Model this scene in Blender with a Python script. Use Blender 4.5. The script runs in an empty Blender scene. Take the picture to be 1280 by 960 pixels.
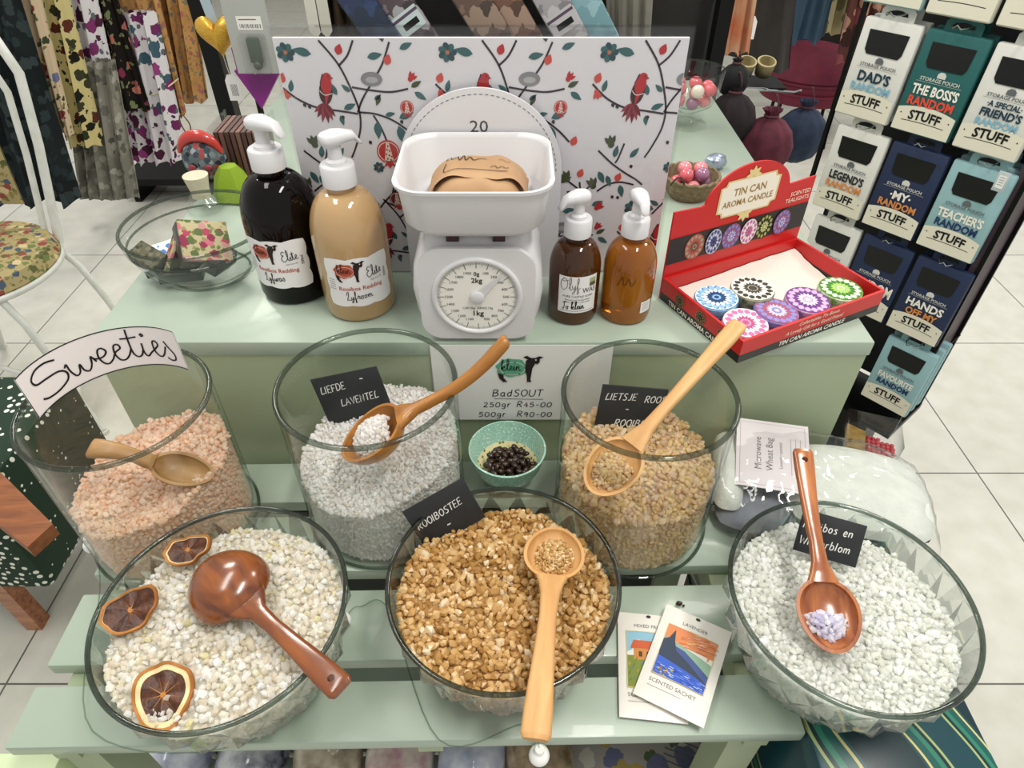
import bpy, bmesh, math, random
import numpy as np
from mathutils import Vector, Matrix, noise as mnoise
R = math.radians; PI = math.pi
SC = bpy.context.scene
COL = SC.collection

# ---------------------------------------------------------------- camera, light, exposure
FPX, PITCH, CAMH = 830.4, 41.52, 1.43
cam_data = bpy.data.cameras.new('camera'); cam = bpy.data.objects.new('camera', cam_data); COL.objects.link(cam)
cam.location = (0, 0, CAMH); cam.rotation_euler = (R(90 - PITCH), 0, 0)
cam_data.sensor_width = 36; cam_data.lens = FPX / 1280 * 36; cam_data.clip_start = 0.02
SC.camera = cam
SC.view_settings.view_transform = 'Standard'; SC.view_settings.look = 'None'
SC.view_settings.gamma = 1.0; SC.view_settings.use_curve_mapping = False
SC.view_settings.exposure = 0.32
SC.cycles.transparent_max_bounces = 48
world = bpy.data.worlds.new('shop_ambient'); SC.world = world; world.use_nodes = True
world.node_tree.nodes['Background'].inputs[0].default_value = (0.97, 0.97, 0.93, 1)
world.node_tree.nodes['Background'].inputs[1].default_value = 0.52
def lamp(name, x, y, z, sx, sy, power, col=(1, 0.97, 0.90), aim=None):
    l = bpy.data.lights.new(name, 'AREA'); l.shape = 'RECTANGLE'; l.size = sx; l.size_y = sy
    l.energy = power; l.color = col
    o = bpy.data.objects.new(name, l); COL.objects.link(o); o.location = (x, y, z)
    if aim: o.rotation_euler = (Vector(aim) - Vector((x, y, z))).to_track_quat('-Z', 'Y').to_euler()
    return o
lamp('ceiling_light_panel', 0.62, 0.05, 2.75, 0.22, 0.9, 21)
lamp('ceiling_light_panel', -0.75, 0.7, 2.75, 0.30, 1.2, 12)
lamp('ceiling_light_panel', 1.6, 2.0, 2.75, 0.6, 0.6, 24)
lamp('ceiling_light_panel', -1.3, 2.3, 2.75, 0.6, 0.6, 24)
lamp('ceiling_light_panel', 0.2, 3.6, 2.75, 1.2, 0.3, 10)

# ---------------------------------------------------------------- pixel -> point on a real plane of the place
_c, _s = math.cos(R(PITCH)), math.sin(R(PITCH))
def ray(u, v):
    y = (480 - v) / FPX
    return Vector(((u - 640) / FPX, _c + y * _s, -_s + y * _c))
def P(u, v, z):
    q = ray(u, v); return Vector((0, 0, CAMH)) + q * ((z - CAMH) / q.z)
def PY(u, v, Y):
    q = ray(u, v); return Vector((0, 0, CAMH)) + q * (Y / q.y)

# ---------------------------------------------------------------- materials
def lin(h):
    if isinstance(h, str):
        h = h.lstrip('#'); c = [int(h[i:i + 2], 16) / 255 for i in (0, 2, 4)]
        c = [x / 12.92 if x <= 0.04045 else ((x + 0.055) / 1.055) ** 2.4 for x in c]
    else: c = list(h)
    return (c[0], c[1], c[2], 1)
def newmat(name):
    m = bpy.data.materials.new(name); m.use_nodes = True
    nt = m.node_tree; return m, nt, nt.nodes['Principled BSDF']
def N(nt, t, **kw):
    n = nt.nodes.new(t)
    for k, v in kw.items():
        if k in n.inputs.keys(): n.inputs[k].default_value = v
        else: setattr(n, k, v)
    return n
def ramp(nt, fac, stops, mode='LINEAR'):
    r = nt.nodes.new('ShaderNodeValToRGB'); r.color_ramp.interpolation = mode
    e = r.color_ramp.elements
    while len(e) < len(stops): e.new(0.5)
    for i, (p, c) in enumerate(stops): e[i].position = p; e[i].color = lin(c)
    nt.links.new(fac, r.inputs[0]); return r.outputs[0]
def coord(nt, scale=(1, 1, 1), kind='Object', rot=(0, 0, 0)):
    tc = nt.nodes.new('ShaderNodeTexCoord'); mp = nt.nodes.new('ShaderNodeMapping')
    mp.inputs['Scale'].default_value = scale; mp.inputs['Rotation'].default_value = rot
    nt.links.new(tc.outputs[kind], mp.inputs[0]); return mp.outputs[0]
def bump(nt, b, height, strength=0.3, dist=0.002):
    n = N(nt, 'ShaderNodeBump', Strength=strength, Distance=dist)
    nt.links.new(height, n.inputs['Height']); nt.links.new(n.outputs[0], b.inputs['Normal'])
def pm(name, col, rough=0.5, metal=0.0, spec=0.5, var=None, vscale=20, coat=0, bmp=0, bscale=200, vstretch=(1, 1, 1)):
    m, nt, b = newmat(name)
    b.inputs['Base Color'].default_value = lin(col); b.inputs['Roughness'].default_value = rough
    b.inputs['Metallic'].default_value = metal; b.inputs['Specular IOR Level'].default_value = spec
    b.inputs['Coat Weight'].default_value = coat
    if var:
        nz = N(nt, 'ShaderNodeTexNoise', Scale=vscale, Detail=4.0); nt.links.new(coord(nt, vstretch), nz.inputs['Vector'])
        nt.links.new(ramp(nt, nz.outputs[0], [(0.35, col), (0.65, var)]), b.inputs['Base Color'])
    if bmp:
        n2 = N(nt, 'ShaderNodeTexNoise', Scale=bscale, Detail=3.0); nt.links.new(coord(nt), n2.inputs['Vector'])
        bump(nt, b, n2.outputs[0], bmp)
    return m
_pc = {}
def flat(col, rough=0.6):
    k = (col, rough)
    if k not in _pc: _pc[k] = pm('ink_' + str(col).strip('#'), col, rough, spec=0.3)
    return _pc[k]
def wood(name, c1, c2, rough=0.35, coat=0.2, sc=(14, 90, 90)):
    m, nt, b = newmat(name)
    nz = N(nt, 'ShaderNodeTexNoise', Scale=1.0, Detail=5.0, Distortion=0.6); nt.links.new(coord(nt, sc), nz.inputs['Vector'])
    nt.links.new(ramp(nt, nz.outputs[0], [(0.32, c1), (0.7, c2)]), b.inputs['Base Color'])
    b.inputs['Roughness'].default_value = rough; b.inputs['Coat Weight'].default_value = coat; b.inputs['Coat Roughness'].default_value = 0.15
    bump(nt, b, nz.outputs[0], 0.06, 0.001)
    return m
def glass(name, tint='#f4faf6', edge='#9aa5a0', refr=0.0, gloss=1.0, rough=0.02, blend=0.25, ior=1.45):
    # thin clear glass: lets light pass, reflects by Fresnel, looks thicker (darker) where it is seen edge-on
    m, nt, b = newmat(name); nt.nodes.remove(b)
    out = nt.nodes['Material Output']
    lw = N(nt, 'ShaderNodeLayerWeight', Blend=blend)
    tc = ramp(nt, lw.outputs['Facing'], [(0.0, tint), (0.55, tint), (1.0, edge)])
    tr = N(nt, 'ShaderNodeBsdfTransparent'); nt.links.new(tc, tr.inputs[0])
    base = tr.outputs[0]
    if refr:
        rf = N(nt, 'ShaderNodeBsdfRefraction', IOR=ior, Roughness=0.0); rf.inputs[0].default_value = lin(tint)
        mx = N(nt, 'ShaderNodeMixShader'); mx.inputs[0].default_value = refr
        nt.links.new(base, mx.inputs[1]); nt.links.new(rf.outputs[0], mx.inputs[2]); base = mx.outputs[0]
    gl = N(nt, 'ShaderNodeBsdfGlossy', Roughness=rough)
    lf = N(nt, 'ShaderNodeLayerWeight', Blend=0.5)      # Schlick reflectance, the same from both sides of the thin wall
    pw = N(nt, 'ShaderNodeMath', operation='POWER'); pw.inputs[1].default_value = 5; nt.links.new(lf.outputs['Facing'], pw.inputs[0])
    mu = N(nt, 'ShaderNodeMath', operation='MULTIPLY_ADD'); mu.inputs[1].default_value = 0.6 * gloss; mu.inputs[2].default_value = 0.04 * gloss
    nt.links.new(pw.outputs[0], mu.inputs[0])
    m2 = N(nt, 'ShaderNodeMixShader'); nt.links.new(mu.outputs[0], m2.inputs[0])
    nt.links.new(base, m2.inputs[1]); nt.links.new(gl.outputs[0], m2.inputs[2]); nt.links.new(m2.outputs[0], out.inputs[0])
    return m
def crystal_mat(name, stops, transl=0.58, rough=0.4):
    m, nt, b = newmat(name); out = nt.nodes['Material Output']
    g = N(nt, 'ShaderNodeNewGeometry')
    c = ramp(nt, g.outputs['Random Per Island'], stops)
    nt.links.new(c, b.inputs['Base Color']); b.inputs['Roughness'].default_value = rough
    t = N(nt, 'ShaderNodeBsdfTranslucent'); nt.links.new(c, t.inputs[0])
    mx = N(nt, 'ShaderNodeMixShader'); mx.inputs[0].default_value = transl
    nt.links.new(b.outputs[0], mx.inputs[1]); nt.links.new(t.outputs[0], mx.inputs[2]); nt.links.new(mx.outputs[0], out.inputs[0])
    return m
def floral(name, ground, blooms, scale=30, size=0.36, leaf=None, gvar=None, stretch=(1, 1, 1)):
    m, nt, b = newmat(name); b.inputs['Roughness'].default_value = 0.85; b.inputs['Specular IOR Level'].default_value = 0.15
    co = coord(nt, stretch)
    nz = N(nt, 'ShaderNodeTexNoise', Scale=scale * 2.2, Detail=2.0); nt.links.new(co, nz.inputs['Vector'])
    add = N(nt, 'ShaderNodeMixRGB', blend_type='LINEAR_LIGHT'); add.inputs[0].default_value = 0.28 / scale
    nt.links.new(co, add.inputs[1]); nt.links.new(nz.outputs['Color'], add.inputs[2])
    base = None
    if gvar:
        n3 = N(nt, 'ShaderNodeTexNoise', Scale=scale * 0.3); nt.links.new(co, n3.inputs['Vector'])
        base = ramp(nt, n3.outputs[0], [(0.4, ground), (0.6, gvar)])
    def layer(prev, sc, thr, stops):
        v = N(nt, 'ShaderNodeTexVoronoi', Scale=sc); nt.links.new(add.outputs[0], v.inputs['Vector'])
        lt = N(nt, 'ShaderNodeMath', operation='LESS_THAN'); lt.inputs[1].default_value = thr; nt.links.new(v.outputs['Distance'], lt.inputs[0])
        sp = N(nt, 'ShaderNodeSeparateColor'); nt.links.new(v.outputs['Color'], sp.inputs[0])
        cr = ramp(nt, sp.outputs[0], stops, 'CONSTANT')
        mx = N(nt, 'ShaderNodeMixRGB'); nt.links.new(lt.outputs[0], mx.inputs[0])
        if prev is None: mx.inputs[1].default_value = lin(ground)
        else: nt.links.new(prev, mx.inputs[1])
        nt.links.new(cr, mx.inputs[2]); return mx.outputs[0]
    n = len(blooms)
    if leaf:
        base = layer(base, scale * 1.7, size * 0.85, [(i / len(leaf), c) for i, c in enumerate(leaf)])
    base = layer(base, scale, size, [(i / n, c) for i, c in enumerate(blooms)])
    nt.links.new(base, b.inputs['Base Color'])
    n2 = N(nt, 'ShaderNodeTexNoise', Scale=400.0); nt.links.new(coord(nt), n2.inputs['Vector']); bump(nt, b, n2.outputs[0], 0.15)
    return m

# ---------------------------------------------------------------- mesh building
def frame(origin, x, up):
    x = Vector(x).normalized(); up = Vector(up); y = up.cross(x).normalized(); z = x.cross(y)
    m = Matrix((x, y, z)).transposed().to_4x4(); m.translation = origin; return m
class MB:
    def __init__(s): s.v = []; s.f = []; s.m = []; s.cur = 0
    def add(s, vs, fs, mi=None):
        o = len(s.v); s.v += [tuple(v) for v in vs]
        for f in fs: s.f.append([i + o for i in f]); s.m.append(s.cur if mi is None else mi)
        return s
    def box(s, x0, x1, y0, y1, z0, z1, mi=None, mtx=None, bev=0.0):
        if bev:
            bm = bmesh.new(); bmesh.ops.create_cube(bm, size=1)
            for v in bm.verts: v.co = Vector(((x0 + x1) / 2 + v.co.x * (x1 - x0), (y0 + y1) / 2 + v.co.y * (y1 - y0), (z0 + z1) / 2 + v.co.z * (z1 - z0)))
            bmesh.ops.bevel(bm, geom=bm.edges[:], offset=bev, segments=2, affect='EDGES', profile=0.5)
            vs = [v.co.copy() for v in bm.verts]; bm.verts.index_update()
            fs = [[v.index for v in f.verts] for f in bm.faces]; bm.free()
        else:
            vs = [Vector(p) for p in ((x0, y0, z0), (x1, y0, z0), (x1, y1, z0), (x0, y1, z0), (x0, y0, z1), (x1, y0, z1), (x1, y1, z1), (x0, y1, z1))]
            fs = [(3, 2, 1, 0), (4, 5, 6, 7), (0, 1, 5, 4), (1, 2, 6, 5), (2, 3, 7, 6), (3, 0, 4, 7)]
        if mtx: vs = [mtx @ v for v in vs]
        return s.add(vs, fs, mi)
    def lathe(s, prof, n=48, mi=None, cx=0, cy=0, sx=1, sy=1, a0=0, mtx=None, close=False, cap=True):
        vs = []; fs = []; k = len(prof)
        for (r, z) in prof:
            for i in range(n):
                a = a0 + 2 * PI * i / n; vs.append(Vector((cx + r * math.cos(a) * sx, cy + r * math.sin(a) * sy, z)))
        for j in range(k - 1 if not close else k):
            j2 = (j + 1) % k
            for i in range(n):
                i2 = (i + 1) % n; fs.append((j * n + i, j * n + i2, j2 * n + i2, j2 * n + i))
        if not close and cap:
            if prof[0][0] > 1e-6: fs.append(tuple(reversed(range(n))))
            if prof[-1][0] > 1e-6: fs.append(tuple(range((k - 1) * n, k * n)))
        if mtx: vs = [mtx @ v for v in vs]
        return s.add(vs, fs, mi)
    def tube(s, pts, rad, n=10, mi=None, closed=False):
        pts = [Vector(p) for p in pts]; k = len(pts); vs = []; fs = []
        rr = rad if isinstance(rad, (list, tuple)) else [rad] * k
        up = None
        for i, p in enumerate(pts):
            if closed: t = pts[(i + 1) % k] - pts[i - 1]
            else: t = pts[min(i + 1, k - 1)] - pts[max(i - 1, 0)]
            t.normalize()
            if up is None: up = Vector((0, 0, 1)) if abs(t.z) < 0.9 else Vector((1, 0, 0))
            a = t.cross(up).normalized(); up = a.cross(t).normalized()
            for j in range(n):
                q = 2 * PI * j / n; vs.append(p + (a * math.cos(q) + up * math.sin(q)) * rr[i])
        for i in range(k if closed else k - 1):
            i2 = (i + 1) % k
            for j in range(n):
                j2 = (j + 1) % n; fs.append((i * n + j, i * n + j2, i2 * n + j2, i2 * n + j))
        if not closed: fs.append(tuple(reversed(range(n)))); fs.append(tuple(range((k - 1) * n, k * n)))
        return s.add(vs, fs, mi)
    def ball(s, c, r, n=16, k=10, mi=None, sc=(1, 1, 1), mtx=None):
        prof = [(max(1e-7, math.sin(PI * i / k)) * r, -math.cos(PI * i / k) * r) for i in range(k + 1)]
        vs = []; fs = []
        for (q, z) in prof:
            for i in range(n):
                a = 2 * PI * i / n; vs.append(Vector((q * math.cos(a) * sc[0], q * math.sin(a) * sc[1], z * sc[2])))
        for j in range(k):
            for i in range(n):
                i2 = (i + 1) % n; fs.append((j * n + i, j * n + i2, (j + 1) * n + i2, (j + 1) * n + i))
        if mtx: vs = [mtx @ v for v in vs]
        return s.add([v + Vector(c) for v in vs], fs, mi)
    def prism(s, pts, z0, z1, mi=None, mtx=None):
        n = len(pts); vs = [Vector((x, y, z0)) for x, y in pts] + [Vector((x, y, z1)) for x, y in pts]
        fs = [tuple(reversed(range(n))), tuple(range(n, 2 * n))] + [(i, (i + 1) % n, n + (i + 1) % n, n + i) for i in range(n)]
        if mtx: vs = [mtx @ v for v in vs]
        return s.add(vs, fs, mi)
    def grid(s, fn, nu, nv, mi=None, cu=False):
        vs = [Vector(fn(i / nu if cu else i / (nu - 1), j / (nv - 1))) for j in range(nv) for i in range(nu)]
        fs = []
        for j in range(nv - 1):
            for i in range(nu if cu else nu - 1):
                i2 = (i + 1) % nu; fs.append((j * nu + i, j * nu + i2, (j + 1) * nu + i2, (j + 1) * nu + i))
        return s.add(vs, fs, mi)
    def mesh(s, name, mats, smooth=True, angle=40, merge=1e-6):
        me = bpy.data.meshes.new(name); me.from_pydata(s.v, [], s.f)
        if not isinstance(mats, (list, tuple)): mats = [mats]
        for m in mats: me.materials.append(m)
        me.polygons.foreach_set('material_index', s.m)
        bm = bmesh.new(); bm.from_mesh(me)
        if merge: bmesh.ops.remove_doubles(bm, verts=bm.verts, dist=merge)
        bmesh.ops.recalc_face_normals(bm, faces=bm.faces)
        if smooth:
            for f in bm.faces: f.smooth = True
            for e in bm.edges:
                if len(e.link_faces) == 2 and e.calc_face_angle(0) > R(angle): e.smooth = False
        bm.to_mesh(me); bm.free(); me.update(); return me
def link(name, me, parent=None, mtx=None):
    o = bpy.data.objects.new(name, me); COL.objects.link(o)
    if parent: o.parent = parent
    if mtx is not None:
        if parent: o.matrix_local = mtx
        else: o.matrix_world = mtx
    return o
def build(name, mb, mats, parent=None, mtx=None, smooth=True, angle=40, merge=1e-6):
    return link(name, mb.mesh(name, mats, smooth, angle, merge), parent, mtx)
def tag(o, label, cat, group=None, kind=None):
    o['label'] = label; o['category'] = cat
    if group: o['group'] = group
    if kind: o['kind'] = kind
    return o
def struct(o): o['kind'] = 'structure'; return o
def thing(name, label, cat, loc=None, mtx=None, group=None):
    o = bpy.data.objects.new(name, None); COL.objects.link(o); o.empty_display_size = 0.05
    if mtx is not None: o.matrix_world = mtx
    elif loc is not None: o.location = loc
    return tag(o, label, cat, group)
def at(x, y, z=0.0): return Matrix.Translation(Vector((x, y, z)))
def copy_tree(o, parent=None):
    c = o.copy(); COL.objects.link(c)
    if parent: c.parent = parent
    for ch in [k for k in bpy.data.objects if k.parent is o]: copy_tree(ch, c)
    return c

# ---------------------------------------------------------------- writing and print
def smooth_pts(pts, k=6):
    if len(pts) < 3: return pts
    o = []; p = [pts[0]] + list(pts) + [pts[-1]]
    for i in range(1, len(p) - 2):
        a, b, c, d = p[i - 1], p[i], p[i + 1], p[i + 2]
        for j in range(k):
            t = j / k
            o.append(tuple(0.5 * (2 * b[q] + (c[q] - a[q]) * t + (2 * a[q] - 5 * b[q] + 4 * c[q] - d[q]) * t * t + (3 * b[q] - a[q] - 3 * c[q] + d[q]) * t ** 3) for q in (0, 1)))
    o.append(tuple(pts[-1])); return o
def SP(s): return [tuple(float(q) for q in w.split(',')) for w in s.split()]
GL = {  # single-stroke hand lettering: advance, strokes on a 6 x 10 grid; a leading * means a smooth curve
 'A': (6.5, ["0,0 3,10 6,0", "1.3,4 4.8,4"]), 'B': (5.5, ["0,0 0.4,10", "*0.4,10 3.6,9.6 4,7.6 2.6,5.6 0.3,5.2", "*0.3,5.2 3.6,5 4.8,3 3.6,0.6 0,0"]),
 'D': (6, ["0,0 0.4,10", "*0.4,10 3.6,9.4 5.4,5.6 3.8,1 0,0"]), 'E': (5, ["4.6,10 0.3,10 0,0 4.6,0.3", "0.2,5 3.6,5.2"]),
 'F': (5, ["4.8,10 0.3,9.8 0,0", "0.2,5 3.4,5.2"]), 'I': (1.8, ["0.4,10 0.2,0"]), 'J': (4.6, ["*3.6,10 3.4,2 2,0 0.4,0.6"]),
 'K': (5, ["0,0 0.3,10", "4.6,10 0.2,4.4 4.8,0"]), 'L': (5, ["*2.4,10 1,8 0.4,1 0.6,0.2", "0.4,0.2 5,0.8"]), 'N': (6, ["0,0 0.4,10 4.8,0 5.2,10"]),
 'O': (6, ["*3,10 0.6,8 0.2,4 2,0.2 4.6,1.4 5.6,5.4 4.4,9.2 3,10"]), 'R': (5.6, ["0,0 0.6,10", "*0.4,10 3.8,10 4.6,7.6 3,5.4 0.4,5", "1.6,5.2 5.2,0"]),
 'S': (5, ["*4.6,9.2 2.6,10 0.6,8.4 1.4,6 3.6,4.4 4.2,2 2.4,0 0,0.8"]), 'T': (5.4, ["0,10 5.4,10", "2.7,10 2.4,0"]), 'U': (5.6, ["*0.2,10 0.2,3 1.6,0.1 3.6,0.3 5,3 5.2,10"]),
 'V': (5.6, ["0,10 2.6,0 5.4,10"]), 'W': (8, ["0,10 1.8,0 4,7 5.8,0 8,10"]), 'M': (7, ["0,0 0.6,10 3.4,3 6,10 6.6,0"]), 'G': (6, ["*5,9 3,10 0.6,7 0.8,2 3,0 5.2,1.6 5.2,4.6 3.2,4.6"]),
 'o': (4.6, ["*2,6 0.4,4.6 0.4,1.4 2,0 3.6,1.4 3.6,4.6 2,6"]), 'b': (4.6, ["*0.4,10 0.2,4 0.3,0", "*0.3,4.4 2,6 3.8,4.2 3.4,1 1.6,0 0.3,0.8"]), 's': (4, ["*3.2,5.4 1.6,6 0.6,4.6 2.8,2.4 2.6,0.4 0.2,0.4"]),
 'e': (4.4, ["*0.4,3 3.4,3.4 3,5.4 1.6,6 0.4,4 0.6,1 2,0 3.8,1"]), 'n': (4.8, ["0.2,6 0.3,0", "*0.3,3.6 1.6,5.6 3.2,5.4 3.6,3 3.6,0"]), 'r': (3.6, ["0.3,6 0.3,0", "*0.3,3.4 1.2,5.4 2.8,6"]),
 'l': (2, ["0.6,10 0.4,0"]), 'm': (7, ["0.2,6 0.2,0", "*0.2,3.6 1.4,5.8 2.8,5 3,0", "*3,3.6 4.4,5.8 5.8,5 6,0"]), 'i': (2, ["0.4,6 0.4,0", "0.4,8 0.5,8.5"]), 't': (3.6, ["*1.6,9 1.4,2 2,0 3.2,0.6", "0,6.4 3.4,6.4"]),
 'a': (4.8, ["*3.6,5.2 2,6 0.4,4 0.6,1 2,0 3.4,1.6 3.7,5.6", "*3.7,5.6 3.6,1 4.4,0"]), 'd': (4.8, ["*3.6,5 2,6 0.4,4 0.6,1 2,0 3.5,1.6", "3.7,10 3.5,0"]), 'g': (4.8, ["*3.6,5.2 2,6 0.4,4.2 0.6,1.8 2,1 3.6,2.4", "*3.6,5.8 3.6,-1 2.4,-3 0.4,-2.4"]),
 'f': (3.6, ["*3.4,9.4 2,10 1.4,7 1.2,0", "0.2,6 3,6"]), 'k': (4.4, ["0.3,10 0.2,0", "3.4,6 0.3,2.6 3.8,0"]), 'y': (4.6, ["*0.2,6 0.6,2 2,1.2 3.6,3", "*3.8,6 3.4,-1 2,-3 0.2,-2.4"]), 'u': (4.8, ["*0.2,6 0.4,1.4 1.8,0 3.4,1.6 3.6,6", "3.6,6 3.8,0"]), 'w': (6.4, ["*0.2,6 1.2,0.2 3,4.6 4.4,0.2 6,6"]),
 '0': (5.4, ["*2.6,8 0.6,6.4 0.4,2 2.4,0 4.4,2 4.4,6.4 2.6,8"]), '2': (5, ["*0.4,6.6 2,8 3.8,6.6 2.6,3.6 0.2,0", "0.2,0 4.6,0.2"]), '4': (5, ["3,8 0.2,3 4.6,3", "3.4,6 3.2,0"]), '5': (5, ["4.2,8 1,8 0.6,4.8", "*0.6,4.8 2.8,5.2 4.2,3.2 3,0.4 0.4,0.4"]),
 '9': (5, ["*4,6.4 2.4,8 0.8,6.6 1.2,4.4 3,4.4 4,6.4", "4,6.4 3.4,0"]), '-': (4, ["0.5,3.6 3.2,3.8"]), '~': (5, ["*0,4 1.2,5.2 2.6,4 4,5"]), '1': (2.6, ["1,8 0.9,0"]), ' ': (4, []),
}
class Ink:
    def __init__(s): s.p = []; s.mats = []
    def mi(s, col):
        m = flat(col) if isinstance(col, str) else col
        if m not in s.mats: s.mats.append(m)
        return s.mats.index(m)
    def poly(s, pts, col, z=0.0): s.p.append(([tuple(p) for p in pts], z, s.mi(col))); return s
    def rect(s, x0, y0, x1, y1, col, z=0.0): return s.poly([(x0, y0), (x1, y0), (x1, y1), (x0, y1)], col, z)
    def ell(s, cx, cy, rx, ry, col, z=0.0, n=20, a=0.0):
        ca, sa = math.cos(a), math.sin(a)
        return s.poly([(cx + rx * math.cos(t) * ca - ry * math.sin(t) * sa, cy + rx * math.cos(t) * sa + ry * math.sin(t) * ca) for t in [2 * PI * i / n for i in range(n)]], col, z)
    def leaf(s, x, y, ang, L, w, col, z=0.0, n=5):
        ca, sa = math.cos(ang), math.sin(ang); a = []; b = []
        for i in range(n + 1):
            t = i / n; h = w * math.sin(PI * t ** 0.8)
            a.append((x + L * t * ca - h * sa, y + L * t * sa + h * ca)); b.append((x + L * t * ca + h * sa, y + L * t * sa - h * ca))
        return s.poly(a + b[-2:0:-1], col, z)
    def stroke(s, pts, w, col, z=0.0, curve=False, taper=False):
        if curve: pts = smooth_pts(pts, 5)
        n = len(pts); L = []; Rr = []
        for i in range(n):
            a, b = pts[max(0, i - 1)], pts[min(n - 1, i + 1)]
            dx, dy = b[0] - a[0], b[1] - a[1]; q = math.hypot(dx, dy) or 1
            h = w / 2 * (1 - 0.75 * i / (n - 1) if taper else 1)
            L.append((pts[i][0] - dy / q * h, pts[i][1] + dx / q * h)); Rr.append((pts[i][0] + dy / q * h, pts[i][1] - dx / q * h))
        m = s.mi(col)
        for i in range(n - 1): s.p.append(([L[i], Rr[i], Rr[i + 1], L[i + 1]], z, m))
        return s
    def ring(s, cx, cy, r, w, col, z=0.0, n=40, a0=0, a1=2 * PI):
        return s.stroke([(cx + r * math.cos(a0 + (a1 - a0) * i / n), cy + r * math.sin(a0 + (a1 - a0) * i / n)) for i in range(n + 1)], w, col, z)
    def width(s, t): return sum(GL[c][0] + 1.4 for c in t) / 10
    def hand(s, t, x, y, size, col, w=0.08, z=0.0, slant=0.1, rot=0.0, align='L', xs=1.0):
        ca, sa = math.cos(rot), math.sin(rot); cx = 0
        if align == 'C': cx = -s.width(t) * 10 / 2
        for ch in t:
            adv, sts = GL[ch]
            for st in sts:
                cv = st[0] == '*'; pts = SP(st.lstrip('*'))
                q = [((cx + px + slant * py) * size / 10 * xs, py * size / 10) for px, py in pts]
                q = [(x + a * ca - b * sa, y + a * sa + b * ca) for a, b in q]
                s.stroke(q, w * size, col, z, curve=cv)
            cx += adv + 1.4
        return s
    def path(s, st, x, y, size, col, w=0.08, z=0.0, rot=0.0):
        ca, sa = math.cos(rot), math.sin(rot)
        for q in st.split(';'):
            pts = [(x + (a * ca - b * sa) * size, y + (a * sa + b * ca) * size) for a, b in SP(q)]
            s.stroke(pts, w * size, col, z, curve=True)
        return s
    def text(s, t, x, y, size, col, z=0.0, align='CENTER', bold=0.0, xs=1.0, shear=0.0, rot=0.0, arc=0.0):
        cu = bpy.data.curves.new('t', 'FONT'); cu.body = t; cu.size = 1.0; cu.align_x = align; cu.offset = bold; cu.shear = shear; cu.resolution_u = 2; cu.fill_mode = 'FRONT'
        ob = bpy.data.objects.new('t', cu); me = ob.to_mesh()
        ca, sa = math.cos(rot), math.sin(rot); m = s.mi(col)
        vs = [(v.co.x * size * xs, v.co.y * size) for v in me.vertices]
        if arc: vs = [(a, b - arc * a * a) for a, b in vs]
        vs = [(x + a * ca - b * sa, y + a * sa + b * ca) for a, b in vs]
        for f in me.polygons: s.p.append(([vs[i] for i in f.vertices], z, m))
        ob.to_mesh_clear(); bpy.data.objects.remove(ob); bpy.data.curves.remove(cu); return s
    def mesh(s, name, fn=None, step=None):
        bm = bmesh.new()
        for pts, z, m in s.p:
            vs = [bm.verts.new((p[0], p[1], z)) for p in pts]
            try: f = bm.faces.new(vs); f.material_index = m
            except ValueError: pass
        bm.normal_update()
        bad = [f for f in bm.faces if f.normal.z < 0]
        if bad: bmesh.ops.reverse_faces(bm, faces=bad)
        if step and bm.verts:
            xs = [v.co.x for v in bm.verts]; x = math.floor(min(xs) / step) * step + step
            while x < max(xs):
                bmesh.ops.bisect_plane(bm, geom=bm.verts[:] + bm.edges[:] + bm.faces[:], plane_co=(x, 0, 0), plane_no=(1, 0, 0), dist=1e-7); x += step
        if fn:
            for v in bm.verts: v.co = Vector(fn(v.co.x, v.co.y, v.co.z))
        me = bpy.data.meshes.new(name); bm.to_mesh(me); bm.free()
        for m in s.mats: me.materials.append(m)
        return me
    def build(s, name, parent=None, fn=None, mtx=None, step=None): return link(name, s.mesh(name, fn, step), parent, mtx)
def wrap(Rad, z0=0.0, ang=-PI / 2):   # a label bent round a vertical cylinder, its middle facing the direction ang
    def fn(x, y, z):
        a = ang + x / Rad; return ((Rad + z) * math.cos(a), (Rad + z) * math.sin(a), z0 + y)
    return fn
def upright(x, y, z): return (x, -z, y)   # lay a drawing on a plane facing -Y

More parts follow.
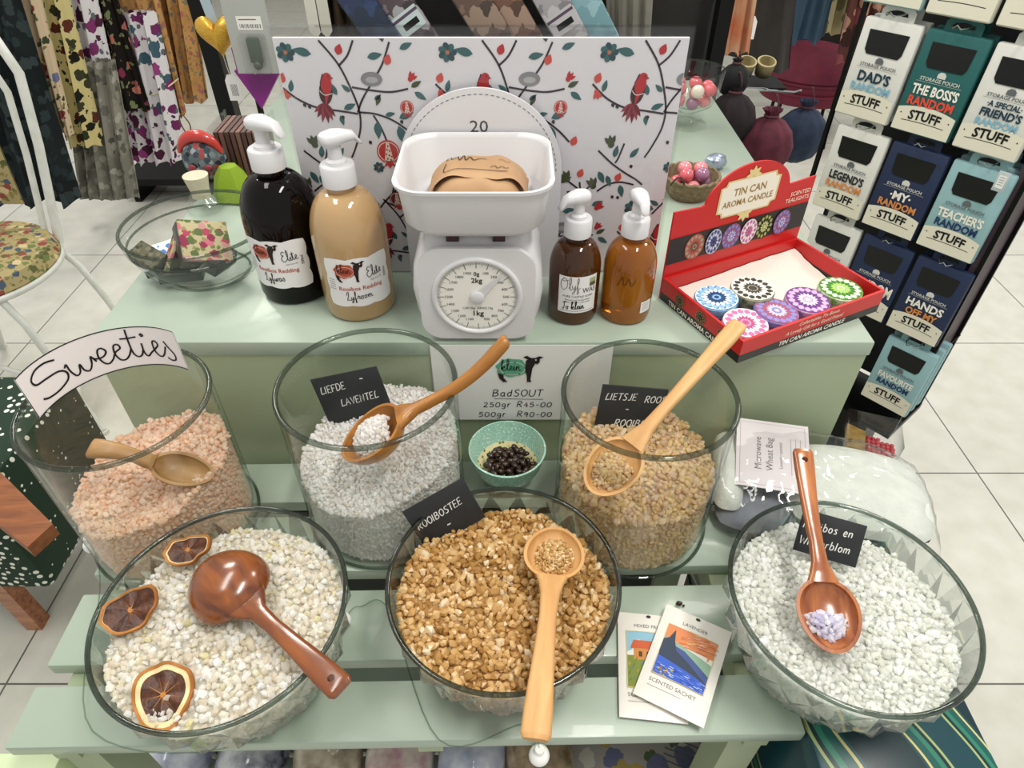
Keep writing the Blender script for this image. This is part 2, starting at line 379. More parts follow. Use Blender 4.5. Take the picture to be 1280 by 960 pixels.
# ---------------------------------------------------------------- loose crystals
_ico = None
def ico_templates(seed=1, k=10):
    global _ico
    if _ico is None:
        bm = bmesh.new(); bmesh.ops.create_icosphere(bm, subdivisions=1, radius=1); bm.verts.index_update()
        v = np.array([x.co[:] for x in bm.verts]); f = np.array([[q.index for q in p.verts] for p in bm.faces]); bm.free()
        rg = np.random.RandomState(seed); T = []
        for i in range(k):
            q = v * (1 + rg.uniform(-0.32, 0.25, (len(v), 1)))
            q = np.sign(q) * np.abs(q) ** 0.8
            T.append(q * rg.uniform(0.62, 1.15, 3))
        _ico = (T, f)
    return _ico
def crystal_mesh(name, pts, sizes, mats, seed=0, extra=None):
    T, F = ico_templates(); rg = np.random.RandomState(seed); n = len(pts); nv, nf = len(T[0]), len(F)
    V = np.zeros((n, nv, 3))
    for i in range(n):
        q = rg.normal(size=4); q /= np.linalg.norm(q); w, x, y, z = q
        m = np.array([[1 - 2 * (y * y + z * z), 2 * (x * y - w * z), 2 * (x * z + w * y)], [2 * (x * y + w * z), 1 - 2 * (x * x + z * z), 2 * (y * z - w * x)], [2 * (x * z - w * y), 2 * (y * z + w * x), 1 - 2 * (x * x + y * y)]])
        V[i] = T[rg.randint(len(T))] @ m.T * sizes[i] + pts[i]
    V = V.reshape(-1, 3); FF = (F[None] + (np.arange(n) * nv)[:, None, None]).reshape(-1, 3)
    ev, ef = extra if extra else ([], [])
    me = bpy.data.meshes.new(name)
    me.from_pydata([tuple(v) for v in V.tolist()] + [tuple(v) for v in ev], [], FF.tolist() + [[i + len(V) for i in f] for f in ef])
    for m in mats: me.materials.append(m)
    if ef:
        mi = [0] * len(FF) + [len(mats) - 1] * len(ef); me.polygons.foreach_set('material_index', mi)
    me.update(); return me
def disc_points(r, step, rg):
    o = []; k = int(r / step / 0.85) + 2
    for j in range(-k, k + 1):
        for i in range(-k, k + 1):
            x = (i + 0.5 * (j % 2)) * step + rg.uniform(-0.3, 0.3) * step; y = j * step * 0.87 + rg.uniform(-0.3, 0.3) * step
            if x * x + y * y < r * r: o.append((x, y))
    return o
def salt_heap(name, label, cx, cy, r, h, size, mat, seed, side=None, wall=None, group=None, zbase=None, spread=0.35, layers=2, step=1.35):
    # h(x, y): world height of the heap; side = (bottom z, radius) also covers the wall of a clear cylinder
    rg = np.random.RandomState(seed); pts = []; sz = []
    for L in range(layers):
        for (x, y) in disc_points(r - size * 0.35, size * step, rg):
            if L and rg.rand() < 0.35: continue
            s_ = size * rg.uniform(1 - spread, 1 + spread) * 0.75
            pts.append((cx + x, cy + y, h(x, y) - size * 0.5 + L * size * 0.75 * rg.uniform(0.2, 1))); sz.append(s_)
    if side:
        zb, rr = side; z = zb + size * 0.5
        while z < 1.2:
            n = int(2 * PI * rr / (size * 1.3)); done = True
            for i in range(n):
                a = 2 * PI * (i + rg.rand() * 0.8) / n; x, y = (rr - size * 0.85) * math.cos(a), (rr - size * 0.85) * math.sin(a)
                if z < h(x, y): pts.append((cx + x, cy + y, z + rg.uniform(-0.3, 0.3) * size)); sz.append(size * rg.uniform(0.5, 0.8)); done = False
            z += size * 1.1
            if done: break
    if wall:
        z = zbase + size * 0.8
        while z < 1.0:
            rr = wall(z); n = int(2 * PI * rr / (size * 1.35)); done = True
            for i in range(n):
                a = 2 * PI * (i + rg.rand() * 0.8) / n; x, y = (rr - size * 0.7) * math.cos(a), (rr - size * 0.7) * math.sin(a)
                if z < h(x, y): pts.append((cx + x, cy + y, z + rg.uniform(-0.3, 0.3) * size)); sz.append(size * rg.uniform(0.5, 0.75)); done = False
            z += size * 1.1
            if done: break
    # body of the heap under the loose top
    nr, na = 10, 40; ev = []; ef = []; zb = side[0] if side else zbase; rb = (side[1] - size * 0.9) if side else r
    for k in range(nr + 1):
        for i in range(na):
            a = 2 * PI * i / na; q = (rb - size * 0.1) * k / nr; x, y = q * math.cos(a), q * math.sin(a)
            ev.append((cx + x, cy + y, h(x, y) - size * 0.7))
    for k in range(nr):
        for i in range(na): ef.append((k * na + i, k * na + (i + 1) % na, (k + 1) * na + (i + 1) % na, (k + 1) * na + i))
    o = len(ev)
    for i in range(na):
        a = 2 * PI * i / na; q = rb if side else rb * 0.66; ev.append((cx + q * math.cos(a), cy + q * math.sin(a), zb))
    for i in range(na): ef.append((nr * na + i, nr * na + (i + 1) % na, o + (i + 1) % na, o + i))
    ef.append(tuple(range(o, o + na)))
    ob = link(name, crystal_mesh(name, np.array(pts), np.array(sz), [mat], seed, (ev, ef)))
    return tag(ob, label, 'bath salt', group, 'stuff')

# ================================================================ the setting
ZT, ZL = 1.0, 0.845            # top of the green box, top of the slatted shelf
m_tile, nt, b = newmat('floor_tile')
co = coord(nt, (1, 1, 1))
mp = co.node; mp.inputs['Location'].default_value = (0.488, -0.642, 0)
br = N(nt, 'ShaderNodeTexBrick', offset=0.0, squash=1.0)
br.inputs['Scale'].default_value = 1.0; br.inputs['Brick Width'].default_value = 0.6; br.inputs['Row Height'].default_value = 0.594
br.inputs['Mortar Size'].default_value = 0.0022; br.inputs['Mortar Smooth'].default_value = 0.1
br.inputs['Color1'].default_value = lin('#e2e0d6'); br.inputs['Color2'].default_value = lin('#dedcd1'); br.inputs['Mortar'].default_value = lin('#6f6e68')
nt.links.new(co, br.inputs['Vector'])
nz = N(nt, 'ShaderNodeTexNoise', Scale=14.0, Detail=6.0); nt.links.new(coord(nt), nz.inputs['Vector'])
mx = N(nt, 'ShaderNodeMixRGB', blend_type='MULTIPLY'); mx.inputs[0].default_value = 1
nt.links.new(br.outputs[0], mx.inputs[1]); nt.links.new(ramp(nt, nz.outputs[0], [(0.3, '#efefec'), (0.7, '#ffffff')]), mx.inputs[2])
nt.links.new(mx.outputs[0], b.inputs['Base Color']); b.inputs['Roughness'].default_value = 0.32
mb = MB(); mb.box(-5, 5, -1.5, 7.5, -0.1, 0.0); struct(build('floor', mb, m_tile, smooth=False))
m_wall = pm('wall_paint', '#6d6a62', 0.8, var='#5c5a54', vscale=3)
mb = MB(); mb.box(-5, 5, 7.5, 7.6, 0, 2.8); struct(build('wall_back', mb, m_wall, smooth=False))

m_green = pm('sage_green_paint', '#a5b3a4', 0.34, var='#9fad9d', vscale=5, bmp=0.05, bscale=60, coat=0.1)
m_green2 = pm('sage_green_panel', '#a6b293', 0.5, var='#a0ac8d', vscale=4, bmp=0.05, bscale=60)
m_dark = pm('dark_shelf_board', '#3a3c36', 0.8)  # one even dark colour for the shelf's back board and the plinth
# --- the green display box the bottles stand on
bx = thing('display_box', 'pale sage green wooden display box carrying the bottles, scale and candle tray', 'display box', (0, 0.5516, 0.802))
x0, x1, dp = -0.448, 0.382, 0.86
mb = MB(); mb.box(x0, x1, 0, dp, ZT - 0.802 - 0.018, ZT - 0.802, bev=0.0015); build('top_board', mb, m_green, bx)
mb = MB(); mb.box(x0 + 0.002, x1 - 0.002, 0.002, 0.02, 0, ZT - 0.802 - 0.0182); build('front_panel', mb, m_green2, bx)
for xa, xb in ((x0 + 0.002, x0 + 0.02), (x1 - 0.02, x1 - 0.002)):
    mb = MB(); mb.box(xa, xb, 0.0205, dp - 0.002, 0, ZT - 0.802 - 0.0182); build('side_panel', mb, m_green2, bx)
# --- the slatted shelf in front
a_ = R(1.0); rot = Matrix.Rotation(a_, 4, 'Z')
st = thing('slatted_display_shelf', 'pale green slatted shelf carrying the jars and bowls of bath salt', 'shelf', mtx=at(-0.085, 0.36, 0) @ rot)
for ya, yb in ((0.2155, 0.2665), (0.2845, 0.3565), (0.3775, 0.447), (0.466, 0.524)):
    mb = MB(); mb.box(-0.335, 0.328, ya - 0.36, yb - 0.36, ZL - 0.016, ZL, bev=0.002); build('slat', mb, m_green, st)
for xa in (-0.318, 0.0, 0.288):
    mb = MB(); mb.box(xa, xa + 0.022, -0.135, 0.16, ZL - 0.05, ZL - 0.0162); build('rail', mb, m_green2, st)
for xa in (-0.318, 0.278):
    for ya in (-0.13, 0.125):
        mb = MB(); mb.box(xa, xa + 0.032, ya, ya + 0.032, 0.0, ZL - 0.0502); build('leg', mb, m_green2, st)
for ya in (-0.10, -0.02, 0.06):
    mb = MB(); mb.box(-0.33, 0.33, ya - 0.03, ya + 0.045, 0.545, 0.56); build('lower_slat', mb, m_green, st)
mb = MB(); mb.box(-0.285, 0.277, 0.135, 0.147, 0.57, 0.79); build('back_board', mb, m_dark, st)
# under the box: the table it stands on
mtb = thing('display_table', 'sage green table standing under the display box', 'table', (-0.03, 0.98, 0))
mb = MB(); mb.box(-0.40, 0.40, -0.42, 0.42, 0.78, 0.802); build('tabletop', mb, m_green2, mtb)
for xa in (-0.39, 0.35):
    for ya in (-0.40, 0.36):
        mb = MB(); mb.box(xa, xa + 0.04, ya, ya + 0.04, 0, 0.7798); build('leg', mb, m_green2, mtb)
# green step post at the near left corner
c = P(30, 946, 0.76)
mb = MB(); mb.box(c.x - 0.12, c.x + 0.034, c.y - 0.05, c.y + 0.004, 0.0, 0.76, bev=0.003)
tag(build('corner_post', mb, pm('pale_green_post', '#c9d8ae', 0.5)), 'pale yellow-green post top in the near left corner below the slatted shelf', 'post')
# --- teal patterned gift box under the right bowl
m_teal, nt, b = newmat('teal_swirl_print')
wv = N(nt, 'ShaderNodeTexWave', Scale=3.2, Distortion=13.0, Detail=1.5); wv.inputs['Detail Scale'].default_value = 0.8
nt.links.new(coord(nt, (1, 1, 1)), wv.inputs['Vector'])
nt.links.new(ramp(nt, wv.outputs['Fac'], [(0, '#0b2c33'), (0.30, '#0f4a50'), (0.36, '#cdbf7e'), (0.42, '#0f5550'), (0.6, '#2c7a62'), (0.72, '#0a2a30'), (0.8, '#9fae74'), (0.85, '#0d3f48')], 'CONSTANT'), b.inputs['Base Color'])
b.inputs['Roughness'].default_value = 0.35
gb = thing('gift_box', 'dark teal gift box with gold swirl print under the right salt bowl', 'box', (0.318, 0.37, 0))
mb = MB(); mb.box(-0.066, 0.070, -0.19, 0.165, 0.60, 0.8145, bev=0.002); build('box_body', mb, m_teal, gb)
mb = MB(); mb.box(-0.070, 0.074, -0.194, 0.169, 0.815, 0.8445, bev=0.002); build('lid', mb, m_teal, gb)
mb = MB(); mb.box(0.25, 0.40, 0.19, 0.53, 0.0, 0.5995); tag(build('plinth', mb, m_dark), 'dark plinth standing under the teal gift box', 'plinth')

# ================================================================ glass jars, cut bowls, bath salts
m_glass = glass('clear_glass', '#fdfefd', '#c3cec8', gloss=1.0)
m_rim = glass('glass_rim', '#c6ccc6', '#8d9590', refr=0.1)
m_cut = glass('cut_glass', '#f8fcfa', '#aab6b0', refr=0.40, gloss=2.2, rough=0.03, ior=1.25)
m_cutrim = glass('cut_glass_rim', '#aab4ad', '#727d76', refr=0.2, gloss=1.4)
JARS = [(-0.3563, 0.436, 0.0815), (-0.1350, 0.4615, 0.0838), (0.1255, 0.4468, 0.0800)]
ZR = 1.0245
jl = ['tall clear glass jar of pink salts with the handwritten paper sign inside its rim',
      'tall clear glass jar of fine white salt with the honey-coloured ladle spoon',
      'tall clear glass jar of beige salts standing in front of the red candle box']
for (cx, cy, r), lab in zip(JARS, jl):
    j = thing('glass_jar', lab, 'jar', (cx, cy, ZL), group='straight glass jars')
    hh = ZR - ZL - 0.003
    mb = MB(); mb.lathe([(0, 0.0003), (r - 0.003, 0.0003), (r, 0.003), (r, hh)], 72, cap=False); mb.lathe([(0, 0.008), (r - 0.006, 0.008), (r - 0.0032, 0.011), (r - 0.0032, hh)], 72, cap=False)
    build('jar_wall', mb, m_glass, j)
    mb = MB(); t = 0.0026
    mb.lathe([(r - 0.0016 + t * math.cos(a), hh + 0.0004 + t * math.sin(a)) for a in [2 * PI * k / 10 for k in range(10)]], 72, close=True); build('rim', mb, m_rim, j)
    mb = MB(); mb.lathe([(r + 0.0007 + 0.0016 * math.cos(a), 0.004 + 0.0018 * math.sin(a)) for a in [2 * PI * k / 8 for k in range(8)]], 72, close=True); build('base_ring', mb, m_rim, j)
m_pink = crystal_mat('pink_salt', [(0, '#f9dfc6'), (0.4, '#fbe7d3'), (0.75, '#fdf0e2'), (1, '#f6d4b8')])
m_white = crystal_mat('white_salt', [(0, '#f1ece6'), (0.5, '#faf8f6'), (1, '#ffffff')])
m_beige = crystal_mat('beige_salt', [(0, '#e6cd98'), (0.3, '#f0dbac'), (0.6, '#f6e6c2'), (0.85, '#e9cdb2'), (1, '#faefd4')])
m_cream = crystal_mat('cream_white_salt', [(0, '#efe6d6'), (0.4, '#f7f3e8'), (0.9, '#ffffff'), (1, '#f3edc9')])
m_brown = crystal_mat('rooibos_salt', [(0, '#b98a4a'), (0.3, '#d3a766'), (0.6, '#e3bd80'), (0.9, '#edd09c'), (1, '#f8e8c8')], 0.35, 0.25)
m_ice = crystal_mat('greenish_white_salt', [(0, '#eeefe8'), (0.5, '#f8f9f4'), (1, '#ffffff')])
m_lilac = crystal_mat('lilac_white_salt', [(0, '#e2def0'), (0.5, '#f4f2fb'), (1, '#ffffff')])
def nz2(x, y, s, seed): return mnoise.noise(Vector((x * s, y * s, seed * 7.3)))
def mound(base, peak, r, tx=0, ty=0, amp=0.006, seed=1, dips=()):
    def h(x, y):
        q = min(1, math.hypot(x, y) / r)
        z = base + peak * (1 - q * q) + tx * x + ty * y + amp * nz2(x, y, 28, seed) + amp * 0.5 * nz2(x, y, 60, seed + 1)
        for dx, dy, dr, dd in dips: z -= dd * math.exp(-((x - dx) ** 2 + (y - dy) ** 2) / dr ** 2)
        return z
    return h
(cx, cy, r) = JARS[0]
salt_heap('pink_bath_salt', 'pale pink coarse bath salt filling the jar with the handwritten sign', cx, cy, r - 0.0035, mound(0.932, 0.004, r, 0.26, 0.05, 0.008, 1, ((0.03, -0.03, 0.03, 0.008),)), 0.0040, m_pink, 11, side=(ZL + 0.0085, r - 0.0035))
(cx, cy, r) = JARS[1]
salt_heap('white_bath_salt', 'fine white bath salt in the jar with the honey-coloured spoon', cx, cy, r - 0.0035, mound(0.940, 0.004, r, 0.20, 0.10, 0.006, 2, ((0.0, -0.045, 0.04, 0.012), (-0.005, -0.01, 0.035, 0.008))), 0.0031, m_white, 12, side=(ZL + 0.0085, r - 0.0035))
(cx, cy, r) = JARS[2]
salt_heap('beige_bath_salt', 'beige and pinkish bath salt in the jar in front of the candle box', cx, cy, r - 0.0035, mound(0.934, 0.006, r, -0.05, 0.06, 0.007, 3, ((-0.02, -0.03, 0.03, 0.008),)), 0.0042, m_beige, 13, side=(ZL + 0.0085, r - 0.0035))

BOWLS = [(-0.2350, 0.2840, 0.1010), (-0.0072, 0.3090, 0.0990), (0.2780, 0.2933, 0.0985)]
BH = 0.095
def bowl_r(z, R_):   # inner radius at a height above the foot
    pr = [(0.006, 0.045), (0.012, 0.066), (0.03, 0.080), (0.055, 0.0900), (0.08, 0.0945), (0.095, 0.0960)]
    for (za, ra), (zb, rb) in zip(pr, pr[1:]):
        if z <= zb: return (ra + (rb - ra) * max(0, (z - za)) / (zb - za)) * R_ / 0.1
    return 0.096 * R_ / 0.1
def cut_bowl(cx, cy, r, lab, nf=22):
    o = thing('cut_glass_bowl', lab, 'bowl', (cx, cy, ZL), group='cut glass bowls')
    k = r / 0.1; n = nf * 2; mb = MB(); vs = []; fs = []
    rings = [(0.046, 0.0004, 0, 0), (0.066, 0.006, 0, 0), (0.080, 0.020, 0.0012, 0), (0.0895, 0.040, 0.0022, 1), (0.0945, 0.062, 0.0032, 0), (0.0982, 0.087, 0.0008, 1), (0.0990, 0.0925, 0, 0)]
    for q, z, am, ph in rings:
        for i in range(n):
            a = 2 * PI * i / n; rr = (q + am * (1 if (i + ph) % 2 == 0 else -1)) * k; vs.append((rr * math.cos(a), rr * math.sin(a), z))
    for j in range(len(rings) - 1):
        for i in range(n):
            A, B, C, D = j * n + i, j * n + (i + 1) % n, (j + 1) * n + (i + 1) % n, (j + 1) * n + i
            if (i + j) % 2: fs += [(A, B, C), (A, C, D)]
            else: fs += [(A, B, D), (B, C, D)]
    fs.append(tuple(reversed(range(n)))); mb.add(vs, fs)
    o1 = build('bowl_wall', mb, m_cut, o, smooth=False)
    mb = MB(); mb.lathe([(1e-7, 0.006)] + [(bowl_r(z, r), z) for z in (0.0062, 0.012, 0.03, 0.055, 0.08, 0.0925)], n, cap=False); build('inner_wall', mb, m_glass, o)
    mb = MB(); mb.lathe([((0.0975 + 0.0022 * math.cos(a)) * k, 0.0935 + 0.0020 * math.sin(a)) for a in [2 * PI * q / 10 for q in range(10)]], 96, close=True); build('rim', mb, m_cutrim, o)
    return o
cut_bowl(*BOWLS[0], 'cut-glass bowl of creamy white salt with dried citrus slices, nearest left')
cut_bowl(*BOWLS[1], 'cut-glass bowl of golden brown salt at the front middle of the slatted shelf')
cut_bowl(*BOWLS[2], 'cut-glass bowl of icy white salt at the front right, on the teal gift box')
def in_bowl(i, name, lab, zl, peak, size, mat, seed, dips=(), tx=0, ty=0, amp=0.004):
    cx, cy, r = BOWLS[i]; rr = bowl_r(zl - ZL, r) - 0.001
    return salt_heap(name, lab, cx, cy, rr, mound(zl - 0.001, peak, rr, tx, ty, amp, seed, dips), size, mat, seed, zbase=ZL + 0.013, wall=lambda z: bowl_r(z - ZL, r))
in_bowl(0, 'creamy_bath_salt', 'creamy white coarse salt heaped in the bowl with the dried citrus slices', 0.921, 0.004, 0.0042, m_cream, 21, ((0.0, 0.02, 0.03, 0.006),), ty=-0.05)
in_bowl(1, 'rooibos_bath_salt', 'golden brown coarse salt heaped in the middle cut-glass bowl', 0.920, 0.006, 0.0046, m_brown, 22, ((0.03, 0.0, 0.03, 0.010), (-0.04, 0.02, 0.02, 0.006)), ty=-0.05)
in_bowl(2, 'icy_bath_salt', 'icy white coarse salt heaped in the right cut-glass bowl', 0.918, 0.005, 0.0040, m_ice, 23, ((-0.02, 0.01, 0.03, 0.008),), tx=-0.06, ty=-0.05)

# ================================================================ spoons
def spoon_mesh(name, a, b, depth, L, wid, mat, th=0.0028, neck=0.35, hole=False, arch=0.0, cap=False, thick=0.004, endz=0.0):
    mb = MB(); nu, nv = 36, 9
    def shell(k, dz):
        def f(u, v):
            t = PI / 2 * (1 - v); an = 2 * PI * u; q = math.sin(t) ** 0.9 if t > 0 else 0
            egg = 1 + 0.10 * math.cos(an)
            return ((a - k) * q * math.cos(an) * 1.0, (b - k) * q * math.sin(an) * egg, -(depth - dz) * math.cos(t))
        return f
    mb.grid(shell(0, 0), nu, nv, cu=True); o = len(mb.v)
    mb.grid(shell(th, th * 0.9), nu, nv, cu=True)
    mb.add([], [])
    rim = [(i, (i + 1) % nu, o + (i + 1) % nu, o + i) for i in range(nu)]
    for q in rim: mb.f.append(list(q)); mb.m.append(0)
    # handle
    S = [(0.0, neck * b * 1.5, thick * 0.9, -depth * 0.16), (0.06, neck * b * 1.15, thick * 1.0, -depth * 0.08), (0.14, wid * 0.85, thick, -0.001), (0.30, wid * 0.72, thick * 0.95, 0.0), (0.55, wid * 0.85, thick * 0.95, 0.0), (0.85, wid * 1.1, thick * 0.95, 0.0), (0.975, wid * 1.12, thick * 0.9, 0.0), (1.0, wid * 0.92, thick * 0.6, 0.0)]
    x0 = a * 0.86; n = 16; first = len(mb.v); pts = []
    ss = []
    for (s0, w0, t0, z0), (s1, w1, t1, z1) in zip(S, S[1:]):
        for q in range(4): f = q / 4; ss.append([p + (r_ - p) * f for p, r_ in zip((s0, w0, t0, z0), (s1, w1, t1, z1))])
    ss.append(list(S[-1]))
    for s_, w, t, z in ss:
        x = x0 + (L - x0) * s_; zz = z + arch * math.sin(PI * s_) + endz * s_
        for i in range(n):
            q = 2 * PI * i / n; cc, sn = math.cos(q), math.sin(q)
            pts.append((x, w * math.copysign(abs(cc) ** 0.6, cc), zz + t * math.copysign(abs(sn) ** 0.75, sn)))
    fs = []
    for i in range(len(ss) - 1):
        for j in range(n): fs.append((i * n + j, i * n + (j + 1) % n, (i + 1) * n + (j + 1) % n, (i + 1) * n + j))
    fs += [tuple(reversed(range(n))), tuple(range((len(ss) - 1) * n, len(ss) * n))]
    hm_ = MB().add(pts, fs)
    if hole:
        o = bpy.data.objects.new('t', hm_.mesh('t', mat, False)); COL.objects.link(o)
        cm = MB(); cm.lathe([(0.0027, -0.03), (0.0027, 0.03)], 20); xh = x0 + (L - x0) * 0.91
        c_ = build('t2', cm, mat, mtx=at(xh, 0, endz * 0.9)); md = o.modifiers.new('b', 'BOOLEAN'); md.object = c_; md.operation = 'DIFFERENCE'; md.solver = 'EXACT'
        dg = bpy.context.evaluated_depsgraph_get(); me2 = bpy.data.meshes.new_from_object(o.evaluated_get(dg))
        bpy.data.objects.remove(o); bpy.data.objects.remove(c_)
        hm_ = MB().add([v.co.copy() for v in me2.vertices], [list(f.vertices) for f in me2.polygons])
    mb.add(hm_.v, hm_.f)
    return mb.mesh(name, mat, True, 50)
def spoon(name, lab, c, end, up, a, b, depth, wid, mat, **kw):
    L = (end - c).length; f = frame(c, end - c, up)
    o = link(name, spoon_mesh(name, a, b, depth, L, wid, mat, **kw), mtx=f); return tag(o, lab, 'spoon'), f
w_red = wood('polished_red_wood', '#5e2c12', '#94511f', 0.22, 0.6)
w_red2 = wood('polished_chestnut_wood', '#7c3c1a', '#b9713c', 0.22, 0.6)
w_light = wood('light_beech', '#bb8850', '#d0a268', 0.5, 0.0)
w_light2 = wood('pale_beech', '#c18f56', '#d6aa70', 0.5, 0.0)
w_honey = wood('honey_wood', '#915a1e', '#b97d38', 0.35, 0.3)
w_olive = wood('olive_wood', '#8a6436', '#a98250', 0.5, 0.1)
# ladle, face down
c = P(286, 733, 0.932); e = P(428, 862, 0.957)
spoon('wooden_ladle', 'dark polished wooden ladle lying face down on the creamy white salt', c, e, (0, 0.1, -1), 0.0355, 0.0335, 0.024, 0.0090, w_red, hole=True, arch=-0.003, thick=0.0035)
c = P(693, 690, 0.944); e = P(669, 925, 0.952)
o, fB = spoon('wooden_spoon', 'light beech spoon of brown salt across the middle bowl rim', c, e, (0, -0.06, 1), 0.0275, 0.0260, 0.013, 0.0095, w_light, arch=0.004, thick=0.0042)
c = P(1037, 768, 0.950); e = P(1003, 562, 0.992)
o, fC = spoon('wooden_spoon', 'chestnut wooden spoon with a holed handle leaning in the right bowl', c, e, (0, -0.25, 1), 0.0290, 0.0250, 0.013, 0.0080, w_red2, hole=True, arch=-0.004, thick=0.0036, endz=0.0)
c = P(463, 541, 0.992); e = P(634, 424, 1.072)
o, fD = spoon('wooden_spoon', 'honey-coloured ladle spoon of white salt leaning on the middle jar rim', c, e, (-0.05, 0.05, 1), 0.0345, 0.0305, 0.024, 0.0065, w_honey, arch=-0.012, thick=0.0055)
c = P(766, 583, 0.986); e = P(925, 404, 1.062)
o, fE = spoon('wooden_spoon', 'pale beech spoon leaning out of the right jar of beige salts', c, e, (-0.35, -0.45, 1), 0.030, 0.0245, 0.013, 0.0078, w_light2, thick=0.0045)
c = P(228, 586, 0.962); e = P(112, 560, 0.990)
o, fF = spoon('wooden_scoop', 'small olive-brown wooden scoop sunk in the pink salt', c, e, (0.1, -0.2, 1), 0.028, 0.017, 0.013, 0.0085, w_olive, arch=0.006, thick=0.0055)
def spoonful(name, lab, f, a, b, size, mat, seed, x0=-1, top=0.003, fill=1.0):
    rg = np.random.RandomState(seed); pts = []; sz = []
    for L in range(2):
        for (x, y) in disc_points(1.0, size / a * 1.1, rg):
            if x > fill: continue
            q = 1 - (x * x + y * y); z = -0.010 + (0.010 + top) * max(0, q) ** 0.6 - L * size * 0.8
            pts.append((x * (a - 0.005), y * (b - 0.005), z)); sz.append(size * rg.uniform(0.5, 0.85))
    pts = [tuple(f @ Vector(p)) for p in pts]
    return tag(link(name, crystal_mesh(name, np.array(pts), np.array(sz), [mat], seed)), lab, 'bath salt', None, 'stuff')
spoonful('rooibos_bath_salt', 'small golden salt grains filling the beech spoon over the middle bowl', fB, 0.0245, 0.0230, 0.0028, m_brown, 31, top=-0.002)
spoonful('lilac_bath_salt', 'few lilac-white crystals in the tip of the chestnut spoon', fC, 0.024, 0.021, 0.0044, m_lilac, 32, top=-0.001, fill=0.05)
spoonful('white_bath_salt', 'heap of white salt in the honey-coloured ladle spoon', fD, 0.028, 0.026, 0.0036, m_white, 33, top=0.008, fill=0.75)
spoonful('beige_bath_salt', 'heap of beige salt in the pale beech spoon of the right jar', fE, 0.028, 0.022, 0.0042, m_beige, 34, top=0.004, fill=0.45)

# ================================================================ dried citrus slices on the creamy salt
m_peel = pm('dried_peel', '#b8772c', 0.6, var='#9a5d1f', vscale=60)
m_pith = pm('dried_pith', '#e8cf9c', 0.7)
m_pulp = pm('dried_pulp', '#3a1d12', 0.45, var='#5a3018', vscale=150, bmp=0.5, bscale=300)
def citrus(lab, pos, x, up, r, fold=0.0, sy=1.0, n=40, pi_=0.74):
    t = thing('dried_citrus_slice', lab, 'dried fruit', mtx=frame(pos, x, up), group='dried citrus slices on the salt')
    def bend(v):
        x_, y_, z_ = v; return (x_, y_, z_ + fold * (x_ * x_) * 25 + 0.002 * math.sin(6 * math.atan2(y_, x_)) * (math.hypot(x_, y_) / r))
    def disc(ra, rb, z0, z1):
        mb = MB(); prof = [(ra, z0), (rb, z0), (rb, z1), (ra, z1)]
        wob = [1 + 0.06 * math.sin(3 * k * 2 * PI / n + 1) + 0.03 * math.sin(7 * k * 2 * PI / n) for k in range(n)]
        vs = [bend((q * math.cos(2 * PI * i / n) * wob[i], q * math.sin(2 * PI * i / n) * wob[i] * sy, z)) for q, z in prof for i in range(n)]
        mb.add(vs, [(j * n + i, j * n + (i + 1) % n, ((j + 1) % 4) * n + (i + 1) % n, ((j + 1) % 4) * n + i) for j in range(4) for i in range(n)]); return mb
    build('peel', disc(r * 0.90, r, -0.002, 0.003), m_peel, t)
    build('pith', disc(r * pi_, r * 0.92, -0.0015, 0.0022), m_pith, t)
    mb = disc(0.0004, r * (pi_ + 0.01), -0.001, 0.0016); build('pulp', mb, m_pulp, t)
    ik = Ink()
    for k in range(9):
        a = 2 * PI * k / 9 + 0.2; ik.stroke([(r * 0.06 * math.cos(a), r * 0.06 * math.sin(a) * sy), (r * 0.55 * math.cos(a), r * 0.55 * math.sin(a) * sy)], 0.0006, m_peel, 0.0018, taper=True)
    ik.ell(0, 0, r * 0.1, r * 0.1, m_peel, 0.0019)
    ik.build('membrane', t, fn=lambda x_, y_, z_: bend((x_, y_, z_)))
citrus('dried citrus slice with broad pale pith, nearest the front rim of the left bowl', P(205, 869, 0.927), (1, 0.5, 0.1), (0.1, -0.25, 1), 0.0215, 0.1, 1.15)
citrus('dark dried citrus slice curled up against the left rim of the left bowl', P(164, 763, 0.931), (0.75, 0.65, 0.1), (0.35, -0.2, 1), 0.0225, 0.45, 0.72, pi_=0.89)
citrus('dried citrus slice standing tilted at the back rim of the left bowl', P(236, 688, 0.934), (1, 0.35, 0.1), (-0.1, -0.35, 1), 0.020, 0.4, 0.62, pi_=0.84)

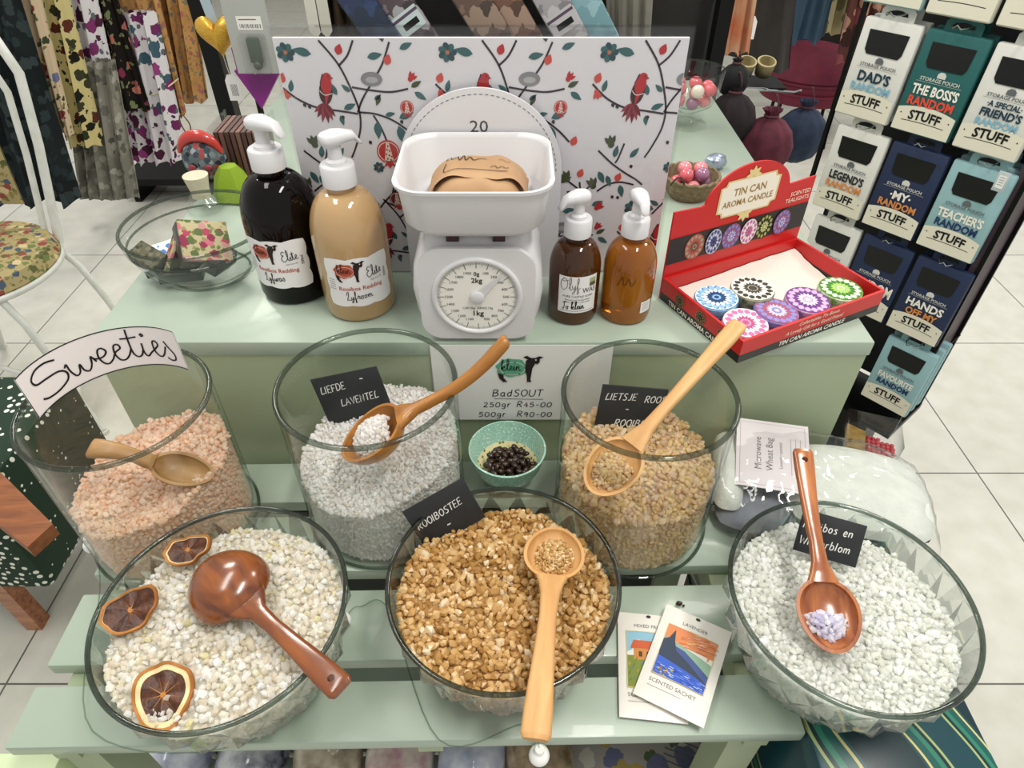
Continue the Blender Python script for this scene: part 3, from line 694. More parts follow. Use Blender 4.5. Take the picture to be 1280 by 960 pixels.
# ================================================================ on the green box: patterned board
m_paper = pm('white_print_paper', '#eceaee', 0.45)
m_white_pl = pm('white_plastic', '#d8d7d9', 0.3, spec=0.5)
CY = 0.690
RED, RED2, DK, TEAL, TEAL2, GREY, OLV, BUR = '#c2333a', '#d6584e', '#3d3038', '#3f6b6c', '#2f4f58', '#8f9093', '#4d553c', '#7a2430'
def flower(k, x, y, s):
    for i in range(7):
        a = 2 * PI * i / 7; k.ell(x + s * 0.55 * math.cos(a), y + s * 0.55 * math.sin(a), s * 0.45, s * 0.34, TEAL if i % 2 else TEAL2, 0.0002 + 0.00001 * i, 12, a)
    k.ell(x, y, s * 0.22, s * 0.22, '#c4765a', 0.0004, 10)
def pome(k, x, y, s, dark=False):
    k.ell(x, y, s, s * 1.05, RED if not dark else BUR, 0.0002); k.ring(x, y, s * 0.86, s * 0.09, '#f0c8b8', 0.0003, 24)
    k.poly([(x - s * 0.12, y + s * 0.8), (x + s * 0.12, y + s * 0.8), (x + s * 0.42, y - s * 0.9), (x - s * 0.42, y - s * 0.9)], '#f2d8c6', 0.0003)
    for a, b in ((0, .5), (-.1, .2), (.12, .1), (-.2, -.2), (.05, -.3), (.25, -.4), (-.12, -.6), (.15, -.7)): k.ell(x + a * s, y + b * s, s * 0.07, s * 0.09, BUR, 0.0004, 8)
    k.poly([(x - s * .25, y - s * .9), (x + s * .25, y - s * .9), (x + s * .6, y - s * 1.4), (x + s * .2, y - s * 1.2), (x, y - s * 1.5), (x - s * .2, y - s * 1.2), (x - s * .6, y - s * 1.4)], RED, 0.00035)
def tulip(k, x, y, s, a, col):
    for d in (-0.55, 0, 0.55): k.leaf(x, y, a + d, s * 1.3, s * 0.3, col, 0.0003 + d * 0.00005)
    k.ell(x, y, s * 0.4, s * 0.4, col, 0.00032)
def bird(k, x, y, s, tilt=0.0):
    for i, d in enumerate((-1.0, -0.6, -0.2, 0.2, 0.55, 0.9)):
        k.leaf(x - 0.2 * s, y - 0.85 * s, -PI / 2 - 0.15 + d * 0.8, s * (1.5 - abs(d) * 0.45), s * 0.17, BUR if i % 2 else '#96404a', 0.0002 + 0.00001 * i)
    k.ell(x, y - 0.1 * s, 0.46 * s, 0.85 * s, '#4a2a30', 0.0004, 20, -0.2 + tilt); k.ell(x + 0.12 * s, y + 0.35 * s, 0.38 * s, 0.62 * s, RED, 0.0005, 20, -0.15 + tilt)
    k.ell(x + 0.25 * s, y + 0.85 * s, 0.30 * s, 0.30 * s, RED, 0.00052); k.poly([(x + .5 * s, y + .9 * s), (x + .68 * s, y + .78 * s), (x + .5 * s, y + .74 * s)], DK, 0.0005)
    k.stroke([(x - .42 * s, y), (x - .1 * s, y - .3 * s), (x + .42 * s, y - .2 * s)], 0.06 * s, '#e8d8d0', 0.0006, True)
    k.stroke([(x + .05 * s, y - .2 * s), (x - .12 * s, y - .95 * s)], 0.3 * s, RED, 0.00055, False, True)
    k.ell(x + .34 * s, y + .92 * s, .05 * s, .05 * s, '#201418', 0.0006, 8)
def motif(k, ox, oy, u):   # one repeat of the print; u = metres per photo pixel of the print, x right, y up from the top edge
    X = lambda px: ox + px * u; Y = lambda py: oy - py * u
    S = lambda s, w=1.6, c=DK: k.stroke([(X(a), Y(b)) for a, b in SP(s)], w * u * 1.6, c, 0.0001, True)
    for s in ('52,0 72,28 84,60 90,86 88,110 78,135 70,150', '95,0 85,18 72,30', '140,2 128,28 112,50 96,72 88,88', '85,56 110,60 135,62 158,58', '88,88 110,90 132,98 152,112 168,128', '108,92 116,108 122,128',
              '-10,52 10,70 35,82 62,86 88,90', '45,52 50,40', '5,140 25,158 45,172 62,182 72,190', '60,190 40,186 22,190 8,200', '170,185 184,196 194,210', '188,198 186,186', '192,202 206,186', '40,130 34,150 30,158', '150,168 128,196 108,216 92,236', '108,216 128,226', '120,205 124,192'): S(s)
    for (px, py, a, L) in ((40, 16, 2.9, 24), (110, 20, 0.2, 20), (132, 2, 1.75, 20), (152, 10, 0.4, 18), (82, 62, 2.4, 14), (166, 62, -0.6, 18), (162, 56, 0.5, 16), (120, 66, -2, 15), (112, 72, 0.6, 12), (112, 100, -1.6, 24), (140, 106, -1.3, 28), (142, 96, 0.4, 22), (124, 92, 0.2, 14), (64, 66, 2, 18), (70, 84, 0.4, 18), (64, 92, -1.4, 14), (4, 62, 1.3, 16), (0, 70, 1.9, 12), (8, 170, -1.1, 20), (20, 176, -1.2, 18), (40, 190, -1.3, 20), (50, 150, 0.9, 18), (150, 178, 2.2, 22), (156, 186, 0.4, 20), (168, 200, -0.5, 18), (130, 224, 0.3, 16), (100, 222, 2.6, 16), (28, 150, 1.4, 18)):
        k.leaf(X(px), Y(py), a, L * u, L * u * 0.22, TEAL if (int(px) % 3) else OLV, 0.00015)
    for (px, py) in ((75, 10), (135, 22), (-4, 44), (174, 126), (36, 178), (186, 172)): k.leaf(X(px - 2), Y(py + 7), 1.2, 14 * u, 5 * u, RED2 if px != 75 else RED, 0.0002)
    flower(k, X(8), Y(14), 12 * u); flower(k, X(106), Y(164), 8 * u)
    tulip(k, X(162), Y(46), 8 * u, 0.9, RED); tulip(k, X(-4), Y(62), 8 * u, -1.3, RED2); tulip(k, X(22), Y(132), 11 * u, 1.8, OLV); tulip(k, X(2), Y(192), 11 * u, 1.9, OLV); tulip(k, X(168), Y(182), 11 * u, 2.0, OLV); tulip(k, X(10), Y(226), 9 * u, 0.8, RED)
    k.ell(X(112), Y(46), 14 * u, 9 * u, GREY, 0.0003); k.ell(X(112), Y(47), 8 * u, 4 * u, '#b9b9ba', 0.0004)
    pome(k, X(154), Y(82), 9 * u); pome(k, X(122), Y(142), 16 * u); pome(k, X(126), Y(212), 11 * u, True)
    for (px, py) in ((18, 76), (24, 78), (98, 126), (144, 98), (66, 92), (30, 206), (38, 207), (52, 160)): k.leaf(X(px), Y(py), -1.2, 6 * u, 2.4 * u, DK, 0.0002)
    bird(k, X(50), Y(60), 19 * u)
pb = thing('patterned_backdrop_board', 'white board printed with red birds, pomegranates and branches in a clear sleeve behind the scale', 'display board', (-0.0295, CY, ZT))
bw, bh = 0.1985, 0.258
mb = MB(); mb.box(-bw, bw, 0, 0.004, 0.0005, bh); build('board', mb, m_paper, pb)
ik = Ink(); u_ = 0.397 / 520
for oy, sh in ((0, 0), (-212, -150)):
    for kx in range(-1, 4): motif(ik, -bw + (kx * 204 + sh) * u_ + 0.004, bh - 0.002 + oy * u_, u_)
# trim the print to the board
def clip(ink, x0, x1, y0, y1):
    out = []
    for pts, z, m in ink.p:
        for ax, lim, sg in ((0, x0, 1), (0, x1, -1), (1, y0, 1), (1, y1, -1)):
            q = []
            for i in range(len(pts)):
                a, b_ = pts[i - 1], pts[i]; ia, ib = (a[ax] - lim) * sg >= 0, (b_[ax] - lim) * sg >= 0
                if ia != ib: t = (lim - a[ax]) / (b_[ax] - a[ax]); q.append((a[0] + (b_[0] - a[0]) * t, a[1] + (b_[1] - a[1]) * t))
                if ib: q.append(b_)
            pts = q
            if len(pts) < 3: break
        if len(pts) >= 3: out.append((pts, z, m))
    ink.p = out
clip(ik, -bw + 0.0005, bw - 0.0005, 0.001, bh - 0.0005)
ik.build('print', pb, fn=lambda x, y, z: (x, -0.0003 - z * 0.6, y))
mb = MB(); mb.box(-bw - 0.002, bw + 0.004, -0.0022, -0.0012, 0.0002, bh + 0.009); mb.box(-bw - 0.002, bw + 0.004, 0.0048, 0.0058, 0.0002, bh + 0.009)
mb.box(-bw - 0.002, bw + 0.004, -0.0022, 0.0058, bh + 0.0092, bh + 0.0102)
build('clear_sleeve', mb, glass('clear_sleeve', '#fafafa', '#d8dcdc', gloss=0.6), pb)

# ================================================================ kitchen scale
def rrect(w, h, r, n=8, cx=0, cy=0):
    o = []
    for (sx, sy, a0) in ((1, 1, 0), (-1, 1, PI / 2), (-1, -1, PI), (1, -1, 3 * PI / 2)):
        for i in range(n + 1):
            a = a0 + PI / 2 * i / n; o.append((cx + sx * (w - r) + r * math.cos(a), cy + sy * (h - r) + r * math.sin(a)))
    return o
sx_ = -0.0345; SY = 0.608
sc = thing('kitchen_scale', 'white plastic kitchen scale with a round dial and tray, standing before the patterned board', 'scale', (sx_, SY, ZT))
# body: lofted rounded boxes, widest at the dial
L = [(0.0, 0.056, 0.050), (0.010, 0.0575, 0.0515), (0.030, 0.0635, 0.0535), (0.055, 0.0665, 0.0535), (0.080, 0.064, 0.052), (0.100, 0.056, 0.047), (0.112, 0.048, 0.042), (0.116, 0.042, 0.038)]
mb = MB(); vs = []; fs = []; n = 36
for z, hw, hd in L: vs += [(x, y, z) for x, y in rrect(hw, hd, 0.022)]
for j in range(len(L) - 1):
    for i in range(n): fs.append((j * n + i, j * n + (i + 1) % n, (j + 1) * n + (i + 1) % n, (j + 1) * n + i))
fs += [tuple(reversed(range(n))), tuple(range((len(L) - 1) * n, len(L) * n))]
mb.add(vs, fs); build('scale_body', mb, m_white_pl, sc, angle=60)
FY = -0.0545; DZ = 0.0575
mb = MB(); pts = rrect(0.0575, 0.051, 0.022, cx=0, cy=DZ - 0.001); pts = [(x, y + (0.006 * (1 - (x / 0.0575) ** 2) if y > DZ else 0)) for x, y in pts]
mb.prism(pts, 0.0, 0.006, mtx=Matrix(((1, 0, 0, 0), (0, 0, -1, FY + 0.004), (0, 1, 0, 0), (0, 0, 0, 1)))); fpn = build('face_panel', mb, m_white_pl, sc, angle=30)
mb = MB(); mb.lathe([(0.0425 + 0.0028 * math.cos(a), 0.0028 * math.sin(a)) for a in [2 * PI * q / 10 for q in range(10)]], 64, close=True, mtx=at(0, FY - 0.0025, DZ) @ Matrix.Rotation(PI / 2, 4, 'X')); build('dial_bezel', mb, m_white_pl, fpn)
ik = Ink(); ik.ell(0, 0, 0.0415, 0.0415, '#f0eee6', 0, 64); bk = '#2a2a2c'
for k in range(200):
    a = PI / 2 - 2 * PI * k / 200; l = 0.0075 if k % 10 == 0 else (0.005 if k % 5 == 0 else 0.0032); r0 = 0.0402
    ik.stroke([((r0 - l) * math.cos(a), (r0 - l) * math.sin(a)), (r0 * math.cos(a), r0 * math.sin(a))], 0.0006 if k % 10 == 0 else 0.0003, bk, 0.0002)
for k in range(1, 20):
    a = PI / 2 - 2 * PI * k / 20
    if k != 10: ik.text(str(k * 100), 0.0285 * math.cos(a), 0.0285 * math.sin(a) - 0.0013, 0.0042, bk, 0.0003)
ik.text('0g', 0, 0.0245, 0.0062, bk, 0.0003, bold=0.02); ik.text('2kg', 0, 0.0165, 0.0078, bk, 0.0003, bold=0.02); ik.text('1kg', 0, -0.0225, 0.0085, bk, 0.0003, bold=0.02); ik.text('CAP.2kg  GRAD.10g', 0, -0.0145, 0.0036, bk, 0.0003)
ik.build('dial_face', fpn, fn=lambda x, y, z: (x, FY - 0.0022 - z, y + DZ))
mb = MB(); mm = at(0, FY - 0.0035, DZ) @ Matrix.Rotation(PI / 2, 4, 'X')
mb.lathe([(0.0072, -0.001), (0.0072, 0.0018), (0.0060, 0.0028), (1e-7, 0.003)], 32, mtx=mm)
an = R(46); mb.prism([(0.005 * math.cos(an + 1.2), 0.005 * math.sin(an + 1.2)), (0.005 * math.cos(an - 1.2), 0.005 * math.sin(an - 1.2)), (0.038 * math.cos(an) + 0.0004, 0.038 * math.sin(an) - 0.0004), (0.038 * math.cos(an) - 0.0004, 0.038 * math.sin(an) + 0.0004)], -0.0006, 0.0004, mtx=mm)
build('dial_pointer', mb, m_white_pl, fpn)
for sxx in (-0.022, 0.022):
    mb = MB(); mb.box(sxx - 0.006, sxx + 0.006, -0.046, 0.02, 0.113, 0.1245); build('tray_clip', mb, pm('dark_maroon_clip', '#3a1c22', 0.5), sc)
mb = MB(); tz0, tz1 = 0.1245, 0.1745; n = 52; vs = []; fs = []
prof = [(0.052, 0.048, tz0), (0.060, 0.056, tz0 + 0.0015), (0.066, 0.0625, tz0 + 0.010), (0.0695, 0.066, tz1 - 0.004), (0.0725, 0.069, tz1 - 0.003), (0.0728, 0.0693, tz1), (0.0700, 0.0665, tz1), (0.0675, 0.064, tz1 - 0.004), (0.064, 0.0605, tz0 + 0.011), (0.058, 0.054, tz0 + 0.004), (0.050, 0.046, tz0 + 0.003)]
for hw, hd, z in prof: vs += [(x, y - 0.003, z) for x, y in rrect(hw, hd, 0.030, 12)]
for j in range(len(prof) - 1):
    for i in range(n): fs.append((j * n + i, j * n + (i + 1) % n, (j + 1) * n + (i + 1) % n, (j + 1) * n + i))
fs += [tuple(reversed(range(n))), tuple(range((len(prof) - 1) * n, len(prof) * n))]
mb.add(vs, fs); build('weighing_tray', mb, m_white_pl, sc, angle=55)
# brown paper bag in the tray
m_kraft = pm('kraft_paper', '#b6926c', 0.75, var='#a98460', vscale=25)
pk = thing('brown_paper_bag', 'folded brown kraft paper bag with pen scribbles lying in the scale tray', 'paper bag', (sx_ + 0.002, SY - 0.002, ZT + 0.1285))
def bagf(u, v):
    x = (u - 0.5) * 0.100; y = (v - 0.5) * 0.084
    e = (1 - abs(2 * u - 1) ** 4) ** 0.8 * (1 - abs(2 * v - 1) ** 5) ** 0.8
    return x * (1 - 0.12 * (1 - v)) , y, 0.008 + 0.031 * e + 0.0035 * mnoise.noise(Vector((u * 5, v * 4, 2))) * e
mb = MB(); mb.grid(bagf, 28, 22); mb.grid(lambda u, v: ((u - 0.5) * 0.092, (v - 0.5) * 0.080, 0.0006), 4, 4)
mb.add([bagf(i / 27, 0) for i in range(28)] + [((i / 27 - 0.5) * 0.092, -0.040, 0.0006) for i in range(28)], [(i, i + 1, 29 + i, 28 + i) for i in range(27)])
build('bag_body', mb, m_kraft, pk, angle=25)
def flapf(u, v):
    x = (u - 0.5) * 0.094; y = 0.035 - v * 0.058; b_ = bagf(0.5 + x / 0.1, 0.5 + y / 0.084)
    return x, y, b_[2] + 0.0018 + 0.002 * math.sin(u * 9)*v
mb = MB(); mb.grid(flapf, 24, 12); flp = build('flap', mb, m_kraft, pk)
ik = Ink(); pen = '#2b211c'
fl = lambda x, y, z: tuple(Vector(flapf(x / 0.094 + 0.5, (0.035 - y) / 0.058)) + Vector((0, -0.0002, 0.0009)))
ik.path('0,0 .2,.6 .25,.1 .5,.7 .6,.1 .8,.7 .9,.2 1.1,.5 1.3,.2 1.6,.35 1.9,.2;.1,1 .15,1.05', -0.030, 0.010, 0.020, pen, 0.05)
ik.path('0,.5 0,0 1,.12 2.1,.02', -0.030, -0.010, 0.028, pen, 0.03); ik.path('0,.1 .3,.2 .4,0 .7,.15 .9,0 1.1,.1', 0.012, -0.004, 0.016, pen, 0.04); ik.path('0,.1 .2,.2 .5,0 .8,.15', 0.020, 0.008, 0.014, pen, 0.04)
ik.build('pen_writing', flp, fn=fl, step=0.004)
# round-topped white board with a dashed edge
tb = thing('numbered_disc_board', 'white round-topped board marked 20 with a dashed edge, upright behind the scale tray', 'board', (-0.0335, 0.6815, ZT))
rd, cz = 0.0862, 0.130
pts = [(-rd, 0.0), (rd, 0.0)] + [(rd * math.cos(a), cz + rd * math.sin(a)) for a in [PI * k / 40 for k in range(41)]]
toY = Matrix(((1, 0, 0, 0), (0, 0, -1, 0), (0, 1, 0, 0), (0, 0, 0, 1)))
mb = MB(); mb.prism(pts, 0.0, 0.003, mtx=toY); build('board', mb, pm('pearl_white_card', '#dedde0', 0.35), tb, smooth=False)
ik = Ink()
for k in range(44):
    a = PI * (k + 0.2) / 44; ik.ring(0, cz, rd - 0.006, 0.0007, '#6d6f74', 0, 2, a, a + PI / 44 * 0.6)
ik.build('dashed_edge', tb, fn=lambda x, y, z: (x, -0.0033, y)); ik = Ink()
ik.text('20', 0, cz + 0.043, 0.017, '#4a4c50', 0, xs=1.15, align='CENTER')
ik.build('printed_number', tb, fn=lambda x, y, z: (x, -0.0033, y))

# ================================================================ pump bottles
m_label = pm('white_label', '#eeecec', 0.4)
def pump(o, z, cr, ang, k=1.0, mat=m_white_pl):
    mb = MB(); mb.lathe([(1e-7, z), (cr, z), (cr, z + 0.019 * k), (cr * 0.93, z + 0.0205 * k), (1e-7, z + 0.0206 * k)], 40); cp = build('cap', mb, mat, o)
    mb = MB(); mb.lathe([(cr * 0.62, z + 0.0205 * k), (cr * 0.60, z + 0.024 * k), (cr * 0.40, z + 0.026 * k), (cr * 0.38, z + 0.040 * k)], 28); build('pump_stem', mb, mat, cp)
    mb = MB(); hw = cr * 0.62; zz = z + 0.0375 * k; ca, sa = math.cos(ang), math.sin(ang); S = [(-0.72, 0.6, 0.012, 0.003), (-0.5, 0.95, 0.014, 0.000), (0.1, 1.0, 0.0155, 0), (0.6, 0.85, 0.014, 0.0015), (1.2, 0.62, 0.011, 0.002), (1.45, 0.50, 0.0075, 0.001), (1.62, 0.36, 0.004, 0.0)]
    vs = []; n = 14
    for s, w, top, bot in S:
        for i in range(n):
            q = 2 * PI * i / n; yy = hw * w * math.cos(q); h0, h1 = zz + bot * k, zz + top * k; zv = (h0 + h1) / 2 + (h1 - h0) / 2 * math.copysign(abs(math.sin(q)) ** 0.7, math.sin(q)) - (0.004 * k if s > 1.4 else 0)
            xx = s * cr; vs.append((xx * ca - yy * sa, xx * sa + yy * ca, zv))
    fs = [(j * n + i, j * n + (i + 1) % n, (j + 1) * n + (i + 1) % n, (j + 1) * n + i) for j in range(len(S) - 1) for i in range(n)] + [tuple(reversed(range(n))), tuple(range((len(S) - 1) * n, len(S) * n))]
    mb.add(vs, fs); build('pump_head', mb, mat, cp, angle=60)
def bottle(lab, x, y, r, hb, mat, cr, ang, k=1.0, liquid=None, neck=None):
    o = thing('pump_bottle', lab, 'bottle', (x, y, ZT))
    sh = hb * 0.62
    prof = [(1e-7, 0.0015), (r * 0.8, 0.0), (r * 0.95, 0.002), (r, 0.008), (r, sh)]
    for t in range(1, 10):
        a = PI / 2 * t / 9; prof.append((cr * 0.8 + (r - cr * 0.8) * math.cos(a), sh + (hb - 0.006 - sh) * math.sin(a)))
    prof += [(cr * 0.8, hb + 0.002), (1e-7, hb + 0.002)]
    mb = MB(); mb.lathe(prof, 56); build('bottle_body', mb, mat, o, angle=50)
    pump(o, hb, cr, ang, k); return o
m_black_liq = pm('dark_liquid_bottle', '#080303', 0.05, spec=0.22, coat=0.08)
m_tan_liq = pm('tan_liquid_bottle', '#b8966a', 0.12, spec=0.5, coat=0.6, var='#b08d60', vscale=12)
def amber_mat(name, c1, c2, tr):
    m, nt, b = newmat(name)
    tcn = nt.nodes.new('ShaderNodeTexCoord'); sp = nt.nodes.new('ShaderNodeSeparateXYZ'); nt.links.new(tcn.outputs['Object'], sp.inputs[0])
    nzz = N(nt, 'ShaderNodeTexNoise', Scale=18.0, Detail=2.0); nt.links.new(coord(nt, (1, 1, 0.4)), nzz.inputs['Vector'])
    nt.links.new(ramp(nt, nzz.outputs[0], [(0.35, c1), (0.65, c2)]), b.inputs['Base Color'])
    b.inputs['Transmission Weight'].default_value = tr; b.inputs['Roughness'].default_value = 0.08; b.inputs['Coat Weight'].default_value = 0.6; b.inputs['IOR'].default_value = 1.3
    return m
m_amber = amber_mat('amber_bottle', '#9a5512', '#c07a28', 0.55)
m_amber_dk = amber_mat('dark_amber_bottle', '#3c1f08', '#5e350d', 0.3)
# label drawings
def scallop(w, h, n=3, amp=0.0016):
    pts = []
    def edge(x0, y0, x1, y1, k, nx, ny):
        for i in range(k * 6):
            t = i / (k * 6); a = amp * abs(math.sin(PI * t * k)); pts.append((x0 + (x1 - x0) * t + nx * a, y0 + (y1 - y0) * t + ny * a))
    edge(-w, -h, w, -h, n, 0, -1); edge(w, -h, w, h, 3, 1, 0); edge(w, h, -w, h, n, 0, 1); edge(-w, h, -w, -h, 3, -1, 0); return pts
def sheep(k, x, y, s, body, dark, z=0.0004, word='klein'):
    bl = [(0.52 + 0.56 * (1 + 0.07 * math.sin(9 * a)) * math.cos(a), 0.66 + 0.42 * (1 + 0.07 * math.sin(7 * a + 1)) * math.sin(a)) for a in [2 * PI * i / 44 for i in range(44)]]
    k.poly([(x + a * s, y + b_ * s) for a, b_ in bl], body, z)
    for q in range(5):
        a0 = q * 1.3; k.stroke([(x + (0.55 + 0.45 * math.cos(a0 + t * 0.3)) * s, y + (0.62 + 0.30 * math.sin(a0 + t * 0.3)) * s) for t in range(6)], 0.02 * s, '#e9d9d2', z + 0.00005, True)
    P_ = lambda pts: k.poly([(x + a * s, y + b_ * s) for a, b_ in SP(pts)], dark, z + 0.0001)
    P_('1.02,0.98 1.16,1.12 1.36,1.12 1.5,1.2 1.66,1.14 1.52,1.08 1.52,0.92 1.44,0.82 1.36,0.86 1.26,0.62 1.20,0.1 1.24,-0.02 1.08,-0.02 1.06,0.30 1.0,0.5')
    P_('1.22,1.10 1.06,1.22 0.92,1.16 1.06,1.06'); P_('0.0,0.42 0.06,0.16 0.2,-0.02 0.36,-0.02 0.22,0.18 0.22,0.34')
    k.ell(x + 1.38 * s, y + 1.03 * s, 0.03 * s, 0.03 * s, '#e8e4e0', z + 0.0002, 8)
    if word: cursive(k, word, x + 0.12 * s, y + 0.54 * s, 0.32 * s, '#231c1c', 0.10, z + 0.0002)
CUR = {'k': (0.62, '0,.3 .25,1.2 .3,1.5 .15,1.5 .1,.6 .1,0;.12,.3 .4,.6 .42,.4 .15,.3 .4,0 .62,.15'), 'l': (0.36, '0,.2 .25,.9 .28,1.5 .14,1.5 .12,.5 .2,0 .36,.15'), 'e': (0.42, '0,.2 .25,.35 .27,.6 .13,.6 .08,.2 .2,0 .42,.15'), 'i': (0.3, '0,.2 .12,.6 .1,.1 .18,0 .3,.15;.15,.85 .17,.9'), 'n': (0.6, '0,.2 .1,.6 .1,0;.1,.3 .28,.6 .36,.45 .36,.1 .44,0 .6,.15'),
       'E': (0.7, '.6,1.3 .4,1.5 .2,1.3 .22,1 .4,.9 .15,.75 .02,.4 .2,0 .5,.05 .7,.3'), 't': (0.36, '0,.2 .16,1.2 .12,.2 .2,0 .36,.15;-.02,.85 .36,.95'), 'L': (0.7, '.1,.9 .4,1.5 .5,1.2 .3,.5 .1,.05 .3,.1 .7,0 .8,.2'), 'y': (0.5, '0,.6 .1,.2 .25,.15 .36,.6 .3,-.2 .12,-.5 .05,-.3 .5,.2'), 'f': (0.42, '0,.2 .25,1.1 .22,1.5 .12,1.2 .1,0 .06,-.5 .2,-.4 .16,.1 .42,.2'), 'r': (0.42, '0,.2 .12,.7 .2,.55 .32,.55 .26,.1 .42,.15'), 'o': (0.5, '.2,.6 .05,.4 .08,.1 .22,0 .36,.2 .3,.5 .2,.6 .36,.5 .5,.55'), 'm': (0.85, '0,.2 .1,.6 .1,0;.1,.3 .26,.6 .34,.4 .34,0;.34,.3 .5,.6 .6,.4 .6,.1 .68,0 .85,.15'), 'w': (0.7, '0,.5 .06,.1 .18,.05 .3,.5 .32,.1 .46,.05 .56,.6 .7,.5'), 'a': (0.5, '.32,.5 .15,.6 .02,.3 .1,0 .28,.15 .34,.58;.34,.58 .34,.1 .5,.15'), 's': (0.4, '0,.15 .2,.65 .32,.25 .2,0 .04,.08'), 'O': (0.95, '.5,1.5 .1,1.1 .05,.4 .35,0 .75,.4 .8,1.1 .5,1.5 .2,1.2 .5,1.1 .95,1.3'), 'J': (0.8, '.2,1.3 .8,1.45 .55,1.4 .5,.4 .3,0 .1,.2'), 'S': (0.9, '.8,1.3 .4,1.45 .1,1.15 .3,.85 .7,.7 .75,.3 .4,0 0,.1')}
def cursive(k, word, x, y, size, col, w=0.08, z=0.0, rot=0.0, gap=0.0):
    ca, sa = math.cos(rot), math.sin(rot); cx = 0
    for ch in word:
        if ch == ' ': cx += 0.4; continue
        adv, st = CUR[ch]; k.path(st, x + cx * size * ca, y + cx * size * sa, size, col, w, z, rot); cx += adv + gap
RUST, INKB = '#b5523a', '#2b2124'
def rooibos_label(lower):
    k = Ink(); k.poly(scallop(0.035, 0.0275), m_label, 0.0)
    sheep(k, -0.0245, 0.002, 0.0195, RUST, '#2e1c18', word='klein')
    cursive(k, 'Elite', 0.0085, 0.0045, 0.0080, INKB, 0.09, 0.0004, 0.12)
    k.text('100% Naturally', 0.0175, 0.0006, 0.0022, INKB, 0.0004, rot=0.08)
    k.text('Rooibos Redding', 0.0, -0.0085, 0.0068, RUST, 0.0004, bold=0.012, xs=1.0)
    cursive(k, lower, -0.017, -0.0205, 0.0068, INKB, 0.11, 0.0004, 0.06, 0.05)
    for q in range(5): k.stroke([(-0.0335, 0.004 - q * 0.0028), (-0.0265, 0.0035 - q * 0.0028)], 0.0006, '#8a8488', 0.0003)
    k.text('500ml', 0.0305, 0.004, 0.0045, INKB, 0.0004, rot=PI / 2); return k
RB = 0.0395
o = bottle('tall bottle of dark liquid with a white sheep label, left of the tan bottle', -0.2490, 0.658, 0.0410, 0.145, m_black_liq, 0.0175, R(-25))
rooibos_label('Lyfwas').build('label', o, fn=wrap(0.0414, 0.053, -PI / 2 - 0.10), step=0.003)
o = bottle('tall bottle of tan lotion with white pump and sheep label, left of the scale', -0.1700, 0.624, 0.0390, 0.143, m_tan_liq, 0.0170, R(35))
rooibos_label('Lyfroom').build('label', o, fn=wrap(0.0394, 0.051, -PI / 2 + 0.32), step=0.003)
o = bottle('small dark amber pump bottle with a square white label, right of the scale', 0.0665, 0.6065, 0.0272, 0.097, m_amber_dk, 0.0140, R(205), 0.9)
k = Ink(); k.rect(-0.0205, -0.022, 0.0225, 0.0225, m_label, 0)
cursive(k, 'Olyf', -0.018, 0.006, 0.0095, '#57504c', 0.06, 0.0003, 0.05); k.text('WAS', 0.013, 0.003, 0.0085, INKB, 0.0003, xs=0.85)
k.text('PURE CASTILE SOAP', 0.001, -0.0025, 0.0036, INKB, 0.0003); k.text('Natural and biodegradable', 0.001, -0.0062, 0.0026, INKB, 0.0003); k.text('Olive oil with a little shine', 0.001, -0.0092, 0.0026, INKB, 0.0003)
cursive(k, 'Jo klein', -0.016, -0.0175, 0.0062, '#181416', 0.14, 0.0003, 0.04); k.stroke([(-0.018, -0.0195), (0.019, -0.0195)], 0.0004, INKB, 0.0003)
k.rect(0.013, 0.015, 0.0205, 0.0195, '#a9b184', 0.0003); k.rect(0.013, 0.010, 0.0205, 0.0145, '#5d5a33', 0.0003)
k.build('label', o, fn=wrap(0.0275, 0.040, -PI / 2 + 0.05), step=0.003)
o = bottle('small clear amber pump bottle standing beside the red candle tray', 0.1245, 0.6070, 0.0277, 0.097, m_amber, 0.0140, R(-80), 0.9)
k = Ink(); k.path('0,0 .3,.8 .5,.1 .8,.7 1,.1 1.3,.6', -0.016, 0.008, 0.014, '#4a2206', 0.06, 0.0002); k.hand('Olyf Sea', -0.017, -0.012, 0.007, '#4a2206') if False else None
k.rect(0.012, -0.026, 0.026, -0.012, m_label, 0.0003)
for q in range(4): k.stroke([(0.014, -0.015 - q * 0.0025), (0.023, -0.0145 - q * 0.0025)], 0.0005, '#8a8488', 0.0004)
k.build('label', o, fn=wrap(0.028, 0.042, -PI / 2), step=0.003)

# ================================================================ red candle tray
Np, Lp, Rp = Vector((0.2248, 0.5162, ZT)), Vector((0.1595, 0.630, ZT)), Vector((0.4056, 0.6081, ZT))
ex = (Rp - Np).normalized(); F = frame(Np + Vector((0.003, 0.001, 0)), ex, (0, 0, 1))     # x along the front, y to the back
TW, TD, TH = 0.200, 0.130, 0.0275
m_red = pm('red_card', '#c81e1e', 0.35); m_blk = pm('black_card', '#231f1e', 0.4); m_wpap = pm('white_tissue', '#e9dfd4', 0.7)
tr = thing('candle_display_tray', 'red and black card tray of round candle tins with an arched header board', 'display tray', mtx=F)
mb = MB(); mb.box(0, TW, 0, TD, 0, 0.002); build('tray_floor', mb, m_blk, tr)
for nm, a in (('front_wall', (0, TW, 0, 0.003)), ('back_wall', (0, TW, TD - 0.003, TD)), ('side_wall', (0, 0.003, 0.0031, TD - 0.0031)), ('side_wall', (TW - 0.003, TW, 0.0031, TD - 0.0031))):
    mb = MB(); mb.box(*a, 0.0021, TH * 0.36, 1); mb.box(*a, TH * 0.36, TH, 0); build(nm, mb, [m_red, m_blk], tr, smooth=False)
hx = lambda x: x
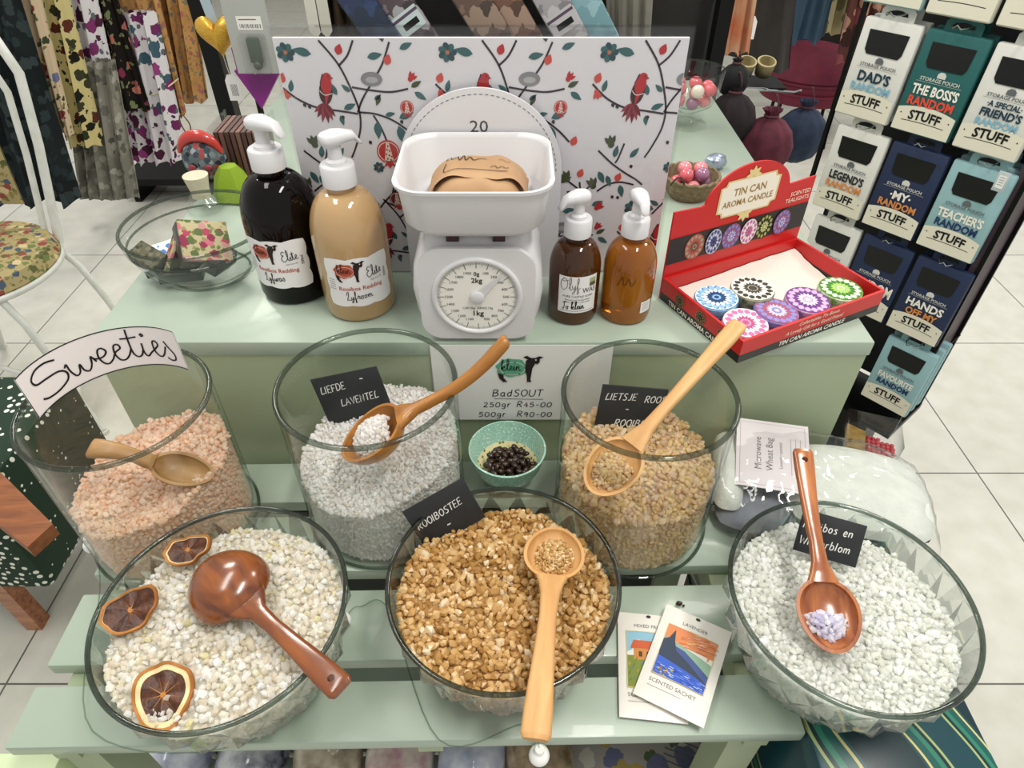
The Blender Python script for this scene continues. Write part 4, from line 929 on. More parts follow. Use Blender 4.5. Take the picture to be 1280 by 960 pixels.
hp = [(0, 0), (TW, 0), (TW, 0.106), (0.163, 0.104)] + [(0.100 + 0.060 * math.cos(a), 0.100 + 0.041 * math.sin(a)) for a in [PI * q / 24 for q in range(1, 24)]] + [(0.037, 0.104), (0, 0.106)]
mb = MB(); mb.prism(hp, 0, 0.0022, mtx=Matrix(((1, 0, 0, 0), (0, 0, -1, TD + 0.0026), (0, 1, 0, 0.0002), (0, 0, 0, 1)))); build('header_board', mb, m_red, tr, smooth=False)
k = Ink(); k.rect(0.0003, TH + 0.0155, TW - 0.0003, TH + 0.047, m_blk, 0)
pl = [(0.100 + 0.040 * sx * q, 0.105 + 0.0195 * sy * w) for sx, sy, q, w in ((-1, -1, .8, 1), (1, -1, .8, 1), (1, -1, .85, .75), (1, -1, 1, .7), (1, 1, 1, .7), (1, 1, .85, .75), (1, 1, .8, 1), (-1, 1, .8, 1), (-1, 1, .85, .75), (-1, 1, 1, .7), (-1, -1, 1, .7), (-1, -1, .85, .75))]
k.poly([(0.1 + (x - 0.1) * 1.06, 0.105 + (y - 0.105) * 1.09) for x, y in pl], '#d9c58a', 0.0001); k.poly(pl, '#f1ead8', 0.0002)
for x, y in ((0.1, 0.127), (0.1, 0.0835)):
    for q in range(5): k.leaf(x, y, PI * (q + 0.0) / 4 + (0 if y > 0.1 else PI), 0.011, 0.0028, '#e3cf92', 0.0003 + 0.00001 * q)
k.text('TIN CAN', 0.1, 0.1075, 0.0120, '#9c7a3c', 0.0004, bold=0.015, xs=0.95); k.text('AROMA CANDLE', 0.1, 0.0955, 0.0100, '#9c7a3c', 0.0004, bold=0.015, xs=0.92)
k.text('SCENTED', 0.1965, 0.0880, 0.0072, '#f3d9c4', 0.0003, 'RIGHT', 0.01); k.text('TEALIGHTS', 0.1965, 0.0805, 0.0072, '#f3d9c4', 0.0003, 'RIGHT', 0.01)
def mandala(k, x, y, r, pal, z=0.0, n=12, seed=0, sx=1.0):
    g, a, b_, c_ = pal
    K = Ink(); K.mats = k.mats
    K.ell(0, 0, r, r, g, z, 36)
    for j, (rr, L, w, col) in enumerate(((0.62, 0.36, 0.13, a), (0.40, 0.34, 0.11, b_), (0.20, 0.30, 0.10, c_))):
        for i in range(n):
            q = 2 * PI * (i + 0.5 * (j % 2)) / n; K.leaf(rr * r * math.cos(q), rr * r * math.sin(q), q, L * r, w * r * (1.1 - 0.2 * j), col, z + 0.0001 * (j + 1))
            if j == 0: K.ell(0.9 * r * math.cos(q + 0.26), 0.9 * r * math.sin(q + 0.26), 0.06 * r, 0.06 * r, b_, z + 0.0002, 8)
    K.ell(0, 0, 0.2 * r, 0.2 * r, a, z + 0.0004, 20); K.ell(0, 0, 0.12 * r, 0.12 * r, c_, z + 0.0005, 16); K.ring(0, 0, r * 0.96, r * 0.05, b_, z + 0.0003, 36)
    for pts, zz, m in K.p: k.p.append(([(x + p[0] * sx, y + p[1]) for p in pts], zz, m))
PALS = {'blue': ('#3f6f9f', '#8fb7dc', '#dce9f2', '#24446e'), 'bw': ('#e8e4da', '#3c3a2e', '#efece4', '#4a4536'), 'violet': ('#6f6aa6', '#8f86c6', '#a8546a', '#c9c3e4'), 'magenta': ('#8d5f9f', '#e0b0d4', '#6a3a80', '#e8d8ee'), 'green': ('#6fa83a', '#e0ecd0', '#3f7a2c', '#a9cf6a'), 'pink': ('#ecd2e0', '#c86fa0', '#f6eaf0', '#b8507f'), 'tan': ('#9a7a66', '#b89a84', '#c8584a', '#7a4c3c')}
for i, (x, pn, w) in enumerate(((0.036, 'tan', .85), (0.062, 'bw', .7), (0.088, 'violet', .85), (0.113, 'pink', .75), (0.137, 'green', .8), (0.163, 'violet', .8))):
    pal = PALS[pn]
    if pn == 'bw': pal = ('#9aa0c0', '#4a4f86', '#d8dae8', '#2f3468')
    if pn == 'green': pal = ('#4c4f2e', '#a8b06a', '#2a2c1c', '#d4d49a')
    mandala(k, x, TH + 0.030, 0.0155, pal, 0.0003 + 0.0008 * (i % 2) , 12, i, w)
k.build('header_print', tr, fn=lambda x, y, z: (x, TD - 0.0001 - z, y + 0.0002))
k = Ink()
k.text('Collectables Tin Boxes', TW * 0.52, 0.0215, 0.0062, '#f0e0cc', 0, shear=0.25, bold=0.01); k.text('A Lovely Gift for a Good Friend', TW * 0.50, 0.0138, 0.0062, '#f0e0cc', 0, shear=0.25, bold=0.01)
k.text('TIN CAN AROMA CANDLE', TW * 0.50, 0.0030, 0.0078, '#f6efe4', 0, shear=0.2, bold=0.02)
k.build('front_print', tr, fn=lambda x, y, z: (x, -0.0003 - z, y))
k = Ink(); k.text('TIN CAN AROMA CANDLE', TD * 0.48, 0.0020, 0.0078, '#f6efe4', 0.0, bold=0.02)
for q in range(3): mandala(k, TD * (0.25 + 0.27 * q), 0.0165, 0.0075, ('#4c3a2e', '#7a6a4a', '#a88a6a', '#2c2420'), 0.0, 8)
k.build('side_print', tr, fn=lambda x, y, z: (-0.0003 - z, TD - x, y))
def crum(u, v):
    x = 0.004 + u * (TW - 0.008); y = TD - 0.004 - v * 0.088
    return x, y, 0.0035 + 0.003 * abs(mnoise.noise(Vector((u * 7, v * 5, 3)))) + 0.012 * (1 - v) ** 2 * (0.5 + u * 0.5)
mb = MB(); mb.grid(crum, 26, 16); o = build('white_tissue_liner', mb, m_wpap, tr, angle=15)
# candle tins
def tin(lab, u, v, pn, z0, tilt=(0, 0)):
    p = P(u, v, ZT + z0 + 0.022); q = F.inverted() @ Vector((p.x, p.y, ZT)); q.x = min(max(q.x, 0.0285), TW - 0.0285); q.y = min(max(q.y, 0.0285), TD - 0.0285); p = F @ q; f = Matrix.Translation(Vector((p.x, p.y, ZT + z0))) @ F.to_3x3().to_4x4() @ Matrix.Rotation(tilt[0], 4, 'X') @ Matrix.Rotation(tilt[1], 4, 'Y')
    o = thing('candle_tin', lab, 'candle tin', mtx=f, group='round candle tins in the red tray'); pal = PALS[pn]; r = 0.0235
    ms = pm('tin_side_' + pn, pal[0], 0.35, var=pal[1] if pn not in ('bw',) else '#3c3f2c', vscale=160)
    if pn == 'bw': ms = pm('tin_side_bw', '#4e5236', 0.35, var='#a5a58a', vscale=160)
    mb = MB(); mb.lathe([(1e-7, 0), (r - 0.0012, 0.0), (r - 0.0006, 0.001), (r - 0.0006, 0.0145), (1e-7, 0.0145)], 44); build('tin_body', mb, ms, o)
    mb = MB(); mb.lathe([(r, 0.0146), (r, 0.0205), (r - 0.0008, 0.0214), (r - 0.003, 0.0217), (1e-7, 0.0217)], 44); ld = build('lid', mb, ms, o)
    k = Ink(); mandala(k, 0, 0, r - 0.0008, pal, 0, 16); k.build('lid_print', ld, fn=lambda x, y, z: (x, y, 0.0219 + z * 0.3))
tin('candle tin with a blue and white petal lid, at the left of the red tray', 887.5, 374, 'blue', 0.006, (0, -0.05))
tin('candle tin with a black and white flower lid, farthest back in the red tray', 941, 360, 'bw', 0.008)
tin('candle tin with a violet-blue mandala lid, in the middle of the red tray', 971, 389, 'violet', 0.0035, (0.04, 0.06))
tin('candle tin with a magenta and lilac ringed lid, next to the green one', 1014, 377, 'magenta', 0.004, (0.06, 0.0))
tin('candle tin with a bright green lid in the right corner of the red tray', 1054, 362, 'green', 0.0025)
tin('candle tin with a pale pink lid behind the tip of the pale spoon', 925, 407, 'pink', 0.0025, (0.08, -0.03))

# ================================================================ clear bowl of little cases at the left
bc = Vector((-0.362, 0.692, ZT))
gb2 = thing('clear_glass_bowl', 'clear glass bowl holding small floral cases on the left end of the green box', 'bowl', bc)
prof = [(1e-7, 0.0004), (0.042, 0.0004), (0.055, 0.006), (0.070, 0.024), (0.0785, 0.044), (0.0790, 0.047), (0.0815, 0.049), (0.0835, 0.064)]
inn = [(0.0805, 0.064), (0.0775, 0.048), (0.0745, 0.040), (0.066, 0.024), (0.052, 0.010), (0.04, 0.0052), (1e-7, 0.005)]
mb = MB(); mb.lathe(prof + inn, 64); build('bowl_wall', mb, m_glass, gb2)
for rr, zz, t in ((0.082, 0.0642, 0.0020), (0.0790, 0.0478, 0.0014), (0.044, 0.0016, 0.0014)):
    mb = MB(); mb.lathe([(rr + t * math.cos(a), zz + t * math.sin(a)) for a in [2 * PI * q / 8 for q in range(8)]], 64, close=True); build('rim' if zz > 0.06 else 'moulded_ring', mb, m_rim, gb2)
m_case = pm('black_case', '#17181a', 0.3, coat=0.3)
fl_cream = floral('case_floral_cream', '#b3a884', ['#a8485c', '#c0707c', '#5f6c44', '#8a3c50', '#b98a86'], 100, 0.52, ['#6f7a4c', '#8a8a60', '#b3a884'])
fl_blue = floral('case_floral_blue', '#e6e6e2', ['#2f58a0', '#4f78b8', '#e6e6e2'], 120, 0.45)
fl_olive = floral('case_floral_olive', '#5c5a4a', ['#47463a', '#6f6d5c', '#3c3b32'], 150, 0.45)
def case(lab, u, v, z, x, up, sx, sy, sz, m):
    p = P(u, v, ZT + z); o = thing('lipstick_case', lab, 'small case', mtx=frame(p, x, up), group='small floral cases in the clear bowl')
    mb = MB(); mb.box(-sx, sx, -sy, sy, -sz, sz * 0.55, bev=0.0012); build('case_body', mb, m_case, o)
    mb = MB(); mb.box(-sx * 0.98, sx * 0.98, -sy * 0.98, sy * 0.98, sz * 0.56, sz, bev=0.0008); build('floral_lid', mb, m, o)
case('black case with a pink floral cream lid, topmost in the clear glass bowl', 254, 306, 0.046, (1, 0.7, -0.45), (-0.1, -0.6, 0.7), 0.027, 0.025, 0.012, fl_cream)
case('slim case with a cream floral lid, upright beside the pink floral case', 220, 320, 0.032, (0.35, 0.2, 0.6), (-0.75, -0.35, 0.4), 0.024, 0.014, 0.008, fl_cream)
case('case with a blue and white floral lid in the clear glass bowl', 201, 323, 0.024, (1, 0.6, 0.1), (0, -0.35, 1), 0.022, 0.018, 0.007, fl_blue)
case('olive grey patterned case, leftmost in the clear glass bowl', 187, 323, 0.030, (0.75, -0.4, -0.2), (-0.25, -0.2, 1), 0.020, 0.012, 0.008, fl_olive)
case('plain black case lying flat at the bottom of the clear glass bowl', 228, 340, 0.016, (1, 0.2, 0), (0, 0, 1), 0.024, 0.014, 0.006, m_case)
case('black case with a clasp at the right side of the clear glass bowl', 272, 324, 0.030, (0.3, 1, -0.1), (0.35, -0.2, 1), 0.020, 0.012, 0.009, m_case)

# ================================================================ goblet, basket and pearls at the back of the box
m_pearls = {'pink': pm('pink_pearl', '#e58a92', 0.15, coat=0.6), 'rose': pm('rose_pearl', '#d9626c', 0.15, coat=0.6), 'mauve': pm('mauve_pearl', '#9a6a8a', 0.15, coat=0.6), 'clear': pm('pale_pearl', '#ecdccf', 0.12, coat=0.6)}
gp = Vector((0.303, 1.17, ZT))
g = thing('glass_goblet', 'small footed glass goblet of pink pearl balls behind the patterned board', 'goblet', gp)
mb = MB(); mb.lathe([(1e-7, 0.0004), (0.036, 0.0004), (0.036, 0.003), (0.016, 0.007), (0.0085, 0.012), (0.0085, 0.020), (0.02, 0.026), (0.038, 0.036), (0.047, 0.055), (0.0505, 0.092), (0.0480, 0.092), (0.0445, 0.056), (0.036, 0.040), (0.018, 0.031), (1e-7, 0.029)], 48); build('goblet_body', mb, m_glass, g)
mb = MB(); mb.lathe([(0.0492 + 0.0014 * math.cos(a), 0.092 + 0.0014 * math.sin(a)) for a in [2 * PI * q / 8 for q in range(8)]], 48, close=True); build('rim', mb, m_rim, g)
def pearl(p, r, c, where):
    mb = MB(); mb.ball((0, 0, 0), r, 20, 14); return tag(build('bath_pearl', mb, m_pearls[c], mtx=Matrix.Translation(p)), where, 'bath pearl', 'bath pearls ' + ('in the goblet' if 'goblet' in where else 'in the little basket'))
names = {'pink': 'pale pink', 'rose': 'deep rose pink', 'mauve': 'shiny mauve', 'clear': 'milky cream'}
for i, (dx, dy, dz, c) in enumerate(((0.0, -0.022, 0.043, 'mauve'), (0.022, -0.012, 0.044, 'pink'), (-0.021, -0.010, 0.044, 'pink'), (0.012, 0.016, 0.046, 'pink'), (-0.014, 0.014, 0.046, 'clear'), (0.029, 0.010, 0.060, 'rose'), (0.004, -0.028, 0.064, 'clear'), (-0.024, -0.018, 0.065, 'rose'), (0.026, -0.020, 0.064, 'rose'), (0.006, 0.004, 0.068, 'rose'), (-0.02, 0.012, 0.068, 'rose'))):
    pearl(gp + Vector((dx, dy, dz)), 0.0108, c, '%s bath pearl ball in the footed goblet' % names[c])
bk = P(860, 243, ZT); bk.z = ZT
m_basket = pm('wicker_brown', '#8a7a5c', 0.7, var='#6f6047', vscale=180, bmp=0.6, bscale=250)
b_ = thing('wicker_basket', 'small brown wicker basket of pink pearl balls behind the candle header', 'basket', bk)
mb = MB(); mb.lathe([(1e-7, 0.0), (0.028, 0.0), (0.036, 0.012), (0.040, 0.030), (0.037, 0.030), (0.033, 0.012), (0.026, 0.004), (1e-7, 0.004)], 36); build('basket_body', mb, m_basket, b_)
mb = MB(); mb.tube([(0.039 * math.cos(a), 0.039 * math.sin(a), 0.030 + 0.0012 * math.sin(18 * a)) for a in [2 * PI * q / 72 for q in range(72)]], 0.0022, 8, closed=True); build('braided_rim', mb, m_basket, b_)
mb = MB(); mb.tube([(0.0385 * math.cos(PI * 1.1) + 0.01 * q, -0.036, 0.030 + 0.012 * math.sin(PI * q / 2)) for q in (0, .4, .8, 1.2, 1.6, 2)], 0.0012, 8); build('wire_handle', mb, flat('#3a3430'), b_)
for i, (dx, dy, dz, c) in enumerate(((0, -0.018, 0.018, 'pink'), (0.019, 0.0, 0.018, 'mauve'), (-0.019, 0.002, 0.018, 'rose'), (0.002, 0.019, 0.018, 'pink'), (-0.010, -0.010, 0.033, 'rose'), (0.012, -0.010, 0.034, 'mauve'), (-0.008, 0.012, 0.034, 'pink'), (0.014, 0.010, 0.034, 'pink'))):
    pearl(bk + Vector((dx, dy, dz)), 0.0102, c, '%s bath pearl ball in the small wicker basket' % names[c])
p = P(893, 211, ZT); mb = MB(); mb.grid(lambda u, v: ((0.016 + 0.004 * mnoise.noise(Vector((u * 9, v * 9, 1)))) * math.sin(PI * v) * math.cos(2 * PI * u), 0.013 * math.sin(PI * v) * math.sin(2 * PI * u), 0.012 - 0.012 * math.cos(PI * v)), 20, 12, cu=True)
tag(build('foil_sweet', mb, pm('silver_blue_foil', '#a9b2c6', 0.3, 0.7), mtx=Matrix.Translation(p), angle=10), 'crumpled silver-blue foil wrapped ball behind the candle header', 'wrapped sweet')

# ================================================================ slate tags and signs
m_slate = pm('slate_black', '#1d2022', 0.6, var='#25282a', vscale=30)
CH = '#dcdcd8'
def slate(lab, c4, lines, th=0.0018, zup=0.0):
    # corners: top-left, top-right, bottom-right, bottom-left in the place
    tl, tr_, br_, bl_ = c4; x = ((tr_ - tl) + (br_ - bl_)) / 2; y = ((tl - bl_) + (tr_ - br_)) / 2; c = (tl + tr_ + br_ + bl_) / 4
    w, h = x.length, y.length; z = x.cross(y).normalized(); f = frame(c, x, z)
    o = thing('slate_tag', lab, 'price tag', mtx=f, group='black slate name tags')
    mb = MB(); mb.box(-w / 2, w / 2, -h / 2, h / 2, -th, 0, bev=0.0004); sl = build('slate', mb, m_slate, o)
    k = Ink()
    for t, x_, y_, s_ in lines: k.hand(t, (x_ - 0.5) * w, (0.5 - y_) * h, s_, CH, 0.12, 0.0, 0.15, 0.06)
    k.build('chalk_writing', sl, fn=lambda x_, y_, z_: (x_, y_, 0.0003 + z_)); return o
def quad(pts, Y0, dY=0.0):
    # upright card: all four corners on a plane leaning back dY from bottom to top, at depth Y0
    return [PY(u, v, Y0 + (dY if i < 2 else 0)) for i, (u, v) in enumerate(pts)]
slate('black slate tag chalked LIEFDE LAVENTEL standing in the white salt jar', quad(((397, 474), (479, 458), (484, 516), (403, 532)), 0.498, 0.012), (('LIEFDE', 0.08, 0.34, 0.0078), ('~', 0.70, 0.24, 0.008), ('LAVENTEL', 0.30, 0.66, 0.0078)))
slate('black slate tag chalked LIETSJE ROOS ROOIBOS standing in the beige salt jar', quad(((749, 482), (829, 486), (824, 560), (743, 552)), 0.482, 0.012), (('LIETSJE', 0.08, 0.24, 0.0078), ('ROOS', 0.68, 0.24, 0.0078), ('~', 0.42, 0.42, 0.007), ('ROOIBOS', 0.30, 0.68, 0.0085)))
q = quad(((512, 637), (586, 594), (601, 646), (526, 692)), 0.362, 0.014); q[0].y -= 0.01; q[3].y -= 0.01
q = [PY(512, 637, 0.372), PY(586, 594, 0.396), PY(600, 650, 0.380), PY(525, 692, 0.356)]
slate('black slate tag chalked ROOIBOSTEE leaning at the back of the brown salt bowl', q, (('ROOIBOSTEE', 0.07, 0.52, 0.0072), ('~', 0.45, 0.80, 0.008)))
q = [P(1006, 636, 0.958), P(1087, 659, 0.958), P(1067, 709, 0.928), P(990, 687, 0.928)]
slate('black slate tag chalked Rooibos en Winterblom lying in the right bowl', q, (('Rooibos en', 0.06, 0.42, 0.0072), ('Winterblom', 0.06, 0.80, 0.0072)))
# sweeties sign
(cx, cy, r) = JARS[0]; rs = r - 0.0045
aR = math.atan2(P(217, 440, 1.03).y - cy, P(217, 440, 1.03).x - cx); aL = math.atan2(P(33, 508, 1.018).y - cy, P(33, 508, 1.018).x - cx)
if aL < 0: aL += 2 * PI
am = (aL + aR) / 2; half = rs * (aL - aR) / 2; hs = 0.0235
sg = thing('handwritten_sign', 'white paper strip with Sweeties in black handwriting curved inside the left jar rim', 'sign', (cx, cy, 1.026))
def inside(x, y, z):
    a = am - x / (rs); return ((rs - z) * math.cos(a), (rs - z) * math.sin(a), y)
k = Ink(); k.rect(-half, -hs, half, hs, pm('sign_paper', '#f3eeee', 0.6), 0); k2 = Ink(); k2.mats = k.mats
me = k.mesh('paper', fn=inside, step=0.004)
o = link('paper', me, sg); md = o.modifiers.new('thick', 'SOLIDIFY'); md.thickness = 0.0004; md.offset = 0
k = Ink(); BK = '#1c181c'
k.stroke([(-half, -hs), (half, -hs), (half, hs), (-half, hs), (-half, -hs + 0.001)], 0.0013, BK, 0)
s_ = 2 * half
W_ = '.26,.80 .20,.86 .13,.84 .085,.72 .10,.58 .17,.55 .25,.53 .285,.42 .27,.26 .20,.16 .13,.17 .09,.24'
k.stroke([((a - 0.5) * s_ * 1.0, (b_ - 0.5) * hs * 2) for a, b_ in SP(W_)], 0.0019, BK, 0.0001, True)
def cur2(st): k.stroke([((a - 0.5) * s_, (b_ - 0.5) * hs * 2) for a, b_ in SP(st)], 0.0017, BK, 0.0001, True)
cur2('.285,.52 .30,.58 .305,.40 .325,.24 .35,.28 .365,.45 .375,.28 .40,.22 .425,.34 .435,.50 .44,.50 .455,.36'); cur2('.435,.50 .46,.42 .50,.42 .525,.52 .51,.62 .485,.60 .475,.42 .49,.26 .515,.22 .545,.30'); cur2('.545,.30 .57,.44 .605,.52 .60,.62 .575,.60 .565,.40 .58,.24 .61,.22 .64,.32 .66,.45')
cur2('.675,.95 .665,.60 .665,.34 .685,.24 .71,.28 .73,.42'); cur2('.625,.74 .67,.73 .72,.75'); cur2('.735,.58 .73,.34 .745,.24 .77,.32'); cur2('.745,.78 .758,.82 .764,.77 .748,.76'); cur2('.77,.32 .81,.44 .835,.54 .825,.64 .805,.60 .80,.38 .82,.24 .85,.28 .885,.52'); cur2('.885,.66 .905,.50 .93,.34 .925,.20 .895,.16 .87,.22')
k.build('ink_writing', sg, fn=lambda x, y, z: inside(x, y, 0.0006 + z), step=0.004)
# price paper on the box front
m_pap = pm('sign_sheet', '#e9e9e6', 0.6)
FYc = 0.5508
a0 = PY(537, 431, FYc); a1 = PY(767, 432, FYc); zb = PY(640, 524, FYc).z
pp = thing('price_sheet', 'white sheet with a green sheep logo and bath salt prices hung on the box front', 'price sheet', ((a0.x + a1.x) / 2, FYc, (a0.z + zb) / 2))
hw, hh = (a1.x - a0.x) / 2, (a0.z - zb) / 2
mb = MB(); mb.box(-hw, hw, -0.0006, 0.0, -hh, hh); build('sheet', mb, m_pap, pp)
k = Ink(); px = lambda u: PY(u, 470, FYc).x - (a0.x + a1.x) / 2; pz = lambda v: PY(640, v, FYc).z - (a0.z + zb) / 2
sheep(k, px(622), pz(476), 0.0300, '#5fa586', '#25201f')
k.hand('BadSOUT', px(648), pz(494.5), 0.0098, '#242222', 0.11, 0.0002, 0.1, 0, 'C', 1.25); k.stroke([(px(617), pz(497.5)), (px(680), pz(498.5))], 0.0007, '#242222', 0.0002)
k.hand('250gr R45-00', px(648), pz(508), 0.0088, '#242222', 0.11, 0.0002, 0.1, 0, 'C', 1.2); k.hand('500gr  R90-00', px(645), pz(520), 0.0088, '#242222', 0.11, 0.0002, 0.1, 0, 'C', 1.2)
k.build('print', pp, fn=lambda x, y, z: (x, -0.0009 - z, y))

# ================================================================ turquoise bowl of beans
cb = Vector((-0.0052, 0.4985, ZL)); cr = 0.0425
m_turq, nt, b = newmat('turquoise_print')
wv = N(nt, 'ShaderNodeTexVoronoi', Scale=260.0); nt.links.new(coord(nt), wv.inputs['Vector'])
nt.links.new(ramp(nt, wv.outputs['Distance'], [(0.25, '#d5ebe0'), (0.4, '#93c8b2'), (0.7, '#aed8c7')]), b.inputs['Base Color']); b.inputs['Roughness'].default_value = 0.2
m_yell, nt, b = newmat('yellow_inner_print')
wv = N(nt, 'ShaderNodeTexVoronoi', Scale=170.0); nt.links.new(coord(nt), wv.inputs['Vector'])
nt.links.new(ramp(nt, wv.outputs['Distance'], [(0.2, '#6f7a4a'), (0.3, '#efe3a4'), (0.8, '#f4ecc0')]), b.inputs['Base Color']); b.inputs['Roughness'].default_value = 0.2
tbw = thing('small_bowl', 'small turquoise patterned bowl of dark beans below the price sheet', 'bowl', cb)
ob_ = [(1e-7, 0.0), (0.020, 0.0), (0.021, 0.004), (0.030, 0.014), (0.038, 0.030), (cr, 0.050)]
mb = MB(); mb.lathe(ob_ + [(cr - 0.0018, 0.0505)], 48, cap=False); build('outer_wall', mb, m_turq, tbw)
mb = MB(); mb.lathe([(1e-7, 0.006), (0.018, 0.006), (0.028, 0.016), (0.0335, 0.026)], 48, cap=False); build('inner_base', mb, m_yell, tbw)
mb = MB(); mb.lathe([(0.0335, 0.026), (0.0362, 0.031), (cr - 0.0018, 0.0505)], 48, cap=False); build('inner_band', mb, m_turq, tbw)
m_bean = pm('dark_bean', '#2c1a12', 0.3, var='#3e2518', vscale=90, coat=0.3)
def bean_mesh():
    mb = MB(); mb.ball((0, 0, 0), 1, 14, 10, sc=(0.0046, 0.0032, 0.0026))
    return mb.mesh('dark_bean', m_bean)
bm_ = bean_mesh(); rg = random.Random(4); first = None
spots = []
for L, (zz, rr) in enumerate(((0.013, 0.020), (0.018, 0.024), (0.023, 0.026), (0.028, 0.027), (0.0325, 0.023), (0.0360, 0.013))):
    for (x, y) in disc_points(rr, 0.0082, np.random.RandomState(40 + L)): spots.append((x + 0.002, y - 0.004, zz + rg.uniform(-0.001, 0.001)))
for i, (x, y, z) in enumerate(spots):
    o = bpy.data.objects.new('dark_bean', bm_); COL.objects.link(o); o.location = cb + Vector((x, y, z)); o.rotation_euler = (rg.uniform(-0.6, 0.6), rg.uniform(-0.6, 0.6), rg.uniform(0, 6.3))
    tag(o, 'small shiny dark brown bean heaped in the turquoise patterned bowl', 'bean', 'dark beans in the turquoise bowl')

# ================================================================ sachets on the shelf
m_sach = pm('sachet_paper', '#e6e2da', 0.35, coat=0.2)
def sachet(lab, pts, z, kind):
    tl, tr_, br_, bl_ = [P(u, v, z) for u, v in pts]; x = ((tr_ - tl) + (br_ - bl_)) / 2; y = ((tl - bl_) + (tr_ - br_)) / 2; c = (tl + tr_ + br_ + bl_) / 4
    w, h = x.length, y.length; f = frame(c, x, (0, 0, 1)); o = thing('scented_sachet', lab, 'sachet', mtx=f, group='scented sachets on the slatted shelf')
    def pil(s): return lambda u, v: ((u - .5) * w, (v - .5) * h, s * (0.0005 + 0.0026 * (16 * u * (1 - u) * v * (1 - v)) ** 0.6) + 0.0004 * mnoise.noise(Vector((u * 5, v * 6, z * 90))))
    mb = MB(); mb.grid(pil(1), 20, 26); mb.grid(pil(-1), 20, 26); pkt = build('packet', mb, m_sach, o)
    top = lambda x_, y_, z_: (x_, y_, pil(1)(x_ / w + .5, y_ / h + .5)[2] + 0.0003 + z_)
    k = Ink(); a, b0, b1 = w * 0.37, -h * 0.24, h * 0.30
    rngs = random.Random(5)
    if kind == 'lav':
        k.rect(-a, b0, a, b1, '#d9a06a', 0); k.rect(-a, b0 + h * .36, a, b1, '#d8895c', 0.0001)
        k.poly([(-a, b0 + h * .25), (a, b0 + h * .17), (a, b0 + h * .30), (-a, b0 + h * .40)], '#8fae9a', 0.0002)
        k.poly([(-a, b0 + h * .17), (a, b0 + h * .08), (a, b0 + h * .18), (-a * .1, b0 + h * .32), (-a * .6, b0 + h * .34), (-a, b0 + h * .38)], '#4a5a8c', 0.0003)
        k.poly([(-a, b0), (a, b0), (a, b0 + h * .10), (-a, b0 + h * .19)], '#3f62c4', 0.0004)
        k.poly([(-a, b0 + h * .19), (-a, b0 + h * .36), (-a * .8, b0 + h * .40), (-a * .66, b0 + h * .50), (-a * .56, b0 + h * .38), (-a * .40, b0 + h * .29), (a * .2, b0 + h * .22), (a, b0 + h * .10), (a * .3, b0 + h * .14)], '#3c4658', 0.0005)
        for q in range(60):
            x_, y_ = rngs.uniform(-a, a * .9), b0 + rngs.uniform(0.01, .12) * h; k.stroke([(x_, y_), (x_ + .004, y_ - .0004)], 0.0005, rngs.choice(['#7f9be6', '#2f4aa4', '#cdd8f2']), 0.0006)
        for q in range(16): k.ell(rngs.uniform(-a * .95, -a * .3), b0 + rngs.uniform(.0, .09) * h, 0.0011, 0.0008, rngs.choice(['#b8a86a', '#8a7a4a']), 0.0007, 8)
        for q in range(40):
            x_, y_ = rngs.uniform(-a * .4, a * .9), b0 + rngs.uniform(.36, .53) * h; k.stroke([(x_, y_), (x_ + .005, y_ + .0012)], 0.0006, rngs.choice(['#ecc08a', '#c87a5c', '#e8b0a0']), 0.0006)
        t1, t2 = 'LAVENDER', 'SCENTED SACHET'
    else:
        k.rect(-a, b0, a, b1, '#8fbcd0', 0); k.rect(-a, b0, a, b0 + h * .30, '#7c8a3c', 0.0001); k.rect(-a * .7, b0 + h * .26, a * .9, b0 + h * .38, '#c98a4a', 0.0002)
        k.poly([(-a * .85, b0 + h * .37), (a, b0 + h * .37), (a * .8, b0 + h * .45), (-a * .7, b0 + h * .45)], '#c8603c', 0.0003); k.ell(a * .3, b0 + h * .45, .004, .005, '#4c5a3a', 0.0002)
        for q in range(4): k.rect(-a * .5 + q * .007, b0 + h * .29, -a * .5 + q * .007 + .003, b0 + h * .34, '#5c3c2a', 0.0004)
        for q in range(40):
            x_, y_ = rngs.uniform(-a, a * .9), b0 + rngs.uniform(0.01, .26) * h; k.stroke([(x_, y_), (x_ + .002, y_ + .003)], 0.0006, rngs.choice(['#a9ad4c', '#5c6a34', '#b8a64c', '#6a7fae']), 0.0005)
        t1, t2 = 'MIXED FRUIT', 'SCENTED SACHET'
    k.stroke([(-a, b0), (a, b0), (a, b1), (-a, b1), (-a, b0)], 0.0006, '#d8c58a', 0.0008)
    k.text(t1, 0, h * 0.345, 0.0048, '#6a6a72', 0.0, xs=1.0); k.text(t2, -a, -h * 0.32, 0.0050, '#7a766e', 0.0, 'LEFT'); k.stroke([(-a, -h * .36), (a * .3, -h * .36)], 0.0005, '#a09a90', 0.0)
    k.ell(0, h * 0.47, 0.0022, 0.0016, '#2c2a28', 0.0, 12); k.build('printed_front', pkt, fn=top, step=0.006)
sachet('white MIXED FRUIT sachet with a house picture, lying under the LAVENDER one', ((779, 766), (848, 772), (861, 906), (766, 895)), ZL + 0.0035, 'mix')
sachet('white LAVENDER sachet with a blue water picture, lying on top of the other sachet', ((828, 752), (907, 789), (888, 913), (797, 871)), ZL + 0.0098, 'lav')
p = P(849, 754, ZL + 0.002); mb = MB(); mb.ball((0, 0, 0), 1, 12, 8, sc=(0.0032, 0.0022, 0.0022)); mb.ball((0.004, -0.002, -0.0008), 1, 8, 6, sc=(0.0016, 0.001, 0.001))
tag(build('salt_crumb', mb, m_bean, mtx=Matrix.Translation(p)), 'tiny brown crumb on the slat above the sachets', 'crumb')

